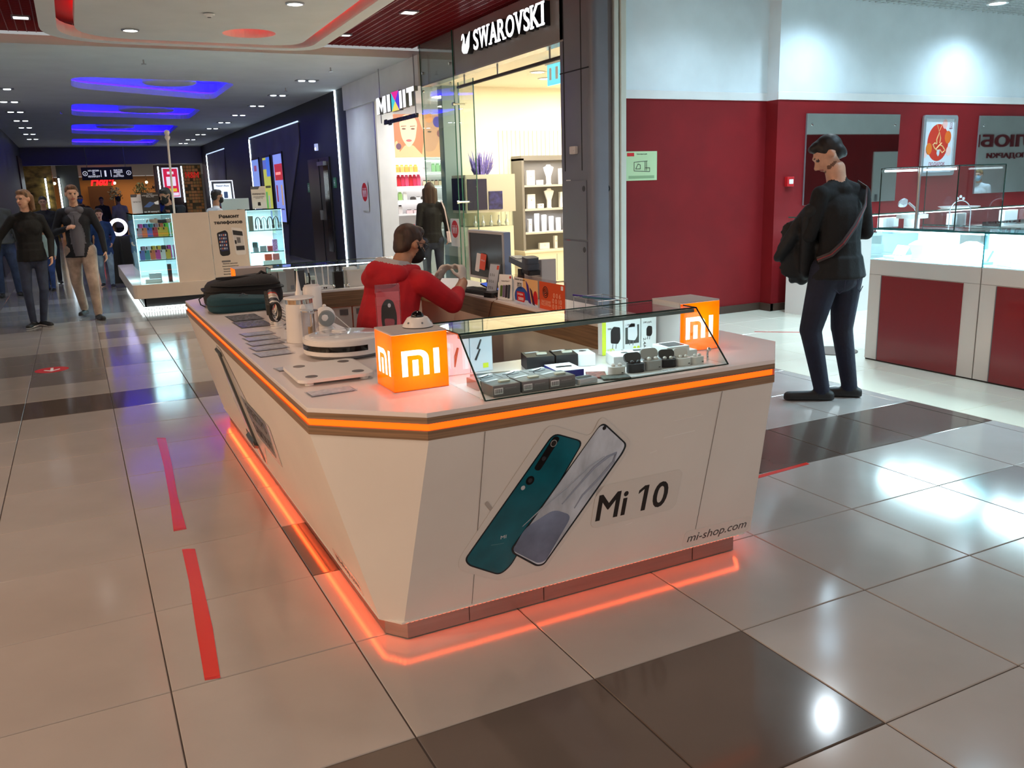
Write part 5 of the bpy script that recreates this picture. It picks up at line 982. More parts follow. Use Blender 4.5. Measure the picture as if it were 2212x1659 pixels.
# things on the grey pilaster
def on_pil(name, label, cat, y, z, w, h, mat, d=.004): t = thing(name, label, cat, (5.295, y, z)); f = Matrix(((0, 0, -1, 5.2995), (-1, 0, 0, y), (0, 1, 0, z), (0, 0, 0, 1))); MB().prism([(-w/2, -h/2), (w/2, -h/2), (w/2, h/2), (-w/2, h/2)], f, 0, d).build('plate', mat, t); return t, f
t, f = on_pil('fire_hose_sign', 'red and white fire hose sign on the upper cabinet door', 'sign', 5.44, 1.47, .09, .2, mPAPER); flat('red_square', [(-.034, .0), (.034, .0), (.034, .085), (-.034, .085)], mREDP, f, .004, .005, t); flat('hose_mark', [(-.02, .02), (0, .02), (0, .07), (-.02, .07)], mPAPER, f, .005, .006, t); text('lettering', 'ПК-30', mREDP, f @ Matrix.Translation((0, -.03, .004)), .06, .018, t, .001)
t, f = on_pil('extinguisher_sign', 'small red fire extinguisher sign on the lower cabinet door', 'sign', 5.46, .88, .075, .11, mREDP); flat('bottle_mark', [(-.008, -.03), (.008, -.03), (.008, .03), (-.008, .03)], mPAPER, f, .004, .005, t)
for z0, z1, nm in ((.95, 1.56, 'upper'), (.30, .93, 'lower')):
    t = thing('fire_cabinet_door', '%s grey fire cabinet door with round finger hole on the pilaster' % nm, 'cabinet door', (5.295, 5.28, z0)); MB().box(5.288, 5.299, 5.07, 5.54, z0, z1).build('door', mPIL, t, bev=.003); MB().lathe([(.001, .002), (.028, .002), (.03, 0), (.001, 0)], 20, Matrix(((0, 0, -1, 5.288), (-1, 0, 0, 5.115), (0, 1, 0, z1-.085), (0, 0, 0, 1)))).build('finger_hole', M('hole_dark', (60, 60, 64), .6), t)
t = thing('wall_sensor', 'small white box fixed on the grey pilaster', 'sensor', (5.295, 5.29, 1.87)); MB().box(5.255, 5.2995, 5.235, 5.345, 1.83, 1.91).build('housing', M('off_white_plastic', (206, 196, 190), .5), t, bev=.008); box('screw', mPG, t, 5.253, 5.256, 5.25, 5.256, 1.86, 1.866)
t = thing('alarm_button', 'tiny red indicator lamp on the grey cabinet', 'lamp', (5.295, 5.47, 1.24)); MB().lathe([(.001, .012), (.01, .01), (.014, 0), (.001, 0)], 12, Matrix(((0, 0, -1, 5.2995), (-1, 0, 0, 5.47), (0, 1, 0, 1.24), (0, 0, 0, 1)))).build('lens', mREDP, t, smooth=True); box('base', mWHITE, t, 5.296, 5.2998, 5.45, 5.49, 1.222, 1.258)
t = thing('ribbon_curl', 'thin silver curling ribbon hanging high in the pilaster gap', 'ribbon', (5.47, 5.03, 3.2)); MB().tube([(5.47+.012*math.sin(i*1.1), 5.02, 3.45-i*.012) for i in range(24)], .003, 5).build('ribbon', mCHR, t)
t = thing('wall_hook', 'dark ring hook sticking out of the pilaster gap', 'hook', (5.52, 5.0, 1.47)); MB().tube([(5.515+.03*math.cos(a), 5.02, 1.47+.03*math.sin(a)) for a in [2*PI*i/16 for i in range(17)]], .008, 6).build('ring', mBLACK, t, smooth=True); cyl('bolt', mSTEEL, t, (5.515, 5.02, 1.5), (5.515, 5.06, 1.5), .006, n=8)
# ================================================================= COSMETICS SHOP
wq = struct(box('wall_cosmetics_back', M('bright_white', (238, 238, 240), .5), None, 5.6, 8.2, 12.3, 12.4, 0, 3.0)); struct(box('ceiling_cosmetics', mWHITE, None, 5.42, 8.6, 9.72, 12.4, 3.0, 3.05)); struct(box('wall_cosmetics_side', mWHITE, None, 8.2, 8.3, 9.72, 12.4, 0, 3.0)); struct(box('floor_cosmetics', M('white_shop_floor', (214, 214, 214), .2), None, 5.5, 8.3, 9.72, 12.4, -.05, .001))
sh = thing('cosmetics_shelf_unit', 'bright white wall shelf unit full of cosmetics', 'shelf', (6.3, 12.2, 0)); box('back_board', M('bright_white'), sh, 5.66, 7.3, 12.27, 12.3, 0, 2.06)
zs = (1.82, 1.58, 1.34, 1.10, .80, .45)
for z in zs: box('shelf_board', M('shelf_white', (240, 240, 242), .4), sh, 5.66, 7.3, 12.02, 12.27, z-.03, z)
for z in zs[:4]: box('shelf_light', M('shelf_led', (255, 255, 255), .4, emit=(255, 252, 250), es=5), sh, 5.7, 7.3, 12.20, 12.22, z+.20, z+.205)
lb = thing('lightbox_poster', 'large backlit beauty poster above the cosmetics shelves', 'poster', (6.4, 12.2, 2.06)); fr = Matrix(((1, 0, 0, 5.70), (0, 0, -1, 12.22), (0, 1, 0, 2.07), (0, 0, 0, 1)))
def em(name, col=(0, 0, 0), es=.9): return M(name, col, .4, emit=col, es=es)
box('frame', mWHITE, lb, 5.68, 7.0, 12.22, 12.3, 2.06, 2.83); flat('poster_base', [(0, .01), (1.28, .01), (1.28, .75), (0, .75)], em('poster_tan', (214, 150, 108)), fr, 0, .002, lb)
flat('hair_print', rpoly([(.02, .75), (.05, .3), (.0, .02), (.3, .02), (.55, .02), (.62, .4), (.5, .75)], .08), em('poster_brown', (170, 104, 70)), fr, .002, .003, lb); flat('face_print', rpoly([(.15, .62), (.19, .33), (.31, .16), (.44, .3), (.5, .62), (.4, .745), (.24, .745)], .08), em('poster_skin', (240, 184, 142)), fr, .003, .004, lb); flat('neck_print', rpoly([(.05, .01), (.24, .22), (.4, .22), (.6, .01)], .03), em('poster_skin2', (222, 156, 116)), fr, .0025, .0035, lb)
flat('lips_print', ell(.32, .30, .055, .022, 18), em('poster_lips', (176, 84, 84)), fr, .004, .005, lb)
for q in (.235, .405): flat('eye_print', ell(q, .5, .04, .014, 14), em('poster_eye', (92, 62, 48), .6), fr, .004, .005, lb); flat('brow_print', rpoly([(q-.05, .535), (q+.05, .545), (q+.05, .555), (q-.05, .55)], .004), em('poster_eye'), fr, .004, .005, lb)
flat('jar_print', ell(.12, .2, .05, .055, 20), em('poster_jar', (96, 66, 84), .6), fr, .005, .006, lb); flat('hand_print', rpoly([(.02, .02), (.06, .28), (.1, .3), (.14, .12), (.12, .02)], .03), em('poster_skin2'), fr, .004, .005, lb)
flat('second_face_print', rpoly([(.62, .1), (.66, .6), (.78, .74), (.95, .74), (.9, .3), (.8, .12)], .06), em('poster_shadow_skin', (196, 136, 104)), fr, .003, .004, lb); flat('eye_print', ell(.72, .45, .04, .014, 14), em('poster_eye'), fr, .004, .005, lb)
for cx, cy, rr, cc in ((.72, .68, .07, (226, 140, 80)), (.88, .62, .085, (58, 44, 150)), (.92, .42, .06, (130, 70, 80))): flat('dot_print', ell(cx, cy, rr, rr*1.1, 22), em('poster_dot_%d' % cc[0], cc), fr, .005, .006, lb)
def tubes(kind, z, x0, n, dx, w, h, cols, lb_, capc=None):
    for i in range(n):
        x = x0+i*dx; c = cols[i % len(cols)]
        t = thing(kind, '%s %s from the left on the %s cosmetics shelf' % (ORD[i], lb_[0], lb_[1]), kind.split('_')[-1], (x, 12.13, z), 0, lb_[0]+'s on the '+lb_[1]+' shelf'); mt = M('cos_%d_%d_%d' % c, c, .35)
        MB().loft([[(x+a*w*k/2, 12.13+b_*w*.6*k2/2, z+.001+h*q) for a, b_ in ((-1, -1), (1, -1), (1, 1), (-1, 1))] for q, k, k2 in ((0, .9, 1), (.15, 1, 1), (.85, 1, .9), (1, .9, .5))]).build('body', mt, t); box('cap', M('cap_%d' % (capc or c)[0], capc or c, .3), t, x-w*.32, x+w*.32, 12.115, 12.145, z+.001+h, z+.001+h*1.18)
tubes('cosmetic_jar', zs[0], 5.74, 5, .085, .07, .11, [(244, 176, 80), (240, 190, 110)], ('orange jar', 'top'), (250, 196, 60)); tubes('cosmetic_bottle', zs[0], 6.42, 4, .085, .07, .12, [(150, 206, 150)], ('pale green bottle', 'top'), (130, 200, 140))
t = thing('shelf_card', 'grey card with lettering standing on the top cosmetics shelf', 'sign', (6.27, 12.1, zs[0])); box('card', M('grey_card_2', (198, 198, 200), .5), t, 6.16, 6.38, 12.12, 12.125, zs[0]+.001, zs[0]+.17); text('lettering', 'тело', mPG, frame((6.27, 12.12, zs[0]+.06), (1, 0, 0), (0, 0, 1)), .1, .03, t, .001)
tubes('cosmetic_tube', zs[1], 5.75, 6, .075, .066, .17, [(214, 30, 50), (226, 50, 90), (236, 80, 120)], ('red tube', 'second')); tubes('cosmetic_jar', zs[1], 6.24, 5, .075, .062, .08, [(226, 206, 170), (210, 170, 140)], ('black capped jar', 'second'), (24, 22, 22)); tubes('cosmetic_pack', zs[1], 6.63, 4, .08, .07, .14, [(120, 200, 80), (214, 220, 206)], ('green pack', 'second'))
tubes('cosmetic_tube', zs[2], 5.76, 2, .09, .07, .12, [(160, 206, 120), (232, 232, 226)], ('pale tube', 'third')); tubes('cosmetic_palette', zs[2], 6.0, 4, .1, .085, .045, [(60, 56, 56), (210, 206, 206)], ('small palette', 'third'), (40, 40, 42)); tubes('cosmetic_bottle', zs[3], 5.75, 1, .09, .07, .13, [(226, 220, 220)], ('white bottle', 'fourth'), (20, 20, 20)); tubes('cosmetic_box', zs[3], 5.92, 5, .13, .11, .06, [(222, 196, 200)], ('pink box', 'fourth'), (30, 28, 30)); tubes('cosmetic_box', zs[4], 5.78, 8, .1, .085, .09, [(226, 216, 206), (214, 200, 190)], ('beige box', 'fifth'))
mx = thing('hanging_shop_sign', 'glowing white hanging sign with a multicoloured letter X', 'sign', (5.2, 10.35, 2.7)); fr = Matrix(((0, 0, -1, 5.2), (-1, 0, 0, 0), (0, 1, 0, 0), (0, 0, 0, 1))); mML = M('mixit_white', (255, 255, 255), .3, emit=(250, 252, 255), es=1.2)
def quad(nm, pts, mat): flat('letter_side', [((p[0]-sum(q[0] for q in pts)/len(pts))*1.06+sum(q[0] for q in pts)/len(pts), (p[1]-2.845)*1.03+2.845) for p in pts], M('sign_side_grey', (88, 90, 94), .5), fr, 0, .06, mx); flat(nm, pts, mat, fr, .0605, .066, mx)
y0 = -11.24
for a, b_ in ((0, .13), (.33, .46)): quad('letter_stroke', [(y0+a, 2.72), (y0+b_, 2.72), (y0+b_, 2.97), (y0+a, 2.97)], mML)
quad('letter_stroke', [(y0+.13, 2.97), (y0+.245, 2.83), (y0+.245, 2.74), (y0+.13, 2.88)], mML); quad('letter_stroke', [(y0+.245, 2.83), (y0+.33, 2.97), (y0+.33, 2.88), (y0+.245, 2.74)], mML); quad('letter_stroke', [(y0+.53, 2.72), (y0+.66, 2.72), (y0+.66, 2.97), (y0+.53, 2.97)], mML)
X0, X1, Zm = y0+.74, y0+1.08, 2.845
for nm, pts, c in (('letter_wedge', [(X0, 2.985), (X1, 2.985), ((X0+X1)/2, Zm)], (232, 30, 140)), ('letter_wedge', [(X0, 2.985), ((X0+X1)/2, Zm), (X0, 2.705)], (60, 200, 206)), ('letter_wedge', [(X1, 2.985), (X1, 2.705), ((X0+X1)/2, Zm)], (84, 60, 200)), ('letter_wedge', [(X0, 2.705), ((X0+X1)/2, Zm), (X1, 2.705)], (240, 224, 70))): quad(nm, pts, M('sign_%d' % c[0], c, .3, emit=c, es=.8))
for a in (1.10, 1.26): quad('letter_stroke', [(y0+a, 2.72), (y0+a+.1, 2.72), (y0+a+.1, 2.97), (y0+a, 2.97)], mML)
quad('letter_stroke', [(y0+1.52, 2.72), (y0+1.62, 2.72), (y0+1.62, 2.97), (y0+1.52, 2.97)], mML); quad('letter_stroke', [(y0+1.42, 2.91), (y0+1.72, 2.91), (y0+1.72, 2.975), (y0+1.42, 2.975)], mML)
for a in (.1, 1.68): cyl('hanger', mSTEEL, mx, (5.17, 11.24-a, 2.58), (5.17, 11.24-a, 3.415), .008, n=6)
text('tagline', 'Натуральная косметика', mBLACK, fr @ Matrix.Translation((-10.28, 2.575, 0)), 1.5, .10, mx, .03, .02, shear=.2)
# ================================================================= DARK CORRIDOR WALL: screens, signs
fr = Matrix(((0, 0, -1, 5.278), (-1, 0, 0, 0), (0, 1, 0, 0), (0, 0, 0, 1)))
def ad(label, ya, yb, z0, z1, parts):
    t = thing('lightbox_advert', label, 'advert', (5.27, (ya+yb)/2, z0), 0, 'tall lightbox adverts on the dark wall'); flat('frame', [(-ya-.05, z0-.05), (-yb+.05, z0-.05), (-yb+.05, z1+.05), (-ya-.05, z1+.05)], mBLACK, fr, -.002, .03, t)
    for nm, u0, u1, v0, v1, c in parts: flat(nm, [(-ya+(ya-yb)*u0, z0+(z1-z0)*v0), (-ya+(ya-yb)*u1, z0+(z1-z0)*v0), (-ya+(ya-yb)*u1, z0+(z1-z0)*v1), (-ya+(ya-yb)*u0, z0+(z1-z0)*v1)], em('ad_%d_%d_%d' % c, c, .75), fr, .03+.001*(nm != 'screen'), .032+.002*(nm != 'screen'), t)
ad('blue-white lightbox advert, farthest of three on the dark wall', 23.05, 22.12, .9, 2.46, [('screen', 0, 1, 0, 1, (130, 160, 240)), ('print', .3, .7, .8, .9, (150, 80, 130)), ('print', .3, .8, .45, .5, (40, 60, 120)), ('print', .35, .6, .2, .35, (110, 120, 180))]); ad('green and yellow lightbox advert, middle of three on the dark wall', 21.5, 20.62, .5, 2.46, [('screen', 0, 1, 0, 1, (190, 196, 80)), ('print', .5, 1, .75, 1, (70, 120, 240)), ('print', 0, .5, .85, .97, (90, 110, 200)), ('print', .1, .35, .1, .55, (90, 170, 90)), ('print', .4, .8, .1, .3, (60, 90, 220)), ('print', .45, .65, .3, .5, (170, 170, 170)), ('print', .15, .9, .6, .63, (60, 60, 20))])
ad('white and red lightbox advert, nearest of three on the dark wall', 20.15, 19.17, .82, 2.48, [('screen', 0, 1, 0, 1, (140, 160, 244)), ('print', .1, 1, .62, .86, (190, 40, 50)), ('print', .2, .8, .7, .74, (236, 190, 190)), ('print', .15, .3, .3, .55, (150, 40, 60)), ('print', .7, .85, .25, .55, (200, 160, 110)), ('print', .2, .9, .18, .2, (60, 60, 100))])
for y, z, nm in ((16.81, 1.63, 'left'), (14.65, 1.7, 'right')):
    t = thing('direction_sign', 'small green square sign on the %s of the black door' % nm, 'sign', (5.29, y, z), 0, 'small green signs beside the black door'); MB().box(5.285, 5.2995, y-.09, y+.09, z-.1, z+.1).build('plate', M('dark_green_sign', (30, 92, 70), .4, emit=(40, 130, 90), es=.15), t); text('lettering', 'H', mPAPER, Matrix(((0, 0, -1, 5.285), (-1, 0, 0, y), (0, 1, 0, z), (0, 0, 0, 1))), .08, .12, t, .001)
t = thing('wall_lamp', 'small white lit plate on the dark wall above the black door', 'lamp', (5.29, 15.84, 2.45)); MB().box(5.26, 5.2995, 15.76, 15.92, 2.38, 2.52).build('housing', M('lit_plate', (200, 206, 230), .4, emit=(170, 180, 230), es=.6), t); box('lens', mLAMPC, t, 5.255, 5.26, 15.8, 15.88, 2.4, 2.44)
# ================================================================= FAR END OF THE CORRIDOR
ff = thing('direction_board', 'black hanging direction board with white lettering at the corridor end', 'sign', (1.8, 33.3, 2.2)); fr = Matrix(((1, 0, 0, 1.85), (0, 0, -1, 33.3), (0, 1, 0, 2.45), (0, 0, 0, 1))); MB().prism([(-.86, -.23), (.86, -.23), (.86, .23), (-.86, .23)], fr, -.1, 0).build('board', mBLACK, ff)
mLIT = M('lit_lettering', (255, 255, 255), .4, emit=(230, 232, 240), es=.8)
text('lettering', '1', mLIT, fr @ Matrix.Translation((-.06, 0, 0)), .06, .22, ff, .004, .02)
for x in (-.22, .12): flat('divider', [(x, -.12), (x+.02, -.12), (x+.02, .12), (x, .12)], mLIT, fr, 0, .004, ff)
text('lettering', 'LADY & GENTLEMEN\nCITY\nKARI\nМЕБЕЛЬНЫЙ ЦЕНТР', mLIT, fr @ Matrix.Translation((-.45, 0, 0)), .4, .28, ff, .004, .01); text('lettering', 'PRIME STORE\nHENDERSON\nZARA\nДОДО ПИЦЦА', mLIT, fr @ Matrix.Translation((.38, 0, 0)), .36, .28, ff, .004, .01)
for x in (-.74, .74): MB().tube([fr @ Vector((x+.075*math.cos(a), .01+.075*math.sin(a), .006)) for a in [2*PI*i/20 for i in range(21)]], .009, 5).build('arrow_ring', mLIT, ff); flat('arrow', [(x-.02, -.02), (x+.02, -.02), (x, .05)], mLIT, fr, 0, .006, ff)
for x in (1.2, 2.5): cyl('hanger', mSTEEL, ff, (x, 33.35, 2.66), (x, 33.35, 3.42), .012, n=6)
struct(box('ceiling_hall', M('hall_ceiling', (150, 146, 142), .7), None, -6, 12, 33.9, 50, 3.35, 3.45)); struct(box('wall_hall_left', M('hall_wall', (118, 112, 108), .7), None, -6, -.3, 44.6, 45, 0, 3.4)); struct(box('wall_hall_right', M('hall_wall'), None, 6.2, 12, 44.6, 45, 0, 3.4)); hb = struct(box('wall_hall_fascia', M('hall_fascia', (176, 172, 166), .6), None, -6, 12, 44.5, 45, 2.62, 3.4)); struct(box('wall_store_back', M('store_tan', (196, 150, 100), .7), None, -1, 7, 49.5, 49.8, 0, 2.7)); struct(box('wall_store_dark', M('store_brown', (70, 46, 34), .7), None, 1.4, 2.6, 48.8, 49, 0, 2.2)); struct(box('wall_hall_west', M('hall_wall'), None, -6.2, -6, 33, 50, 0, 3.4)); struct(box('wall_hall_east', M('hall_wall'), None, 12, 12.2, 33, 50, 0, 3.4))
hm = thing('red_store_sign', 'small glowing red store sign at the end of the corridor', 'sign', (2.0, 44.4, 2.2)); text('lettering', 'H&M', M('red_sign', (255, 30, 30), .4, emit=(255, 14, 18), es=4), frame((2.02, 44.4, 2.42), (1, 0, 0), (0, 0, 1)), 1.1, .5, hm, .06, .03, shear=.3); box('mount', mBLACK, hm, 1.6, 2.5, 44.455, 44.498, 2.3, 2.72)
area_light((3, 47.2, 2.6), 4, 80, (255, 196, 130), sy=3); area_light((2, 39, 3.3), 3, 130, (255, 226, 205), sy=6)
for n, (x, z) in enumerate(((-.1, 2.35), (.75, 2.25), (2.6, 2.3), (4.1, 2.3), (4.6, 2.32))):
    t = thing('track_spot', ORD[n]+' warm shop spotlight from the left inside the far store', 'lamp', (x, 46, z), 0, 'warm spotlights inside the far store'); MB().sphere((x, 46, z), .07, 10).build('lens', M('warm_spot', (255, 230, 190), .4, emit=(255, 226, 176), es=8), t, smooth=True); cyl('stem', mBLACK, t, (x, 46, z+.06), (x, 46, 3.35), .015, n=6)
# left gold pillar, white light tubes, right red poster and gold mosaic wall
gp = struct(box('wall_gold_pillar', M('gold_gloss', (126, 100, 50), .25, .5, noise=((3, 3, 6), .5)), None, -.95, .0, 35.0, 35.5, 0, 3.3)); 
for x, y in ((-.25, 34.94), (.2, 35.14)): t = thing('light_tube', 'vertical white light tube by the %s' % ('gold pillar' if x < 0 else 'grey column at the hall entrance'), 'lamp', (x, y, 1), 0, 'vertical light tubes at the hall entrance'); box('tube', mWLED, t, x-.025, x+.025, y-.03, y+.03, 1.25, 2.35); box('holder', mBLACK, t, x-.035, x+.035, y+.03, y+.06, 1.2, 2.4)
struct(box('wall_hall_column', M('hall_column', (112, 110, 100), .6), None, .15, .9, 35.2, 35.6, 0, 3.3))
gm = struct(box('wall_gold_mosaic', M('gold_base', (96, 76, 40), .4, .4), None, 4.62, 5.3, 34.3, 34.5, 0, 2.75)); rnd = random.Random(5)
for i in range(6):
    for j in range(22):
        if rnd.random() < .8: x, z = 4.64+i*.11, .05+j*.122; box('gold_tile', MATS.get('gold_tile_%d' % rnd.randrange(3)) or M('gold_tile_%d' % rnd.randrange(3), (150+20*rnd.randrange(3), 120, 62), .3, .5), gm, x, x+.085+.02*rnd.random(), 34.27+.02*rnd.random(), 34.3, z, z+.1)
text('mirrored_glow', 'H&M', M('sign_reflection_red', (190, 40, 30), .5, emit=(220, 40, 24), es=.5), frame((4.95, 34.26, 2.35), (1, 0, 0), (0, 0, 1)), .5, .24, gm, .01, .02)  # reflection of the store sign, painted as faintly glowing letters on the mosaic
struct(box('wall_brown_pier', M('brown_pier', (64, 38, 32), .5), None, 3.55, 4.62, 34.4, 34.6, 0, 2.75)); 
pp = thing('red_lightbox_poster', 'red lightbox poster with white phone picture by the gold mosaic', 'poster', (4.15, 34.3, 1.3)); fr = Matrix(((1, 0, 0, 4.15), (0, 0, -1, 34.36), (0, 1, 0, 1.55), (0, 0, 0, 1))); MB().prism([(-.3, -.05), (.3, -.05), (.3, 1.1), (-.3, 1.1)], fr, -.04, 0).build('frame', M('lit_frame', (230, 230, 240), .4, emit=(220, 230, 255), es=.9), pp); flat('poster', [(-.26, -.01), (.26, -.01), (.26, 1.06), (-.26, 1.06)], em('poster_magenta', (214, 34, 74), .8), fr, 0, .004, pp); flat('phone_print', [(-.17, .4), (.17, .4), (.17, .75), (-.17, .75)], em('poster_pale', (236, 220, 240), .9), fr, .004, .008, pp); flat('print', [(-.12, .85), (.12, .85), (.12, .95), (-.12, .95)], em('poster_pale'), fr, .004, .008, pp); flat('print', [(-.18, .18), (.18, .18), (.18, .3), (-.18, .3)], em('poster_yellow', (230, 200, 60), .8), fr, .004, .008, pp); flat('print', [(-.24, .02), (.24, .02), (.24, .14), (-.24, .14)], em('poster_pale'), fr, .004, .008, pp)
for x in (3.72, 4.58): t = thing('light_tube', 'vertical light tube at the %s edge of the red poster and mosaic' % ('left' if x < 4 else 'right'), 'lamp', (x, 34.2, 1), 0, 'vertical light tubes at the hall entrance'); box('tube', mWLED, t, x-.02, x+.02, 34.34, 34.37, 1.3, 2.7); box('holder', mBLACK, t, x-.03, x+.03, 34.37, 34.41, 1.28, 2.72)
# planters / trees in the hall
for n, (x, y, h, lb_) in enumerate(((2.35, 41, 2.05, 'leafy tree left of the red store sign posts'), (3.4, 40, 2.2, 'grey-green tree with bright leaves in the middle of the hall'), (4.1, 39, 2.25, 'dark brown tree at the right of the hall'))):
    t = thing('indoor_tree', lb_, 'tree', (x, y, 0), 0, 'indoor trees in the far hall'); b = MB(); rnd = random.Random(n)
    for i in range(160):
        a, e = rnd.uniform(0, 2*PI), rnd.uniform(-.8, 1.4); r_ = rnd.uniform(.12, .36); c = Vector((x+r_*math.cos(a)*math.cos(e), y+r_*math.sin(a)*math.cos(e), h-.35+r_*math.sin(e))); u = Vector((rnd.uniform(-1, 1), rnd.uniform(-1, 1), rnd.uniform(-1, 1))).normalized()*.06; v_ = u.orthogonal().normalized()*.03; b.add([c-u, c+v_, c+u, c-v_], [(0, 1, 2, 3)])
    tag(b.build('foliage', M('hall_leaf_%d' % n, ((70, 70, 58), (84, 96, 60), (52, 40, 32))[n], .7), t), kind='stuff'); cyl('trunk', M('trunk_brown', (60, 44, 34), .8), t, (x, y, .4), (x, y, h-.4), .04); MB().lathe([(.001, 0), (.2, 0), (.26, .45), (.001, .45)], 16, Matrix.Translation((x, y, 0))).build('pot', M('dark_pot', (50, 46, 46), .5), t, smooth=True)
# ================================================================= PHONE REPAIR KIOSK
mK2 = M('beige_laminate', (206, 190, 176), .4, noise=(3, .02)); mCG = GL('cyan_glass', (240, 251, 252)); mLG = M('lit_shelf_back', (226, 240, 244), .4)
k2 = thing('repair_kiosk', 'beige phone repair kiosk with glowing glass cases and lit base', 'counter', (2.2, 11.5, 0))
MB().prism(rpoly([(1.10, 9.75), (3.42, 9.75), (3.42, 13.9), (1.10, 13.9)], .08), Matrix(), .205, .392, [[(1.72, 10.55), (3.05, 10.55), (3.05, 13.2), (1.72, 13.2)]]).build('platform', mK2, k2, bev=.006)
MB().box(1.24, 3.3, 10.05, 10.07, 0.05, .205).box(1.24, 1.26, 10.05, 13.7, .05, .205).box(3.28, 3.3, 10.05, 13.7, .05, .205).build('recessed_base', mBLACK, k2)
MB().box(1.22, 3.32, 9.985, 10.02, .0, .062).box(1.19, 1.22, 9.985, 13.75, 0, .062).build('base_light', M('base_led', (255, 255, 255), .4, emit=(224, 240, 240), es=3.6), k2)
b = MB()
for i in range(60): b.box(1.24+i*.034, 1.247+i*.034, 9.98, 9.986, .004, .058)
tag(b.build('base_light_ribs', M('rib_grey', (150, 156, 158), .5), k2), kind='stuff')
MB().box(1.70, 2.165, 9.80, 9.84, .392, 1.31).build('front_panel', mK2, k2); pnl = MB().box(2.172, 2.655, 9.80, 9.84, .392, 1.325).build('poster_panel', mK2, k2)
fr = Matrix(((1, 0, 0, 2.415), (0, 0, -1, 9.80), (0, 1, 0, .392), (0, 0, 0, 1)))
text('lettering', 'Ремонт', mINK, fr @ Matrix.Translation((.02, .85, 0)), .27, .052, pnl, .002, .045); text('lettering', 'телефонов', mINK, fr @ Matrix.Translation((.0, .765, 0)), .38, .06, pnl, .002, .04)
flat('phone_print', rpoly([(-.165, .63), (-.05, .665), (-.02, .63), (-.015, .335), (-.04, .315), (-.125, .31), (-.15, .34)], .02), mINK, fr, .0005, .002, pnl); flat('phone_screen', [(-.15, .61), (-.04, .635), (-.032, .385), (-.13, .375)], M('navy_screen_print', (36, 40, 78), .3), fr, .002, .003, pnl)
for i in range(4):
    for j in range(5): flat('app_icon', [(-.142+i*.027, .585-j*.046), (-.126+i*.027, .588-j*.046), (-.126+i*.027, .612-j*.046), (-.142+i*.027, .609-j*.046)], M('icon_%d' % ((i+j) % 3), ((200, 204, 210), (150, 160, 180), (206, 120, 90))[(i+j) % 3], .4), fr, .003, .004, pnl)
flat('phone_print', rpoly([(.03, .70), (.16, .68), (.19, .64), (.2, .33), (.18, .315), (.08, .315), (.06, .34)], .02), M('pale_phone', (214, 206, 202), .3), fr, .0005, .002, pnl); flat('phone_screen', [(.045, .66), (.175, .635), (.185, .37), (.075, .37)], M('pale_screen', (196, 190, 188), .3), fr, .002, .003, pnl); flat('screen_block', [(.045, .66), (.175, .635), (.178, .575), (.05, .595)], M('dark_block', (40, 38, 40), .4), fr, .003, .004, pnl); flat('screen_block', [(.072, .44), (.184, .44), (.185, .38), (.075, .38)], M('dark_block'), fr, .003, .004, pnl); flat('screen_block', [(.09, .56), (.14, .555), (.142, .48), (.095, .48)], M('mid_block', (110, 104, 104), .4), fr, .003, .004, pnl); flat('screen_block', [(.06, .52), (.085, .52), (.087, .47), (.062, .47)], M('dark_block'), fr, .003, .004, pnl)
flat('grey_mark', rrect(-.14, -.02, .225, .25, .008), M('mid_block'), fr, 0, .001, pnl)
for i, s in enumerate(('Замена дисплея', 'Замена аккумулятора', 'Замена стекла', 'Замена камеры', 'Восстановление')): text('lettering', s, mINK, fr @ Matrix.Translation((-.03, .205-i*.036, 0)), .2+.02*(i == 1), .018, pnl, .001, .03)
def glass_unit(x0, x1, y0, y1, z0, z1, shelves, nm):
    t = thing('glass_showcase', nm, 'display case', ((x0+x1)/2, (y0+y1)/2, z0), 0, 'glass showcases of the repair kiosk')
    MB().box(x0, x1, y0, y0+.008, z0, z1).build('front_pane', mCG, t); MB().box(x0, x0+.008, y0, y1, z0, z1).build('side_pane', mCG, t); MB().box(x1-.008, x1, y0, y1, z0, z1).build('side_pane', mCG, t); MB().box(x0, x1, y0, y1, z1, z1+.01).build('top_pane', mCG, t); box('back_panel', mLG, t, x0+.008, x1-.008, y1-.01, y1, z0, z1)
    for z in shelves: box('shelf', mCG, t, x0+.01, x1-.01, y0+.02, y1-.02, z, z+.008); box('shelf_edge', mGEDGE, t, x0+.008, x1-.008, y0+.012, y0+.02, z-.002, z+.01)
    for x in (x0, x1): MB().box(x-.004, x+.004, y0-.004, y0+.004, z0, z1).build('corner_light', M('cyan_led', (210, 255, 255), .4, emit=(196, 246, 255), es=1.5), t); MB().box(x0, x1, y0-.003, y0+.003, z1-.004, z1+.012).box(x0-.003, x0+.003, y0, y1, z1-.004, z1+.012).build('top_edge', mGEDGE, t)
    b = MB()
    for i in range(int((x1-x0)/.02)): b.box(x0+.01+i*.02, x0+.02+i*.02, y0+.03, y0+.10, z1-.012, z1-.003)
    tag(b.build('led_row', M('cyan_led'), t), kind='stuff')
    for z in (z1-.02, *[q-.01 for q in shelves]): area_light(((x0+x1)/2, (y0+y1)/2-.1, z), (x1-x0)*.8, 8, (214, 246, 255), sy=.2)
    return t
sL = (1.0, .70); glass_unit(1.22, 1.69, 9.80, 11.3, .392, 1.31, sL, 'glowing left glass showcase full of phone covers on the repair kiosk'); glass_unit(2.67, 3.15, 9.80, 10.5, .392, 1.31, (1.02, .72), 'glowing right glass showcase with headphones on the repair kiosk')
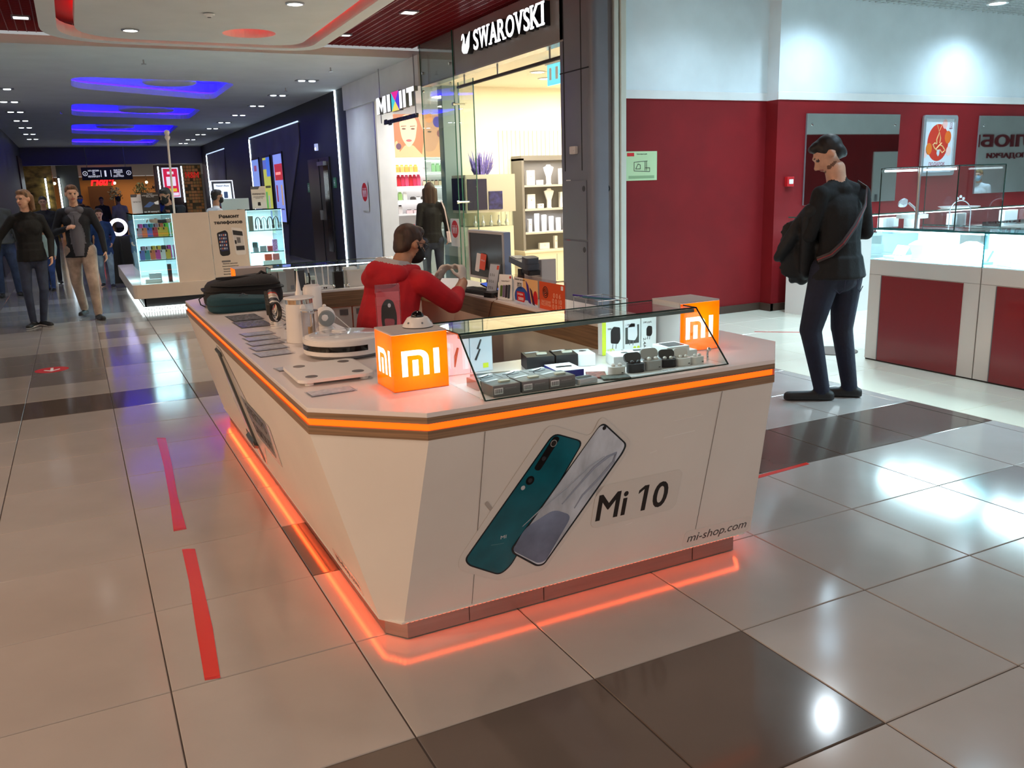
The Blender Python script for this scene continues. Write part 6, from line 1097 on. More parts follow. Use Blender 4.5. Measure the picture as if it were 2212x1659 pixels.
rnd = random.Random(9); cl_ = [(214, 60, 170), (90, 200, 60), (230, 190, 60), (30, 30, 34), (200, 40, 60), (90, 110, 200), (236, 236, 240), (180, 150, 170), (60, 160, 170), (230, 120, 80)]; cn = ['pink', 'green', 'yellow', 'black', 'red', 'blue', 'white', 'mauve', 'teal', 'orange']
def cover(x, y, z, c, n, lab, h=.14):
    t = thing('phone_cover', lab, 'phone cover', (x, y, z), 0, 'phone covers in the left glowing showcase'); f = frame((x, y, z+.001), (1, 0, 0), (.12, .35, 1)); MB().prism(rrect(-.032, .032, 0, h, .01, 3), f, -.006, 0).build('shell', M('cover_%d' % n, c, .35), t); MB().prism(rrect(-.026, -.012, h*.72, h*.95, .004, 2), f, 0, .002).build('camera_cutout', mBLACK, t)
k = 0
for s, z in enumerate((1.009, .709)):
    for row in range(2):
        for i in range(6):
            n = rnd.randrange(10); cover(1.28+i*.066+row*.03, 9.92+row*.16, z, cl_[n], n, '%s phone cover, %s from the left, %s row of the %s shelf' % (cn[n], ORD[i], ('front', 'back')[row], ('upper', 'lower')[s]), .13+.05*row); k += 1
for i, (x, w, h, c, lb_) in enumerate(((1.38, .2, .05, (226, 232, 234), 'white flat box on the bottom shelf of the left showcase'), (1.42, .16, .12, (206, 220, 224), 'pale box standing at the back of the left showcase bottom'), (1.60, .05, .24, (50, 44, 48), 'dark slim case leaning at the right of the left showcase bottom'))):
    carton(lb_, x, 9.95+.12*(i == 1), w, .06, h, M('k2box_%d' % i, c, .4), 0, .394, group='boxes in the left showcase')
for n in range(4):
    x = 2.845+n*.083; t = thing('headphones', ORD[n]+' pair of headphones from the left on the top shelf of the right showcase', 'headphones', (x, 9.95, 1.03), 0, 'headphones in the right showcase'); mt = M('hp_%d' % (n % 3), ((40, 42, 44), (190, 196, 200), (20, 20, 22))[n % 3], .3); MB().tube([(x+.036*math.cos(a), 9.95, 1.12+.09*math.sin(a)) for a in [-.3+i*(PI+.6)/14 for i in range(15)]], .008, 6).build('headband', mt, t, smooth=True)
    for q in (-1, 1): MB().sphere((x+q*.034, 9.95, 1.075), (.012, .028, .035), 10).build('ear_cup', mt, t, smooth=True)
    cyl('stand', mSTEEL, t, (x, 9.97, 1.0285), (x, 9.97, 1.2), .004, n=6)
carton('brown box with headset picture on the top shelf of the right showcase', 2.735, 9.9, .06, .06, .2, M('khaki_card', (120, 110, 92), .5), 0, 1.0285)
t = thing('speaker_cylinder', 'dark round speaker on the middle shelf of the right showcase', 'speaker', (2.79, 9.95, .73)); MB().cyl((2.74, 9.93, .83), (2.80, 9.91, .83), .045, n=18).build('barrel', M('dark_teal', (40, 60, 62), .4), t, smooth=True); cyl('face', M('mint_grey', (120, 140, 144), .4), t, (2.80, 9.91, .83), (2.806, 9.908, .83), .035); box('cradle', mSTEEL, t, 2.74, 2.81, 9.9, 9.95, .7285, .79)
carton('grey rounded speaker on the middle shelf of the right showcase', 2.87, 9.88, .085, .05, .08, M('speaker_silver', (140, 144, 148), .4), 0, .7285); carton('red cube speaker on the middle shelf of the right showcase', 2.965, 9.88, .065, .05, .075, M('speaker_red', (170, 34, 44), .4), .2, .7285); carton('purple and white pack leaning on the right of the middle shelf', 3.05, 9.95, .07, .03, .16, M('purple_white_card', (160, 120, 190), .5, noise=(60, .5)), .1, .7285)
carton('row of orange boxes on the bottom of the right showcase', 2.93, 9.9, .1, .06, .09, mORG, 0, .60); carton('pink box beside the orange ones in the right showcase', 3.04, 9.9, .09, .06, .09, M('coral_card', (206, 110, 110), .5), 0, .60); bx_ = thing('white_riser', 'white riser block under the orange and pink boxes', 'riser', (2.98, 9.9, .394)); box('block', mLG, bx_, 2.85, 3.11, 9.86, 9.96, .394, .599, .003)
def desk_sign(label, x0, x1, y, z0, z1, base, parts):
    t = thing('counter_sign', label, 'sign', ((x0+x1)/2, y, z0), 0, 'upright signs on the repair kiosk'); f = Matrix(((1, 0, 0, x0), (0, 0, -1, y), (0, 1, 0, z0+.001), (0, 0, 0, 1))); w, h = x1-x0, z1-z0; MB().prism([(0, 0), (w, 0), (w, h), (0, h)], f, -.006, 0).build('board', base, t); MB().prism([(-.004, -.0), (w+.004, -.0), (w+.004, .006), (-.004, .006)], f, -.04, .04).build('foot', mACR, t); parts(t, f, w, h)
z0 = 1.322
def sgA(t, f, w, h): flat('dark_corner', [(0, h*.85), (w*.5, h*.85), (w*.6, h), (0, h)], mGREYT, f, 0, .001, t); text('lettering', 'ЗАЩИТНЫЕ СТЕКЛА', mGREYT, f @ Matrix.Translation((w*.5, h*.6, 0)), w*.7, .02, t, .001, .02)
desk_sign('white sign half hidden behind the dark repair sign', 1.23, 1.37, 9.98, z0, z0+.25, mPAPER, sgA)
def sgB(t, f, w, h): text('lettering', 'Ремонт\nцифровых телефонов\niPhone, iPad', mPAPER, f @ Matrix.Translation((w*.5, h*.86, 0)), w*.9, .055, t, .001); flat('hand_print', rpoly([(w*.65, h*.5), (w*.95, h*.6), (w*.95, h*.4), (w*.75, h*.42)], .01), mPAPER, f, 0, .001, t); flat('phone_print', rpoly([(w*.08, h*.3), (w*.45, h*.56), (w*.75, h*.48), (w*.4, h*.28)], .01), M('steel_blue_print', (70, 96, 150), .4), f, .0005, .0015, t); text('lettering', 'за 30 минут!', mPAPER, f @ Matrix.Translation((w*.5, h*.06, 0)), w*.85, .022, t, .001, .02)
desk_sign('dark brown repair sign with a hand and phone', 1.355, 1.575, 9.93, z0, z0+.27, M('dark_brown_print', (50, 44, 42), .5), sgB)
def sgC(t, f, w, h): flat('dark_corner', [(0, h*.87), (w*.5, h*.87), (w*.62, h), (0, h)], mGREYT, f, 0, .001, t); text('lettering', 'БРОНИРОВАННЫЕ СТЕКЛА', mINK, f @ Matrix.Translation((w*.5, h*.66, 0)), w*.85, .022, t, .001, .02); text('lettering', 'установка бесплатно\nгарантия 1 год', mGREYT, f @ Matrix.Translation((w*.5, h*.5, 0)), w*.75, .04, t, .001); flat('bag_print', rpoly([(w*.38, h*.14), (w*.6, h*.14), (w*.58, h*.3), (w*.4, h*.3)], .008), mINK, f, 0, .001, t)
desk_sign('white sign with grey corner on top of the right showcase', 2.79, 2.99, 9.95, z0, z0+.31, M('warm_paper', (214, 204, 196), .5), sgC)
lbx = thing('lit_repair_screen', 'lit white screen with repair advert above the kiosk', 'screen', (2.72, 12.0, 1.2)); f = Matrix(((1, 0, 0, 2.54), (0, 0, -1, 12.0), (0, 1, 0, 1.46), (0, 0, 0, 1))); MB().prism(rpoly([(.01, 0), (.355, 0), (.345, .30), (-.0, .30)], .01), f, -.06, 0).build('glow_frame', M('lit_frame'), lbx); flat('dark_border', [(.02, .0), (.335, .0), (.33, .285), (.015, .285)], M('grey_border', (70, 74, 88), .4), f, 0, .003, lbx); flat('panel', [(.05, .0), (.31, .0), (.305, .25), (.045, .25)], em('panel_white', (214, 224, 240), .9), f, .003, .006, lbx); text('lettering', 'Ремонт iPhone', M('blue_ink', (50, 70, 130), .4), f @ Matrix.Translation((.18, .215, .006)), .2, .03, lbx, .001, .02); flat('phone_print', rrect(.19, .25, .02, .12, .01), M('steel_blue_print'), f, .006, .008, lbx); cyl('post', mSTEEL, lbx, (2.72, 12.03, .392), (2.72, 12.03, 1.46), .02)
mn = thing('white_monitor_back', 'pale back of a monitor beside the man in white', 'monitor', (2.78, 11.6, 1.2)); MB().box(2.60, 3.02, 11.5, 11.53, 1.25, 1.47).build('back', M('mint_panel', (190, 206, 206), .4), mn, bev=.004); cyl('stem', mPG, mn, (2.8, 11.52, .392), (2.8, 11.52, 1.26), .02)
pl = thing('white_pole', 'thin white pole with a knob top rising from the repair kiosk', 'pole', (1.72, 9.9, 1.3)); MB().cyl((1.72, 9.9, .392), (1.768, 9.9, 2.27), .014, n=12).build('shaft', mPW, pl, smooth=True); MB().lathe([(.001, 0), (.02, 0), (.034, .03), (.034, .05), (.022, .065), (.03, .08), (.036, .1), (.03, .125), (.001, .135)], 16, Matrix.Translation((1.769, 9.9, 2.26))).build('knob', mPW, pl, smooth=True)
# ================================================================= JEWELLERY SHOP
mJW = M('white_lacquer', (226, 222, 218), .35); mJR = M('red_lacquer', (134, 12, 22), .18, coat=.3)
def counter(label, y0, y1, x0=6.37, x1=6.95, led=60.0):
    t = thing('jewellery_counter', label, 'counter', ((x0+x1)/2, (y0+y1)/2, 0), 0, 'white and red jewellery counters'); MB().box(x0, x1, y0, y1, .012, .84).build('body', mJW, t); box('toe_strip', mBLACK, t, x0+.01, x1, y0, y1, 0, .012)
    w = y1-y0; box('red_panel', mJR, t, x0-.004, x0+.002, y0+.135, y1-.125, .012, .715); box('panel_edge', mPG, t, x0-.006, x0+.002, y1-.127, y1-.12, .012, .715); box('joint', M('joint_grey'), t, x0-.001, x0+.001, y0+.0, y0+.004, .012, .84); box('joint', M('joint_grey'), t, x0-.0012, x0+.001, y0, y1, .7185, .7205)
    MB().box(x0, x0+.008, y0, y1, .84, 1.09).build('front_glass', mCG, t); MB().box(x0, x1, y0, y1, 1.085, 1.095).build('top_glass', mGLASS_T, t); MB().box(x0, x1, y0, y0+.006, .84, 1.085).box(x0, x1, y1-.006, y1, .84, 1.085).build('side_glass', mCG, t); MB().box(x0-.002, x0+.01, y0, y1, 1.083, 1.097).box(x0-.002, x0+.008, y0-.003, y0+.004, .84, 1.09).build('glass_edge', M('teal_glass_edge', (20, 110, 116), .2), t)
    box('inner_floor', M('white_velvet', (236, 242, 246), .7), t, x0+.01, x1-.01, y0+.01, y1-.01, .84, .846); MB().box(x1-.02, x1, y0, y0+w*.35, .85, 1.08).box(x1-.02, x1, y0+w*.62, y1, .85, 1.08).build('back_panel', M('pale_blue_panel', (190, 216, 230), .5), t)
    box('led_strip', M('counter_led', (255, 255, 255), .4, emit=(232, 248, 255), es=7), t, x0+.02, x0+.035, y0+.02, y1-.02, 1.07, 1.082)
    area_light(((x0+x1)/2, (y0+y1)/2, 1.075), w*.85, led, (226, 246, 255), rot=(0, 0, PI/2), sy=.3)
    return t
counter('jewellery counter with red panel behind the standing man', 1.366, 2.36); counter('jewellery counter with red panel at the right edge of the picture', .365, 1.362)
counter('jewellery counter out at the far right of the shop row', -.636, .361)
mVEL = M('white_velvet')
def tray(x, y, kind, label, rot=0):
    t = thing('jewellery_stand', label, 'jewellery stand', (x, y, .847), rot, 'white jewellery stands in the lit counters'); R = wm(t)
    if kind == 0: MB().obox(R, .13, .16, .02).build('tray', mVEL, t, bev=.003); MB().obox(R @ Matrix.Translation((.02, 0, .02)) @ Matrix.Rotation(.5, 4, 'Y'), .02, .14, .09).build('ramp', mVEL, t, bev=.003)
    elif kind == 1: MB().loft([[R @ Vector((a*w, b_*w*1.2, h)) for a, b_ in ((-.05, -.05), (.05, -.05), (.05, .05), (-.05, .05))] for h, w in ((0, 1), (.05, .8), (.12, 1.2), (.15, .5))]).build('bust', mVEL, t, bev=.004); cyl('foot', mVEL, t, R @ Vector((0, 0, 0)), R @ Vector((0, 0, .01)), .06)
    else:
        MB().obox(R, .1, .12, .012).build('base', mVEL, t, bev=.002)
        for i in range(3): MB().lathe([(.001, 0), (.016, 0), (.007, .06), (.001, .065)], 12, R @ Matrix.Translation((-.02+.02*(i % 2), -.035+i*.035, .012))).build('ring_cone', mVEL, t, smooth=True)
pos = 0
for (ya, yb, nm) in ((1.40, 2.33, 'counter behind the man'), (.4, 1.34, 'counter at the right edge')):
    for i, (fx, fy, kd) in enumerate(((.16, .12, 0), (.3, .3, 1), (.14, .42, 2), (.36, .52, 0), (.18, .68, 1), (.36, .8, 2), (.15, .9, 0))):
        tray(6.37+fx, ya+(yb-ya)*fy, kd, '%s white jewellery stand from the near end of the lit %s' % (ORD[i], nm), .3*((i % 3)-1))
# tall glass box on the counter end with a big ring ornament
gx = thing('tall_glass_box', 'tall clear glass box on the counter with a crystal ring ornament', 'display case', (6.75, 2.1, 1.096)); X0, X1, Y0, Y1, Z0, Z1 = 6.40, 6.94, 1.64, 2.33, 1.097, 1.57
MB().box(X0, X0+.006, Y0, Y1, Z0, Z1).build('front_pane', mGLASS, gx); MB().box(X1-.006, X1, Y0, Y1, Z0, Z1).build('back_pane', mGLASS, gx); MB().box(X0, X1, Y0, Y0+.006, Z0, Z1).build('side_pane', mGLASS, gx); MB().box(X0, X1, Y0, Y1, Z1-.006, Z1).build('top_pane', mGLASS, gx); b = MB()
for x in (X0, X1):
    for y in (Y0, Y1): b.cyl((x, y, Z0), (x, y, Z1), .005, n=6)
    b.cyl((x, Y0, Z1), (x, Y1, Z1), .005, n=6).cyl((x, Y0, Z0), (x, Y1, Z0), .005, n=6)
for y in (Y0, Y1): b.cyl((X0, y, Z1), (X1, y, Z1), .005, n=6)
b.build('pane_edges', M('dark_glass_edge'), gx); b = MB()
b.cyl((X0+.02, 1.99, Z0), (X0+.02, 1.99, Z1), .012, n=8).build('steel_post', mSTEEL, gx); MB().box(X0+.01, X0+.03, 2.02, 2.31, Z1-.03, Z1-.015).box(X0+.01, X0+.03, 1.68, 1.95, Z1-.03, Z1-.015).build('led_strip', M('counter_led'), gx)
rg = thing('ring_ornament', 'large clear crystal ring ornament on a white round stand', 'ornament', (6.7, 2.3, 1.1)); cyl('stand', mWHITE, rg, (6.66, 2.22, Z0), (6.66, 2.22, Z0+.07), .06, .06, 24); cyl('stand_top', mWHITE, rg, (6.66, 2.22, Z0+.07), (6.66, 2.22, Z0+.10), .12, .12, 28); MB().tube([(6.66, 2.16, Z0+.10), (6.66, 2.20, Z0+.15), (6.66, 2.26, Z0+.19)], .01, 8).build('arm', M('crystal'), rg, smooth=True); MB().lathe([(.001, 0), (.02, .01), (.045, .04), (.035, .06), (.001, .065)], 8, Matrix.Translation((6.66, 2.285, Z0+.165)) @ Matrix.Rotation(-.9, 4, 'X')).build('stone', M('crystal'), rg)
tr = thing('tiara_stand', 'small clear tiara on an acrylic arch in the tall glass box', 'ornament', (6.7, 1.8, 1.1)); MB().tube([(6.7, 1.82+.09*math.cos(a), Z0+.12+.09*math.sin(a)) for a in [PI*i/14 for i in range(15)]], .004, 6).build('arch', M('crystal'), tr, smooth=True)
for i in range(3): MB().sphere((6.7, 1.80+i*.025, Z0+.225+.015*(i == 1)), .011, 8).build('stone', M('crystal'), tr, smooth=True)
for y in (1.73, 1.91): cyl('leg', M('crystal'), tr, (6.7, y, Z0), (6.7, y, Z0+.12), .004, n=6)
# counter along the back wall
bc = thing('wall_counter', 'long white glass-topped counter along the red back wall', 'counter', (9.5, 4.5, 0)); MB().box(7.72, 13.5, 4.25, 4.68, .0, .845).build('body', mJW, bc); MB().box(7.72, 13.5, 4.25, 4.256, .845, 1.08).box(7.72, 7.726, 4.25, 4.68, .845, 1.08).build('front_glass', mGLASS, bc); MB().box(7.72, 13.5, 4.25, 4.68, 1.08, 1.088).build('top_glass', mGLASS_T, bc); MB().box(7.72, 13.5, 4.247, 4.254, 1.078, 1.092).box(7.717, 7.724, 4.25, 4.68, 1.078, 1.09).build('glass_edge', mGEDGE, bc); box('led_strip', M('counter_led'), bc, 7.76, 13.4, 4.27, 4.28, 1.065, 1.075); area_light((10.4, 4.47, 1.07), 5, 22, (230, 246, 255), sy=.25)
for i in range(8): box('divider', mGLASS, bc, 8.3+i*.62, 8.306+i*.62, 4.26, 4.67, .85, 1.07)
for n, x in enumerate((9.0, 10.2, 11.2)): block_ = thing('white_price_block', ORD[n]+' glowing white block in the wall counter from the left', 'jewellery stand', (x, 4.4, .847), 0, 'white blocks in the wall counter'); MB().box(x-.13, x+.13, 4.36, 4.44, .847, 1.03).build('block', mVEL, block_, bev=.004); box('base', mVEL, block_, x-.15, x+.15, 4.34, 4.46, .846, .852)
wp = thing('white_dish', 'flat white oval dish lying on the wall counter glass', 'dish', (10.3, 4.4, 1.09)); MB().lathe([(.001, 0), (.2, 0), (.24, .018), (.235, .02), (.19, .008), (.001, .008)], 32, Matrix.Translation((10.3, 4.45, 1.09))).build('dish', mPW, wp, smooth=True); cyl('foot', mPW, wp, (10.3, 4.45, 1.0885), (10.3, 4.45, 1.0905), .1)
# second row of glass counters in the middle of the shop, seen over the first
ic = thing('inner_counter', 'lit white glass counter deeper in the jewellery shop', 'counter', (8, 2.3, 0)); MB().box(7.6, 9.4, 1.75, 2.25, 0, .85).build('body', mJW, ic); MB().box(7.6, 9.4, 1.75, 2.25, 1.08, 1.09).build('top_glass', mGLASS_T, ic); MB().box(7.6, 7.606, 1.75, 2.25, .85, 1.08).box(7.6, 9.4, 2.244, 2.25, .85, 1.08).build('glass', mGLASS, ic); box('inner_floor', mVEL, ic, 7.61, 9.39, 1.76, 2.24, .85, .856); area_light((8.5, 2.0, 1.07), 1.6, 10, (230, 246, 255), sy=.3)
# mirrors, poster
mMIR = M('mirror', (228, 236, 236), .02, 1)
def mirror(label, x0, x1, z0, z1):
    t = thing('wall_mirror', label, 'mirror', ((x0+x1)/2, 4.86, z0), 0, 'frameless mirrors on the red wall'); MB().box(x0, x1, 4.848, 4.868, z0, z1).build('backing', mPG, t); MB().box(x0+.002, x1-.002, 4.846, 4.848, z0+.002, z1-.002).build('mirror_face', mMIR, t)
    for x in (x0+.08, x1-.08): MB().lathe([(.001, .008), (.014, .006), (.016, 0), (.001, 0)], 14, Matrix(((1, 0, 0, x), (0, 0, -1, 4.846), (0, 1, 0, z1-.12), (0, 0, 0, 1)))).build('screw_cap', mCHR, t, smooth=True)
mirror('frameless mirror on the red wall behind the standing man', 8.107, 9.63, 1.20, 2.224); mirror('frameless mirror on the red wall at the right edge of the picture', 11.118, 12.64, 1.235, 2.22)
po3 = thing('framed_gift_poster', 'framed poster with gold butterfly pendant on a red oval', 'poster', (10.36, 4.84, 1.48)); f = Matrix(((1, 0, 0, 10.36), (0, 0, -1, 4.866), (0, 1, 0, 1.485), (0, 0, 0, 1)))
MB().prism(rrect(-.315, .315, 0, .735, .035, 5), f, 0, .03, [rrect(-.27, .27, .045, .69, .005, 2)]).build('frame', M('aluminium', (196, 206, 212), .25, .7), po3, bev=.004); flat('poster', [(-.275, .04), (.275, .04), (.275, .695), (-.275, .695)], M('poster_ice', (214, 222, 230), .4), f, .002, .01, po3); flat('red_oval', ell(-.01, .405, .195, .225, 40), M('vermilion', (206, 58, 42), .4), f, .010, .011, po3)
for cx, cy, rr, c in ((-.17, .33, .055, (226, 120, 40)), (.17, .47, .06, (226, 110, 40)), (.1, .63, .045, (238, 190, 186)), (-.2, .6, .05, (206, 216, 224)), (.2, .3, .045, (240, 206, 200)), (-.24, .27, .04, (240, 200, 196))): flat('balloon_print', ell(cx, cy, rr, rr*1.3, 20), M('balloon_%d' % c[1], c, .35), f, .011, .012, po3)
mGOLD = M('gold_print', (232, 190, 130), .35)
for pts in (((-.02, .31), (-.07, .34), (-.1, .38), (-.07, .40), (-.03, .39)), ((-.03, .39), (-.04, .44), (-.0, .53), (.03, .46), (.02, .40)), ((.02, .38), (.08, .36), (.13, .31), (.08, .28), (.03, .32)), ((-.05, .32), (.0, .36), (.06, .40))): MB().tube([f @ Vector((x, y, .0125)) for x, y in pts], .008, 6).build('butterfly_print', mGOLD, po3)
MB().tube([f @ Vector((x, y, .0125)) for x, y in ((-.05, .63), (-.005, .54), (.05, .63))], .004, 5).build('chain_print', mGOLD, po3); flat('stone_print', rpoly([(-.02, .32), (.03, .32), (.025, .26), (.005, .235), (-.025, .27)], .01), M('stone_pale', (206, 214, 222), .2), f, .013, .015, po3)
text('lettering', 'ПОДАРОК', M('plum_ink', (150, 60, 90), .4), f @ Matrix.Translation((0, .14, .010)), .3, .055, po3, .001, .012); text('lettering', '13', M('plum_ink'), f @ Matrix.Translation((.215, .62, .0105)), .04, .06, po3, .001); text('lettering', 'карат', M('plum_ink'), f @ Matrix.Translation((.215, .575, .0105)), .06, .018, po3, .001, .02)
sgn = thing('red_wall_lettering', 'dark red wall lettering seen mirrored in the right mirror', 'sign', (20.5, -1.19, 2.0)); mRL = M('dark_red_letter', (130, 20, 36), .4)
f = frame((19.45, -1.198, 2.21), (-1, 0, 0), (0, 0, 1)); text('lettering', 'ЛЮБИМЫЕ', mRL, f, 4.15, .29, sgn, .03, .03); text('lettering', 'ПОДАРКИ', mRL, f @ Matrix.Translation((-1.28, -.35, 0)), 1.5, .145, sgn, .03)
fa_ = thing('fire_alarm_button', 'small red and white fire alarm box on the red wall', 'alarm', (7.87, 4.86, 1.43)); MB().box(7.82, 7.92, 4.82, 4.869, 1.42, 1.53).build('case', M('alarm_red', (190, 30, 36), .4), fa_, bev=.004); MB().box(7.845, 7.905, 4.817, 4.82, 1.45, 1.50).build('plate', mPAPER, fa_)
ev = thing('evacuation_plan', 'pale green evacuation plan sheet on the red wall', 'sign', (5.97, 5.04, 1.54)); f = Matrix(((1, 0, 0, 5.77), (0, 0, -1, 5.049), (0, 1, 0, 1.54), (0, 0, 0, 1))); MB().prism([(0, 0), (.395, 0), (.395, .30), (0, .30)], f, 0, .004).build('sheet', M('pale_green_sheet', (188, 216, 170), .5), ev); flat('red_header', [(.01, .25), (.1, .25), (.1, .285), (.01, .285)], mREDP, f, .004, .005, ev); text('lettering', 'ПЛАН ЭВАКУАЦИИ', mINK, f @ Matrix.Translation((.2, .27, .004)), .13, .012, ev, .001, .02)
for p, q in (((.1, .1), (.1, .19)), ((.1, .19), (.27, .2)), ((.1, .1), (.3, .09)), ((.12, .12), (.15, .17)), ((.15, .17), (.18, .16)), ((.18, .16), (.18, .12)), ((.18, .12), (.12, .12)), ((.24, .1), (.24, .2)), ((.26, .1), (.26, .2)), ((.3, .09), (.3, .13)), ((.3, .13), (.24, .13))): MB().tube([f @ Vector((*p, .005)), f @ Vector((*q, .005))], .003, 5).build('plan_line', mINK, ev)
flat('legend', [(.03, .02), (.36, .02), (.36, .05), (.03, .05)], M('green_legend', (140, 172, 130), .5), f, .004, .005, ev)
sl_ = thing('ceiling_spot', 'round bright lamp in the grey grid ceiling of the jewellery shop', 'lamp', (10.589, 4.3, 3.45)); MB().lathe([(.001, -.01), (.09, -.006), (.1, .01), (.001, .01)], 20, Matrix.Translation((10.589, 4.385, 3.45))).build('lens', mLAMPC, sl_, smooth=True); MB().lathe([(.1, .012), (.12, .012), (.12, -.008), (.1, -.006)], 20, Matrix.Translation((10.589, 4.385, 3.45))).build('trim_ring', mWHITE, sl_, smooth=True)
# ================================================================= FLOOR MARKS
mTAPE = M('red_tape', (196, 44, 34), .4, noise=(20, .12))
def tape(label, pts): t = thing('floor_tape', label, 'tape', (*pts[0], 0), 0, 'red tape strips on the floor'); MB().prism(pts, Matrix(), .0003, .0012).build('strip', mTAPE, t); MB().prism([(x*.98+sum(p[0] for p in pts)/len(pts)*.02, y*.98+sum(p[1] for p in pts)/len(pts)*.02) for x, y in pts], Matrix(), .0012, .0014).build('gloss_film', M('tape_film', (204, 50, 38), .2), t)
tape('long red tape strip, nearer one left of the kiosk', [(.703, .012), (.75, .001), (.775, .35), (.79, .7), (.809, 1.14), (.775, 1.16), (.757, 1.165), (.745, .8), (.722, .4)]); tape('long red tape strip, farther one left of the kiosk', [(.746, 1.408), (.803, 1.406), (.815, 1.9), (.845, 2.5), (.868, 3.129), (.815, 3.164), (.80, 2.5), (.775, 1.9)]); tape('short red tape strip right of the kiosk', [(3.50, .545), (3.92, .575), (3.926, .605), (3.50, .578)]); tape('thin red tape line before the jewellery back counter', [(6.55, 3.9), (6.95, 3.55), (6.97, 3.57), (6.57, 3.92)])
ar = thing('arrow_floor_sticker', 'round red floor sticker with white arrow', 'sticker', (.157, 6.18, 0)); MB().prism(ell(.157, 6.18, .142, .142, 40), Matrix(), .0003, .0012).build('disc', mREDP, ar); MB().prism([(.145, 6.27), (.169, 6.27), (.169, 6.15), (.22, 6.2), (.225, 6.17), (.157, 6.09), (.09, 6.17), (.095, 6.2), (.145, 6.15)], Matrix(), .0012, .0018).build('arrow', mPAPER, ar)
bn = thing('stool_shadow_disc', 'flat brown disc painted as a stool shadow beyond the legs of the standing man', 'mat', (6.42, 2.75, 0)); MB().prism(ell(6.42, 2.75, .2, .2, 32), Matrix(), .0005, .006).build('mat', M('shadow_brown', (118, 104, 92), .7), bn); MB().prism(ell(6.42, 2.75, .21, .21, 32), Matrix(), .0003, .004, [ell(6.42, 2.75, .2, .2, 32)]).build('rim', M('shadow_rim', (90, 80, 72), .7), bn)  # stool shadow painted as a flat brown disc on the cream floor
# ================================================================= PEOPLE
class Body:
    """collects tapered, flattened capsules and ellipsoids; grown together into one skin by voxel remeshing"""
    def __init__(s): s.p = []; s.names = []
    def mi(s, m):
        if m not in s.names: s.names.append(m)
        return s.names.index(m)
    def seg(s, a, b, ra, rb, mat, fx=1, fy=1, side=None, bias=0, cap=1):
        a = Vector(a); b = Vector(b); d = b-a; L = d.length; z = d.normalized() if L > 1e-6 else Vector((0, 0, 1))
        x = Vector(side) if side is not None else (Vector((1, 0, 0)) if abs(z.x) < .9 else Vector((0, 1, 0)))
        x = (x-z*x.dot(z)).normalized(); y = z.cross(x); m = Matrix((x, y, z)).transposed().to_4x4(); m.translation = a
        s.p.append((m, L, ra, rb, fx, fy, cap, s.mi(mat), bias)); return s
    def ell(s, c, r, mat, rot=None, bias=0):
        m = (rot.to_4x4() if rot is not None else Matrix()).copy(); m.translation = Vector(c)
        s.p.append((m, 0, 1, 1, r[0], r[1], r[2], s.mi(mat), bias)); return s
    def grow(s, name, voxel, mats, parent=None, smooth=4, M0=None):
        b = MB(); n = 14
        for m, L, ra, rb, fx, fy, fz, k, bias in s.p:
            rings = []
            for i in range(6): t = -PI/2+PI/2*i/5*.999+.02*(i == 0); rings.append((ra*math.cos(t), ra*math.sin(t)*fz))
            for i in range(6): t = PI/2*i/5-.02*(i == 5); rings.append((rb*math.cos(t), L+rb*math.sin(t)*fz))
            b.loft([[m @ Vector((r*fx*math.cos(2*PI*j/n), r*fy*math.sin(2*PI*j/n), z)) for j in range(n)] for r, z in rings])
        me = bpy.data.meshes.new('tmp'); me.from_pydata(b.v, [], b.f); o = bpy.data.objects.new('tmp', me); COL.objects.link(o)
        r = o.modifiers.new('r', 'REMESH'); r.mode = 'VOXEL'; r.voxel_size = voxel
        if smooth: q = o.modifiers.new('s', 'SMOOTH'); q.factor = .5; q.iterations = smooth
        dg = bpy.context.evaluated_depsgraph_get(); out = bpy.data.meshes.new_from_object(o.evaluated_get(dg)); bpy.data.objects.remove(o); bpy.data.meshes.remove(me)
        nf = len(out.polygons); co = np.empty(nf*3); out.polygons.foreach_get('center', co); co = co.reshape(-1, 3)
        best = np.full(nf, 1e9); idx = np.zeros(nf, int)
        for m, L, ra, rb, fx, fy, fz, k, bias in s.p:
            im = np.array(m.inverted()); q = co @ im[:3, :3].T+im[:3, 3]
            if L < 1e-6: qq = q/np.array([fx, fy, fz]); d = (np.linalg.norm(qq, axis=1)-1)*min(fx, fy, fz)
            else:
                q[:, 0] /= fx; q[:, 1] /= fy; t = np.clip(q[:, 2]/L, 0, 1); q[:, 2] = (q[:, 2]-t*L)/fz; d = (np.linalg.norm(q, axis=1)-(ra+(rb-ra)*t))*min(fx, fy)
            d = d-bias; u = d < best; best[u] = d[u]; idx[u] = k
        out.name = name; o = link_mesh(name, out, [mats[x] for x in s.names], parent, world=False)
        out.polygons.foreach_set('material_index', idx.astype(np.int32)); out.polygons.foreach_set('use_smooth', [True]*nf); out.update()
        return o
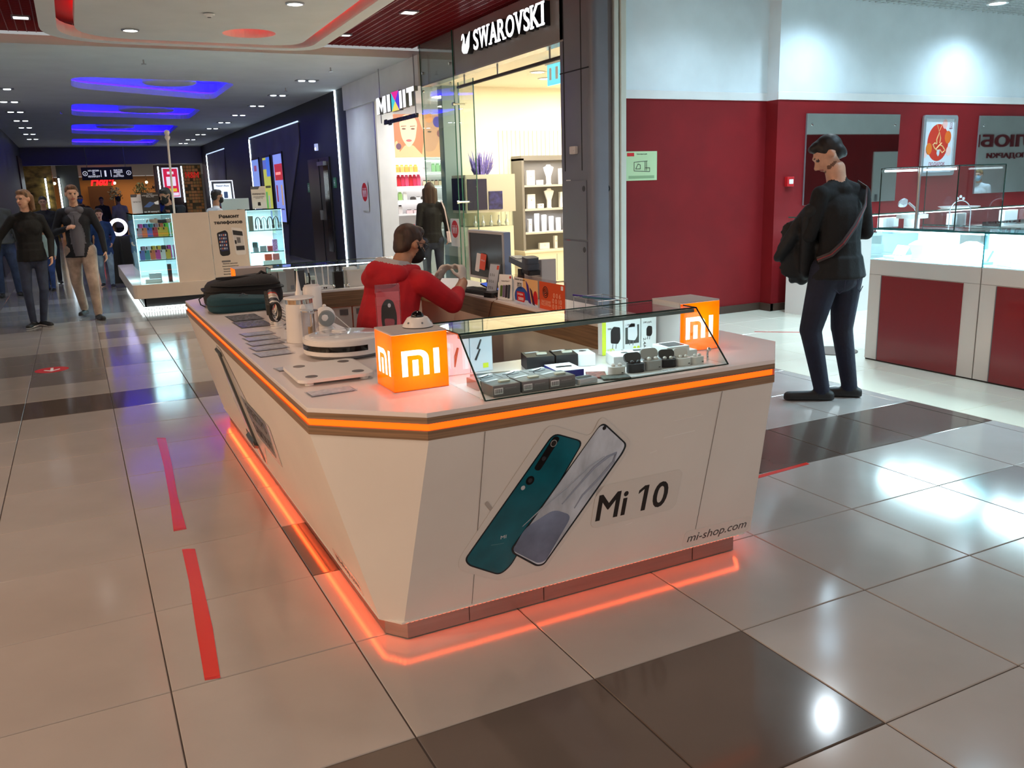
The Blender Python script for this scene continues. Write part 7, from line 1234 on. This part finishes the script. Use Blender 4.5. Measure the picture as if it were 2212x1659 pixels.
def hand(B, w, d, n, mat, s=1.0, curl=.5, flip=1, spread=.12, thumb=.6):
    """w wrist, d direction of the fingers, n palm normal (palm faces n); flip +1 for thumb on the side d x n"""
    w = Vector(w); d = Vector(d).normalized(); n = Vector(n); n = (n-d*n.dot(d)).normalized(); t = d.cross(n)*flip
    pc = w+d*.055*s
    B.seg(w, w+d*.085*s, .028*s, .034*s, mat, 1.15, .5, side=t)
    for i, (off, L, r) in enumerate(((.026, .072, .0085), (.0085, .080, .009), (-.009, .074, .0085), (-.026, .058, .0075))):
        p = w+d*.085*s+t*off*s; dd = (d+t*off*spread*8).normalized(); c = curl*(1+.08*i)
        for k in range(3):
            a = c*(k+1)*.75; v = dd*math.cos(a)+n*math.sin(a); q = p+v*L*s*(.45, .32, .25)[k]; B.seg(p, q, r*s*(1-.08*k), r*s*(.95-.08*k), mat); p = q
    p = w+d*.03*s+t*.026*s; v = (d*.55+t*.75+n*thumb).normalized(); q = p+v*.04*s; B.seg(p, q, .0125*s, .011*s, mat); v2 = (d*.85+t*.15+n*thumb).normalized(); B.seg(q, q+v2*.035*s, .0105*s, .0085*s, mat)
def head(B, c, f, u, s=1.0, skin='skin', mask=False, beard=False):
    """c centre of the skull, f facing direction, u up"""
    c = Vector(c); f = Vector(f).normalized(); u = Vector(u); u = (u-f*u.dot(f)).normalized(); r = f.cross(u)
    R = Matrix((r, f, u)).transposed(); P = lambda x, y, z: c+(r*x+f*y+u*z)*s
    B.ell(P(0, -.008, .028), (.073*s, .09*s, .084*s), skin, R); B.ell(P(0, .028, -.03), (.058*s, .06*s, .07*s), skin, R); B.ell(P(0, .045, -.075), (.034*s, .036*s, .03*s), 'beard' if beard else skin, R, .002 if beard else 0)
    if beard:
        for q in (-1, 1): B.ell(P(q*.040, .028, -.055), (.016*s, .034*s, .026*s), 'beard', R, .001)
    B.seg(P(0, .085, .012), P(0, .108, -.022), .009*s, .014*s, skin); B.ell(P(0, .083, .034), (.045*s, .014*s, .012*s), skin, R)
    for q in (-1, 1):
        B.ell(P(q*.031, .080, .012), (.011*s, .009*s, .0045*s), 'eye', R, .001); B.ell(P(q*.032, .087, .034), (.018*s, .006*s, .003*s), 'brow', R, .0015); B.ell(P(q*.074, -.005, 0), (.009*s, .019*s, .030*s), skin, R)
    B.ell(P(0, .088, -.052), (.024*s, .009*s, .007*s), 'lip', R, .003)
    if mask: B.ell(P(0, .058, -.052), (.058*s, .052*s, .050*s), 'mask', R, .012); B.seg(P(.05, .06, -.03), P(.076, 0, .005), .004*s, .004*s, 'mask', bias=.004); B.seg(P(-.05, .06, -.03), P(-.076, 0, .005), .004*s, .004*s, 'mask', bias=.004)
    return P, R
SKIN = M('skin', (206, 158, 132), .5, noise=(20, .05)); SKIN2 = M('skin_tan', (176, 128, 100), .5, noise=(20, .05))
def mats_for(top, pants, shoe=(26, 24, 24), skin=SKIN, hair=(50, 36, 28), sole=(40, 40, 40), mask=(22, 22, 24), inner=(140, 140, 144), key='x', glove=(214, 208, 200)):
    return {'skin': skin, 'top': M('top_'+key, top, .85, bump=(40, .25), noise=(8, .08)), 'pants': M('pants_'+key, pants, .8, bump=(50, .25), noise=(9, .14)), 'shoe': M('shoe_'+key, shoe, .6), 'sole': M('sole_'+key, sole, .6), 'eye': M('eye_dark', (46, 34, 30), .3), 'brow': M('brow_'+key, [max(8, c*.8) for c in hair], .8), 'lip': M('lip', (168, 104, 92), .5), 'mask': M('mask_'+key, mask, .8), 'inner': M('inner_'+key, inner, .8), 'beard': M('beard_'+key, (110, 78, 62), .8), 'glove': M('glove_'+key, glove, .6, bump=(60, .2))}
def stand(B, J, s=1.0, pw=1.0, top='top', hem=.9, bust=0, belly=1.0, long=0, sw=1.0):
    """standing or walking body, joints J in metres for the figure facing +y"""
    pel = Vector(J['pel']); ch = Vector(J['chest']); nk = Vector(J['neck'])
    B.ell(pel, (.158*s, .115*s, .115*s), 'pants'); B.ell(pel+Vector((0, -.01, -.09*s)), (.12*s, .10*s, .085*s), 'pants')
    for k in 'LR':
        h, kn, an, toe = (Vector(J[x+k]) for x in ('hip', 'kn', 'an', 'toe'))
        B.seg(h, kn, .088*s*pw, .06*s*pw, 'pants'); B.seg(kn, an, .058*s*pw, .043*s*pw, 'pants'); B.ell(h+Vector((0, -.035, -.02))*s, (.085*s, .08*s, .09*s), 'pants')
        d = (toe-an); d.z = 0; d.normalize(); hl = Vector((an.x, an.y, toe.z))-d*.05*s
        B.seg(hl+Vector((0, 0, .035*s)), toe+Vector((0, 0, .03*s)), .036*s, .034*s, 'shoe', 1.05, .9, bias=.002); B.seg(an, hl+Vector((0, 0, .05*s))+d*.03*s, .036*s, .04*s, 'shoe'); B.seg(hl+Vector((0, 0, .012*s)), toe+Vector((0, 0, .012*s)), .038*s, .036*s, 'sole', 1.05, .32, side=Vector((-d.y, d.x, 0)), bias=.003)
        sh, el, wr = (Vector(J[x+k]) for x in ('sh', 'el', 'wr'))
        B.seg(sh, el, .058*s, .047*s, top); B.seg(el, wr, .046*s, .034*s, top, bias=.002)
        B.seg(ch.lerp(nk, .55)+Vector(((sh-ch).x*.2, 0, 0)), sh, .06*s, .056*s, top); B.seg(nk-Vector((0, .005, .03*s)), sh+Vector((0, 0, .0)), .05*s, .05*s, top)
    w = pel.lerp(ch, .45)
    B.seg(pel+Vector((0, 0, .03*s)), w, .115*s*belly, .112*s*belly, top, 1.28, .92, bias=.004, cap=.1); B.seg(w, ch, .112*s, .125*s, top, 1.3, .9); B.ell(ch+Vector((0, .01, .02))*s, (.168*s, .112*s, .13*s), top)
    B.seg(pel+Vector((0, 0, -.045*s-long)), pel+Vector((0, 0, .06*s)), .126*s*belly*(1+.55*max(0, pw-1)), .118*s*belly, top, 1.3, .98, bias=.008, cap=.08)
    if bust:
        for q in (-1, 1): B.ell(ch+Vector((q*.065, .075, -.02))*s, (.075*s, .04*s, .07*s), top)
    B.seg(nk-Vector((0, 0, .05*s)), nk+Vector((0, .012, .07))*s, .056*s, .05*s, 'skin'); B.seg(ch.lerp(nk, .7), nk-Vector((0, 0, .025*s)), .085*s, .064*s, top, 1.1, .95)
def hair_cap(name, c, R, s, mat, parent, kind='short', voxel=.008, extra=None):
    B = Body(); P = lambda x, y, z: Vector(c)+(R @ Vector((x, y, z)))*s
    B.ell(P(0, -.018, .043), (.079*s, .090*s, .082*s), 'h', R); B.ell(P(0, -.05, -.0), (.07*s, .05*s, .06*s), 'h', R); B.ell(P(0, .03, .085), (.062*s, .052*s, .036*s), 'h', R)
    if kind == 'short':
        for q in (-1, 1): B.ell(P(q*.064, .008, .05), (.013*s, .03*s, .03*s), 'h', R)
    if extra: extra(B, P, R)
    m = {'h': mat}; o = B.grow(name, voxel, m, None, 2)
    o.parent = parent
    return o
def person(label, loc, rotz, build, mats, voxel=.009, name='person', group=None):
    t = thing(name, label, 'person', loc, rotz, group); B = Body(); post = build(B)
    o = B.grow('body', voxel, mats, t)
    if post: post(t)
    return t
def hairmat(key, c): return M('hair_'+key, c, .55, noise=((40, 40, 6), .35))

# ---- standing man at the jewellery counter (seen from behind left, looking down)
J = dict(pel=(0, -.02, .93), chest=(0, .0, 1.27), neck=(0, .035, 1.50), hipL=(-.09, 0, .90), hipR=(.09, 0, .90), knL=(-.15, .06, .49), knR=(.10, .03, .49), anL=(-.10, -.02, .085), anR=(.13, -.04, .085), toeL=(-.29, .09, 0), toeR=(-.03, .08, 0), shL=(-.175, .0, 1.405), shR=(.175, .0, 1.405), elL=(-.22, .04, 1.14), elR=(.22, -.02, 1.14), wrL=(-.13, .27, 1.08), wrR=(.15, .22, 1.12))
def bm(B):
    stand(B, J, 1.04, 1.22, long=.03, belly=1.05); B.seg((0, .02, 1.40), (-.02, .055, 1.57), .066, .062, 'skin')
    hand(B, J['wrR'], (-.55, .6, .05), (-.3, 0, -1), 'skin', 1, .4, 1); hand(B, J['wrL'], (.5, .6, .1), (.2, 0, -1), 'skin', 1, .4, -1)
    P, R = head(B, (-.045, .08, 1.66), (-.74, .46, -.62), (-.4, .32, .75), 1.08, beard=True)
    def post(t):
        hair_cap('hair', (-.045, .08, 1.66), R, 1.08, hairmat('man', (26, 20, 18)), t, extra=lambda B, P, R: (B.ell(P(0, -.072, -.02), (.058, .03, .05), 'h', R), B.seg(P(-.03, .06, .09), P(.03, .06, .09), .026, .026, 'h')))
        mST = M('bag_strap', (60, 50, 52), .6); pts = []
        for x, y, z in ((.15, .02, 1.475), (.14, -.075, 1.44), (.09, -.125, 1.33), (.0, -.14, 1.20), (-.09, -.135, 1.09), (-.15, -.10, 1.02), (-.19, -.02, .98)): pts.append(Vector((x, y, z)))
        rings = []
        for i, p in enumerate(pts): d = (pts[min(i+1, 6)]-pts[max(i-1, 0)]).normalized(); o_ = Vector((p.x*.6, p.y-.0, 0)).normalized(); w_ = d.cross(o_).normalized(); rings.append([p+w_*.018, p+w_*.018+o_*.006, p-w_*.018+o_*.006, p-w_*.018])
        st_ = MB().loft(rings).build('bag_strap', mST, t, world=False); rr = [[q+(r_[1]-r_[0])*.3+(r_[3]-r_[0])*k for q, k in ((r_[1], .42), (r_[1]+(r_[1]-r_[0])*.2, .42), (r_[1]+(r_[1]-r_[0])*.2, .6), (r_[1], .6))] for r_ in rings]; MB().loft(rr).build('red_stripe', M('strap_red', (140, 40, 46), .6), st_, world=False)
        MB().prism(rpoly([(-.12, -.075), (.0, -.075), (.0, -.073), (-.12, -.073)], .001), Matrix.Translation((0, 0, 0)), .90, .93)
        for q in (-1, 1): MB().tube([Vector((q*.125, -.118, .88)), Vector((q*.05, -.137, .87)), Vector((q*.055, -.135, .78)), Vector((q*.09, -.128, .755)), Vector((q*.125, -.115, .79))], .003, 5).build('pocket_seam', M('denim_seam', (44, 46, 70), .8), t, world=False)
    return post
MAN = person('standing man in black sweater and dark jeans with a shoulder strap', (5.12, 1.56, 0), math.radians(-4), bm, mats_for((17, 17, 19), (24, 27, 46), key='man', skin=SKIN), .0085)
# dark padded jacket over his left arm
def jk():
    t = thing('padded_jacket', 'black padded jacket hanging over the arm of the standing man', 'jacket', (5.12, 1.56, 0), math.radians(-4)); B = Body()
    for p, q, r0, r1, fx, fy in (((-.22, .03, 1.30), (-.15, .26, 1.17), .06, .055, 1, .9), ((-.20, .06, 1.24), (-.13, .13, .92), .075, .085, 1.2, .55), ((-.17, .14, 1.2), (-.12, .19, .86), .07, .075, 1.25, .5), ((-.23, .13, 1.22), (-.30, .20, 1.06), .06, .05, 1.1, .6), ((-.26, .14, 1.14), (-.33, .2, 1.0), .055, .045, 1.1, .7), ((-.17, .17, .98), (-.19, .21, .84), .05, .042, 1.1, .7), ((-.08, .05, 1.05), (-.07, .04, .86), .06, .06, 1.1, .6)):
        B.seg(p, q, r0, r1, 'j', fx, fy, side=(1, .4, 0))
    for i in range(5): B.seg((-.24, .18, 1.16-i*.06), (-.07, .09, 1.14-i*.06), .082, .075, 'j', 1, .2, side=(0, 0, 1))
    B.grow('shell', .011, {'j': M('jacket_black', (20, 20, 22), .7, bump=(26, .35), noise=(8, .2))}, t, 3); MB().tube([Vector((-.19, .20, .98)), Vector((-.18, .21, .88))], .006, 6).build('zip_pull', mSTEEL, t, world=False)
jk()
# ---- seller in the red hooded jacket, seated on a stool facing the desk
SX = Matrix.Translation((0, 0, 0))
def bs(B):
    T = 'top'; B.ell((0, 0, .62), (.19, .15, .13), 'pants')
    for q in (-1, 1): B.seg((q*.1, .02, .60), (q*.15, .38, .60), .095, .07, 'pants'); B.seg((q*.15, .38, .60), (q*.13, .36, .16), .066, .05, 'pants'); B.seg((q*.13, .33, .09), (q*.13, .5, .06), .042, .038, 'shoe', 1, .8)
    B.seg((0, -.02, .66), (0, -.0, .80), .158, .155, T, 1.3, 1.0, bias=.006); B.seg((0, .0, .80), (0, .07, 1.0), .155, .145, T, 1.35, .98); B.ell((0, .09, 1.02), (.20, .14, .14), T); B.ell((0, .03, 1.0), (.175, .12, .13), T)
    B.seg((0, -.045, .56), (0, -.02, .70), .168, .16, T, 1.28, 1.0, bias=.006, cap=.1)
    shL, elL, wrL = (-.205, .12, 1.045), (-.27, .30, .90), (-.09, .50, 1.0); shR, elR, wrR = (.205, .12, 1.045), (.245, .31, .905), (.10, .55, .995)
    for sh, el, wr in ((shL, elL, wrL), (shR, elR, wrR)):
        B.seg((0, .10, 1.07), sh, .075, .07, T); B.seg(sh, el, .072, .06, T); e, w_ = Vector(el), Vector(wr); m1 = e.lerp(w_, .45); B.seg(e, m1, .06, .048, T, bias=.004); B.seg(m1, w_, .04, .031, 'skin')
    B.seg((0, .10, 1.06), (0, .155, 1.17), .06, .056, 'skin')
    hand(B, wrR, (-.35, .35, .95), (-.9, -.1, -.1), 'glove', 1.02, .75, 1, thumb=.5); hand(B, wrL, (.35, .45, .85), (.9, .1, -.2), 'glove', 1.02, .65, -1, thumb=.5)
    P, R = head(B, (0, .215, 1.25), (.10, .95, -.24), (0, .24, .97), 1.0, mask=True)
    def post(t):
        hair_cap('hair', (0, .215, 1.25), R, 1.0, hairmat('seller', (58, 38, 28)), t, extra=lambda B, P, R: B.ell(P(0, -.068, -.025), (.056, .03, .045), 'h', R), voxel=.007)
        H = Body(); H.seg((-.12, .02, 1.10), (0, -.055, 1.12), .05, .06, 'o'); H.seg((0, -.055, 1.12), (.12, .02, 1.10), .06, .05, 'o'); H.seg((-.12, .02, 1.10), (-.10, .16, 1.11), .045, .035, 'o'); H.seg((.12, .02, 1.10), (.10, .16, 1.11), .045, .035, 'o'); H.ell((0, -.03, 1.07), (.15, .07, .08), 'o'); H.ell((0, .0, 1.09), (.15, .10, .06), 'o')
        H.seg((-.085, .03, 1.15), (0, -.02, 1.165), .03, .034, 'l', bias=.004); H.seg((0, -.02, 1.165), (.085, .03, 1.15), .034, .03, 'l', bias=.004); H.seg((-.085, .03, 1.15), (-.075, .12, 1.145), .028, .02, 'l', bias=.004); H.seg((.085, .03, 1.15), (.075, .12, 1.145), .028, .02, 'l', bias=.004)
        H.grow('hood', .009, {'o': MATS['top_seller'], 'l': M('hood_lining', (176, 170, 170), .8)}, t, 3)
        b = MB()
        for q in (-1, 1): b.tube([P(q*.032+.02*math.cos(a), .102, .010+.017*math.sin(a)) for a in [2*PI*i/16 for i in range(17)]], .0022, 5); b.tube([P(q*.052, .10, .016), P(q*.076, .06, .016), P(q*.08, -.01, .012)], .002, 5)
        b.tube([P(-.012, .106, .012), P(.012, .106, .012)], .002, 5).build('glasses', mBLACK, t, world=False)
        MB().tube([Vector(wrL)+Vector((.032*math.cos(a)-.02, .0-.02, .032*math.sin(a)-.01)) for a in [2*PI*i/16 for i in range(17)]], .010, 6).build('wristband', mBLACK, t, world=False)
        MB().tube([Vector(p) for p in ((0, .225, 1.02), (0, .19, .9), (0, .165, .75), (0, .15, .62))], .006, 6).build('zipper', M('zip_dark_red', (80, 8, 14), .5), t, world=False)
    return post
person('seated man in red hooded jacket, black mask, glasses and white gloves', (2.075, 2.10, -.045), math.radians(-68), bs, mats_for((178, 14, 30), (30, 32, 44), key='seller', skin=SKIN2, hair=(58, 38, 28)), .0075)
sl = thing('round_stool', 'black round stool under the man in the red jacket', 'stool', (2.09, 2.12, 0)); MB().lathe([(.001, .40), (.17, .40), (.18, .43), (.17, .465), (.001, .47)], 28, Matrix.Translation((2.09, 2.12, 0))).build('seat', mBLACK, sl, smooth=True); cyl('post', mSTEEL, sl, (2.09, 2.12, .05), (2.09, 2.12, .40), .025)
for i in range(5): a = 2*PI*i/5; cyl('leg', mSTEEL, sl, (2.09, 2.12, .08), (2.09+.24*math.cos(a), 2.12+.24*math.sin(a), .02), .015, n=8)

def walk(h, lean=0, step=.0, **kw):
    k = h/1.75
    J = dict(pel=(0, 0, .93), chest=(0, .01, 1.26), neck=(0, .03, 1.47), hipL=(-.09, 0, .90), hipR=(.09, 0, .90), knL=(-.10, .05, .49), knR=(.10, .04, .49), anL=(-.10, -.0, .085), anR=(.10, .0, .085), toeL=(-.13, .17, 0), toeR=(.13, .17, 0), shL=(-.17, 0, 1.395), shR=(.17, 0, 1.395), elL=(-.22, -.02, 1.12), elR=(.22, -.02, 1.12), wrL=(-.24, .10, .92), wrR=(.24, .10, .92)); J.update(kw)
    return {a: tuple(x*k for x in b) for a, b in J.items()}, k
def simple(h, mats, label, loc, rot, voxel, hairc, J=None, headf=(0, 1, -.05), hands=True, mask=False, hair='short', bust=0, long=0, pw=1.0, extra_hair=None, after=None, belly=1.0, hs=1.0, group=None, key='x', inner=False):
    Jd, k = walk(h, **(J or {}))
    def bb(B):
        stand(B, Jd, k, pw, bust=bust, long=long, belly=belly)
        if inner: B.seg(Vector(Jd['pel'])+Vector((0, .065, -.03))*k-Vector((0, 0, long)), Vector(Jd['neck'])+Vector((0, .03, -.07))*k, .085*k, .07*k, 'inner', 1.0, .85, bias=.014, cap=.12)
        if hands:
            for q, s_ in (('L', -1), ('R', 1)):
                w_ = Vector(Jd['wr'+q]); e = Vector(Jd['el'+q]); hand(B, w_, (w_-e), (-s_*.8, .25, -.2), 'skin', k*.98, .35, 1 if s_ > 0 else -1)
        nk = Vector(Jd['neck']); c = nk+Vector((0, .035, .155))*k
        P, R = head(B, c, headf, (0, 0, 1), k*.98*hs, mask=mask)
        def post(t):
            hair_cap('hair', c, R, k*.98*hs, hairmat(key, hairc), t, hair, max(.009, voxel), extra_hair)
            if after: after(t, k, Jd, P, R)
        return post
    return person(label, loc, rot, bb, mats, voxel, group=group)
# woman seen from behind, long hair
def longhair(B, P, R):
    for x, y, z, l in ((0, -.085, .03, .52), (-.05, -.075, .02, .5), (.05, -.075, .02, .5), (-.075, -.03, .0, .36), (.075, -.03, .0, .36)): a = P(x, y, z); B.seg(a, a+Vector((x*.25, -.015, -l)), .036, .02, 'h', 1.1, .6)
def handbag(t, k, Jd, P, R):
    MB().prism(rpoly([(-.06, 0), (.09, -.02), (.12, .13), (-.04, .15)], .03), frame((.22, -.10, .80), (.25, 1, 0), (-.1, 0, 1)), -.02, .02).build('handbag', M('pale_pink_leather', (206, 186, 190), .4), t, world=False, bev=.006); MB().tube([Vector(p) for p in ((.14, -.03, 1.36), (.17, -.11, 1.25), (.20, -.13, 1.05), (.22, -.12, .93))], .009, 6).build('bag_strap', M('pale_pink_leather'), t, world=False)
simple(1.62, mats_for((17, 16, 18), (38, 46, 64), key='back'), 'woman with long brown hair and black jumper seen from behind', (4.93, 8.55, 0), math.radians(-14), .011, (54, 36, 28), hands=True, extra_hair=longhair, after=handbag, headf=(.1, 1, 0), key='back', long=.02, J=dict(shL=(-.155, 0, 1.39), shR=(.155, 0, 1.39), elL=(-.2, -.02, 1.12), elR=(.23, .02, 1.13), wrR=(.25, .13, .93)))
# walking woman, black jumper, jeans
def bob(B, P, R):
    B.seg(P(.065, -.04, .03), P(.08, -.04, -.13), .035, .03, 'h'); B.seg(P(-.07, -.045, .03), P(-.06, -.06, -.12), .03, .026, 'h'); B.seg(P(0, -.075, .02), P(.02, -.08, -.13), .055, .045, 'h')
simple(1.67, mats_for((15, 15, 16), (46, 54, 76), shoe=(20, 20, 22), sole=(214, 214, 214), key='wom'), 'walking woman in black jumper and slim jeans looking to the side', (.0, 9.45, 0), math.radians(188), .0095, (112, 84, 60), bust=1, pw=.98, extra_hair=bob, headf=(.75, .75, -.05), key='wom', hs=1.06, belly=1.08, long=.03, J=dict(shL=(-.155, 0, 1.39), shR=(.155, 0, 1.39), knL=(-.07, .09, .49), anL=(-.02, .0, .085), toeL=(-.08, .17, 0), knR=(.12, .08, .49), anR=(.10, .02, .085), toeR=(.18, .17, 0), elR=(.34, -.02, 1.15), wrR=(.40, .05, .92), elL=(-.25, -.03, 1.13), wrL=(-.21, .12, .90)))
# walking man, dark open jacket, grey polo, beige trousers
def openj(t, k, Jd, P, R):
    MB().tube([Vector((0, .165, 1.36))*k, Vector((0, .17, 1.22))*k], .004, 5).build('zip_line', mBLACK, t, world=False)
    B = Body(); B.seg((-.06*k, .05*k, 1.42*k), (.06*k, .05*k, 1.42*k), .055*k, .055*k, 'c'); B.grow('collar', .012, {'c': MATS['inner_wman']}, t, 2)
simple(1.72, mats_for((21, 23, 32), (166, 146, 132), shoe=(24, 24, 26), sole=(60, 60, 60), inner=(92, 92, 102), key='wman', skin=SKIN), 'walking man in dark open jacket, grey polo and beige trousers', (.545, 9.85, 0), math.radians(172), .0095, (96, 66, 46), pw=1.22, headf=(-.25, .95, -.05), key='wman', hs=1.05, inner=True, after=openj, long=.06, J=dict(knL=(-.12, .16, .50), anL=(-.13, .16, .085), toeL=(-.2, .34, .0), knR=(.10, -.02, .48), anR=(.09, -.26, .12), toeR=(.12, -.10, .02), elR=(.28, -.02, 1.14), wrR=(.10, .20, 1.20), elL=(-.27, -.02, 1.13), wrL=(-.30, .06, .88)))
# boy in blue jacket
simple(1.37, mats_for((30, 62, 112), (128, 150, 166), shoe=(30, 30, 34), sole=(200, 200, 200), key='boy', hair=(60, 44, 34)), 'boy in blue padded jacket and pale jeans behind the walking man', (.92, 14.2, 0), math.radians(176), .014, (60, 44, 34), pw=1.2, belly=1.15, hs=1.12, key='boy', long=.12, headf=(-.1, 1, -.2), J=dict(knL=(-.11, .12, .5), anL=(-.1, .1, .085), toeL=(-.14, .27, 0), anR=(.1, -.15, .1), toeR=(.12, .02, .01), elR=(.24, .0, 1.14), wrR=(.28, .14, .98), elL=(-.25, .02, 1.14), wrL=(-.2, .22, .98)))
# man at the very left edge, grey shirt, jeans
simple(1.72, mats_for((74, 76, 74), (50, 62, 88), key='gman', hair=(40, 30, 26)), 'man in grey shirt and loose jeans cut off by the left edge', (-.60, 13.75, 0), math.radians(190), .014, (36, 28, 24), pw=1.28, belly=1.15, key='gman', J=dict(anL=(-.16, .0, .085), knL=(-.14, .05, .49), toeL=(-.2, .17, 0)))
# child half hidden behind the walking woman
simple(1.15, mats_for((170, 196, 186), (46, 70, 120), shoe=(24, 24, 28), key='kid'), 'small child in pale top and blue jeans behind the walking woman', (.03, 14.3, 0), math.radians(160), .014, (80, 60, 44), pw=1.25, hs=1.15, key='kid', J=dict(knL=(-.10, .12, .5), anL=(-.08, .1, .085), toeL=(-.1, .25, 0)))
# crowd
crowd = [('woman in dark coat and hood behind the walking woman', (.05, 15.6), 1.62, (26, 26, 32), (28, 28, 34), (40, 34, 32), 180, False), ('masked man in brown jacket lifting his hands in the hall', (.72, 21.5), 1.66, (58, 44, 36), (34, 32, 36), (30, 24, 22), 180, True), ('person in pale jacket near the store entrance', (1.75, 25), 1.6, (150, 140, 130), (40, 40, 46), (30, 26, 24), 10, False), ('person in khaki jacket in the far hall', (2.35, 24), 1.6, (66, 66, 46), (40, 40, 44), (36, 30, 26), 20, False), ('woman in bright blue jacket near the repair kiosk', (2.65, 22), 1.62, (30, 60, 130), (30, 32, 44), (26, 22, 22), 30, False), ('person in black coat beside the blue jacket', (3.0, 23), 1.58, (22, 22, 26), (26, 26, 30), (40, 28, 24), 0, False), ('woman in red scarf beyond the repair kiosk', (3.35, 16.2), 1.55, (160, 36, 50), (34, 32, 38), (24, 20, 20), 150, False), ('person in lilac jacket beyond the repair kiosk', (3.95, 17.5), 1.45, (176, 140, 180), (40, 38, 50), (56, 34, 36), 40, False), ('dark clothed person standing by the store sign', (1.35, 27), 1.6, (36, 30, 30), (30, 30, 34), (34, 28, 26), 180, False)]
for n, (lb_, (x, y), h, tc, pc, hc, rz, mk) in enumerate(crowd):
    simple(h, mats_for(tc, pc, key='crowd%d' % n, mask=(60, 110, 190), skin=SKIN2), lb_, (x, y, 0), math.radians(rz), .018, hc, hands=True, mask=mk, key='crowd%d' % n, pw=1.1, belly=1.12, long=.1, group='people in the far hall', J=dict(elL=(-.27, .1, 1.2), wrL=(-.12, .26, 1.42), elR=(.27, .1, 1.2), wrR=(.12, .26, 1.42)) if mk else None, extra_hair=(lambda B, P, R: B.seg(P(0, -.07, .02), P(0, -.08, -.18), .06, .05, 'h')) if n in (4, 6) else None)
# repair kiosk staff
simple(1.74, mats_for((20, 24, 32), (40, 42, 52), key='rep1', skin=SKIN2, hair=(24, 20, 18)), 'repairman in dark t-shirt and black mask bending over the kiosk', (2.0, 11.5, 0), math.radians(118), .012, (24, 20, 18), mask=True, key='rep1', headf=(-.1, .95, -.35), J=dict(pel=(0, -.12, .93), chest=(0, .06, 1.22), neck=(0, .20, 1.40), shL=(-.18, .10, 1.36), shR=(.18, .10, 1.36), elL=(-.24, .24, 1.14), elR=(.24, .24, 1.14), wrL=(-.12, .46, 1.18), wrR=(.12, .46, 1.18)))
simple(1.62, mats_for((206, 208, 212), (60, 62, 72), key='rep2', skin=SKIN2, hair=(22, 18, 16)), 'young man in white shirt with lowered black mask holding a phone', (2.42, 11.0, 0), math.radians(-72), .012, (22, 18, 16), mask=True, key='rep2', headf=(-.05, 1, -.05), J=dict(elL=(-.24, .14, 1.16), wrL=(-.10, .36, 1.22), elR=(.24, .14, 1.16), wrR=(.10, .36, 1.2)))
# saleswoman, seen in the right mirror
simple(1.56, mats_for((226, 226, 230), (60, 60, 66), key='sales', mask=(170, 206, 226), hair=(140, 110, 70)), 'saleswoman in white with a pale blue mask seen in the mirror', (15.42, 1.9, 0), math.radians(85), .014, (140, 112, 72), mask=True, key='sales', hands=True, headf=(.1, 1, -.1))
bg = thing('ring_lamp_stand', 'glowing white ring lamp on a dark stand behind the boy', 'lamp', (1.22, 14.6, 0)); MB().tube([(1.22+.13*math.cos(a), 14.6, 1.02+.13*math.sin(a)) for a in [2*PI*i/28 for i in range(29)]], .028, 8).build('ring_lamp', M('ring_led', (255, 255, 255), .4, emit=(236, 232, 255), es=5), bg, smooth=True); box('dark_cabinet', mBLACK, bg, 1.02, 1.42, 14.7, 15.1, 0, .86); cyl('post', mBLACK, bg, (1.22, 14.64, 0), (1.22, 14.64, .9), .02)
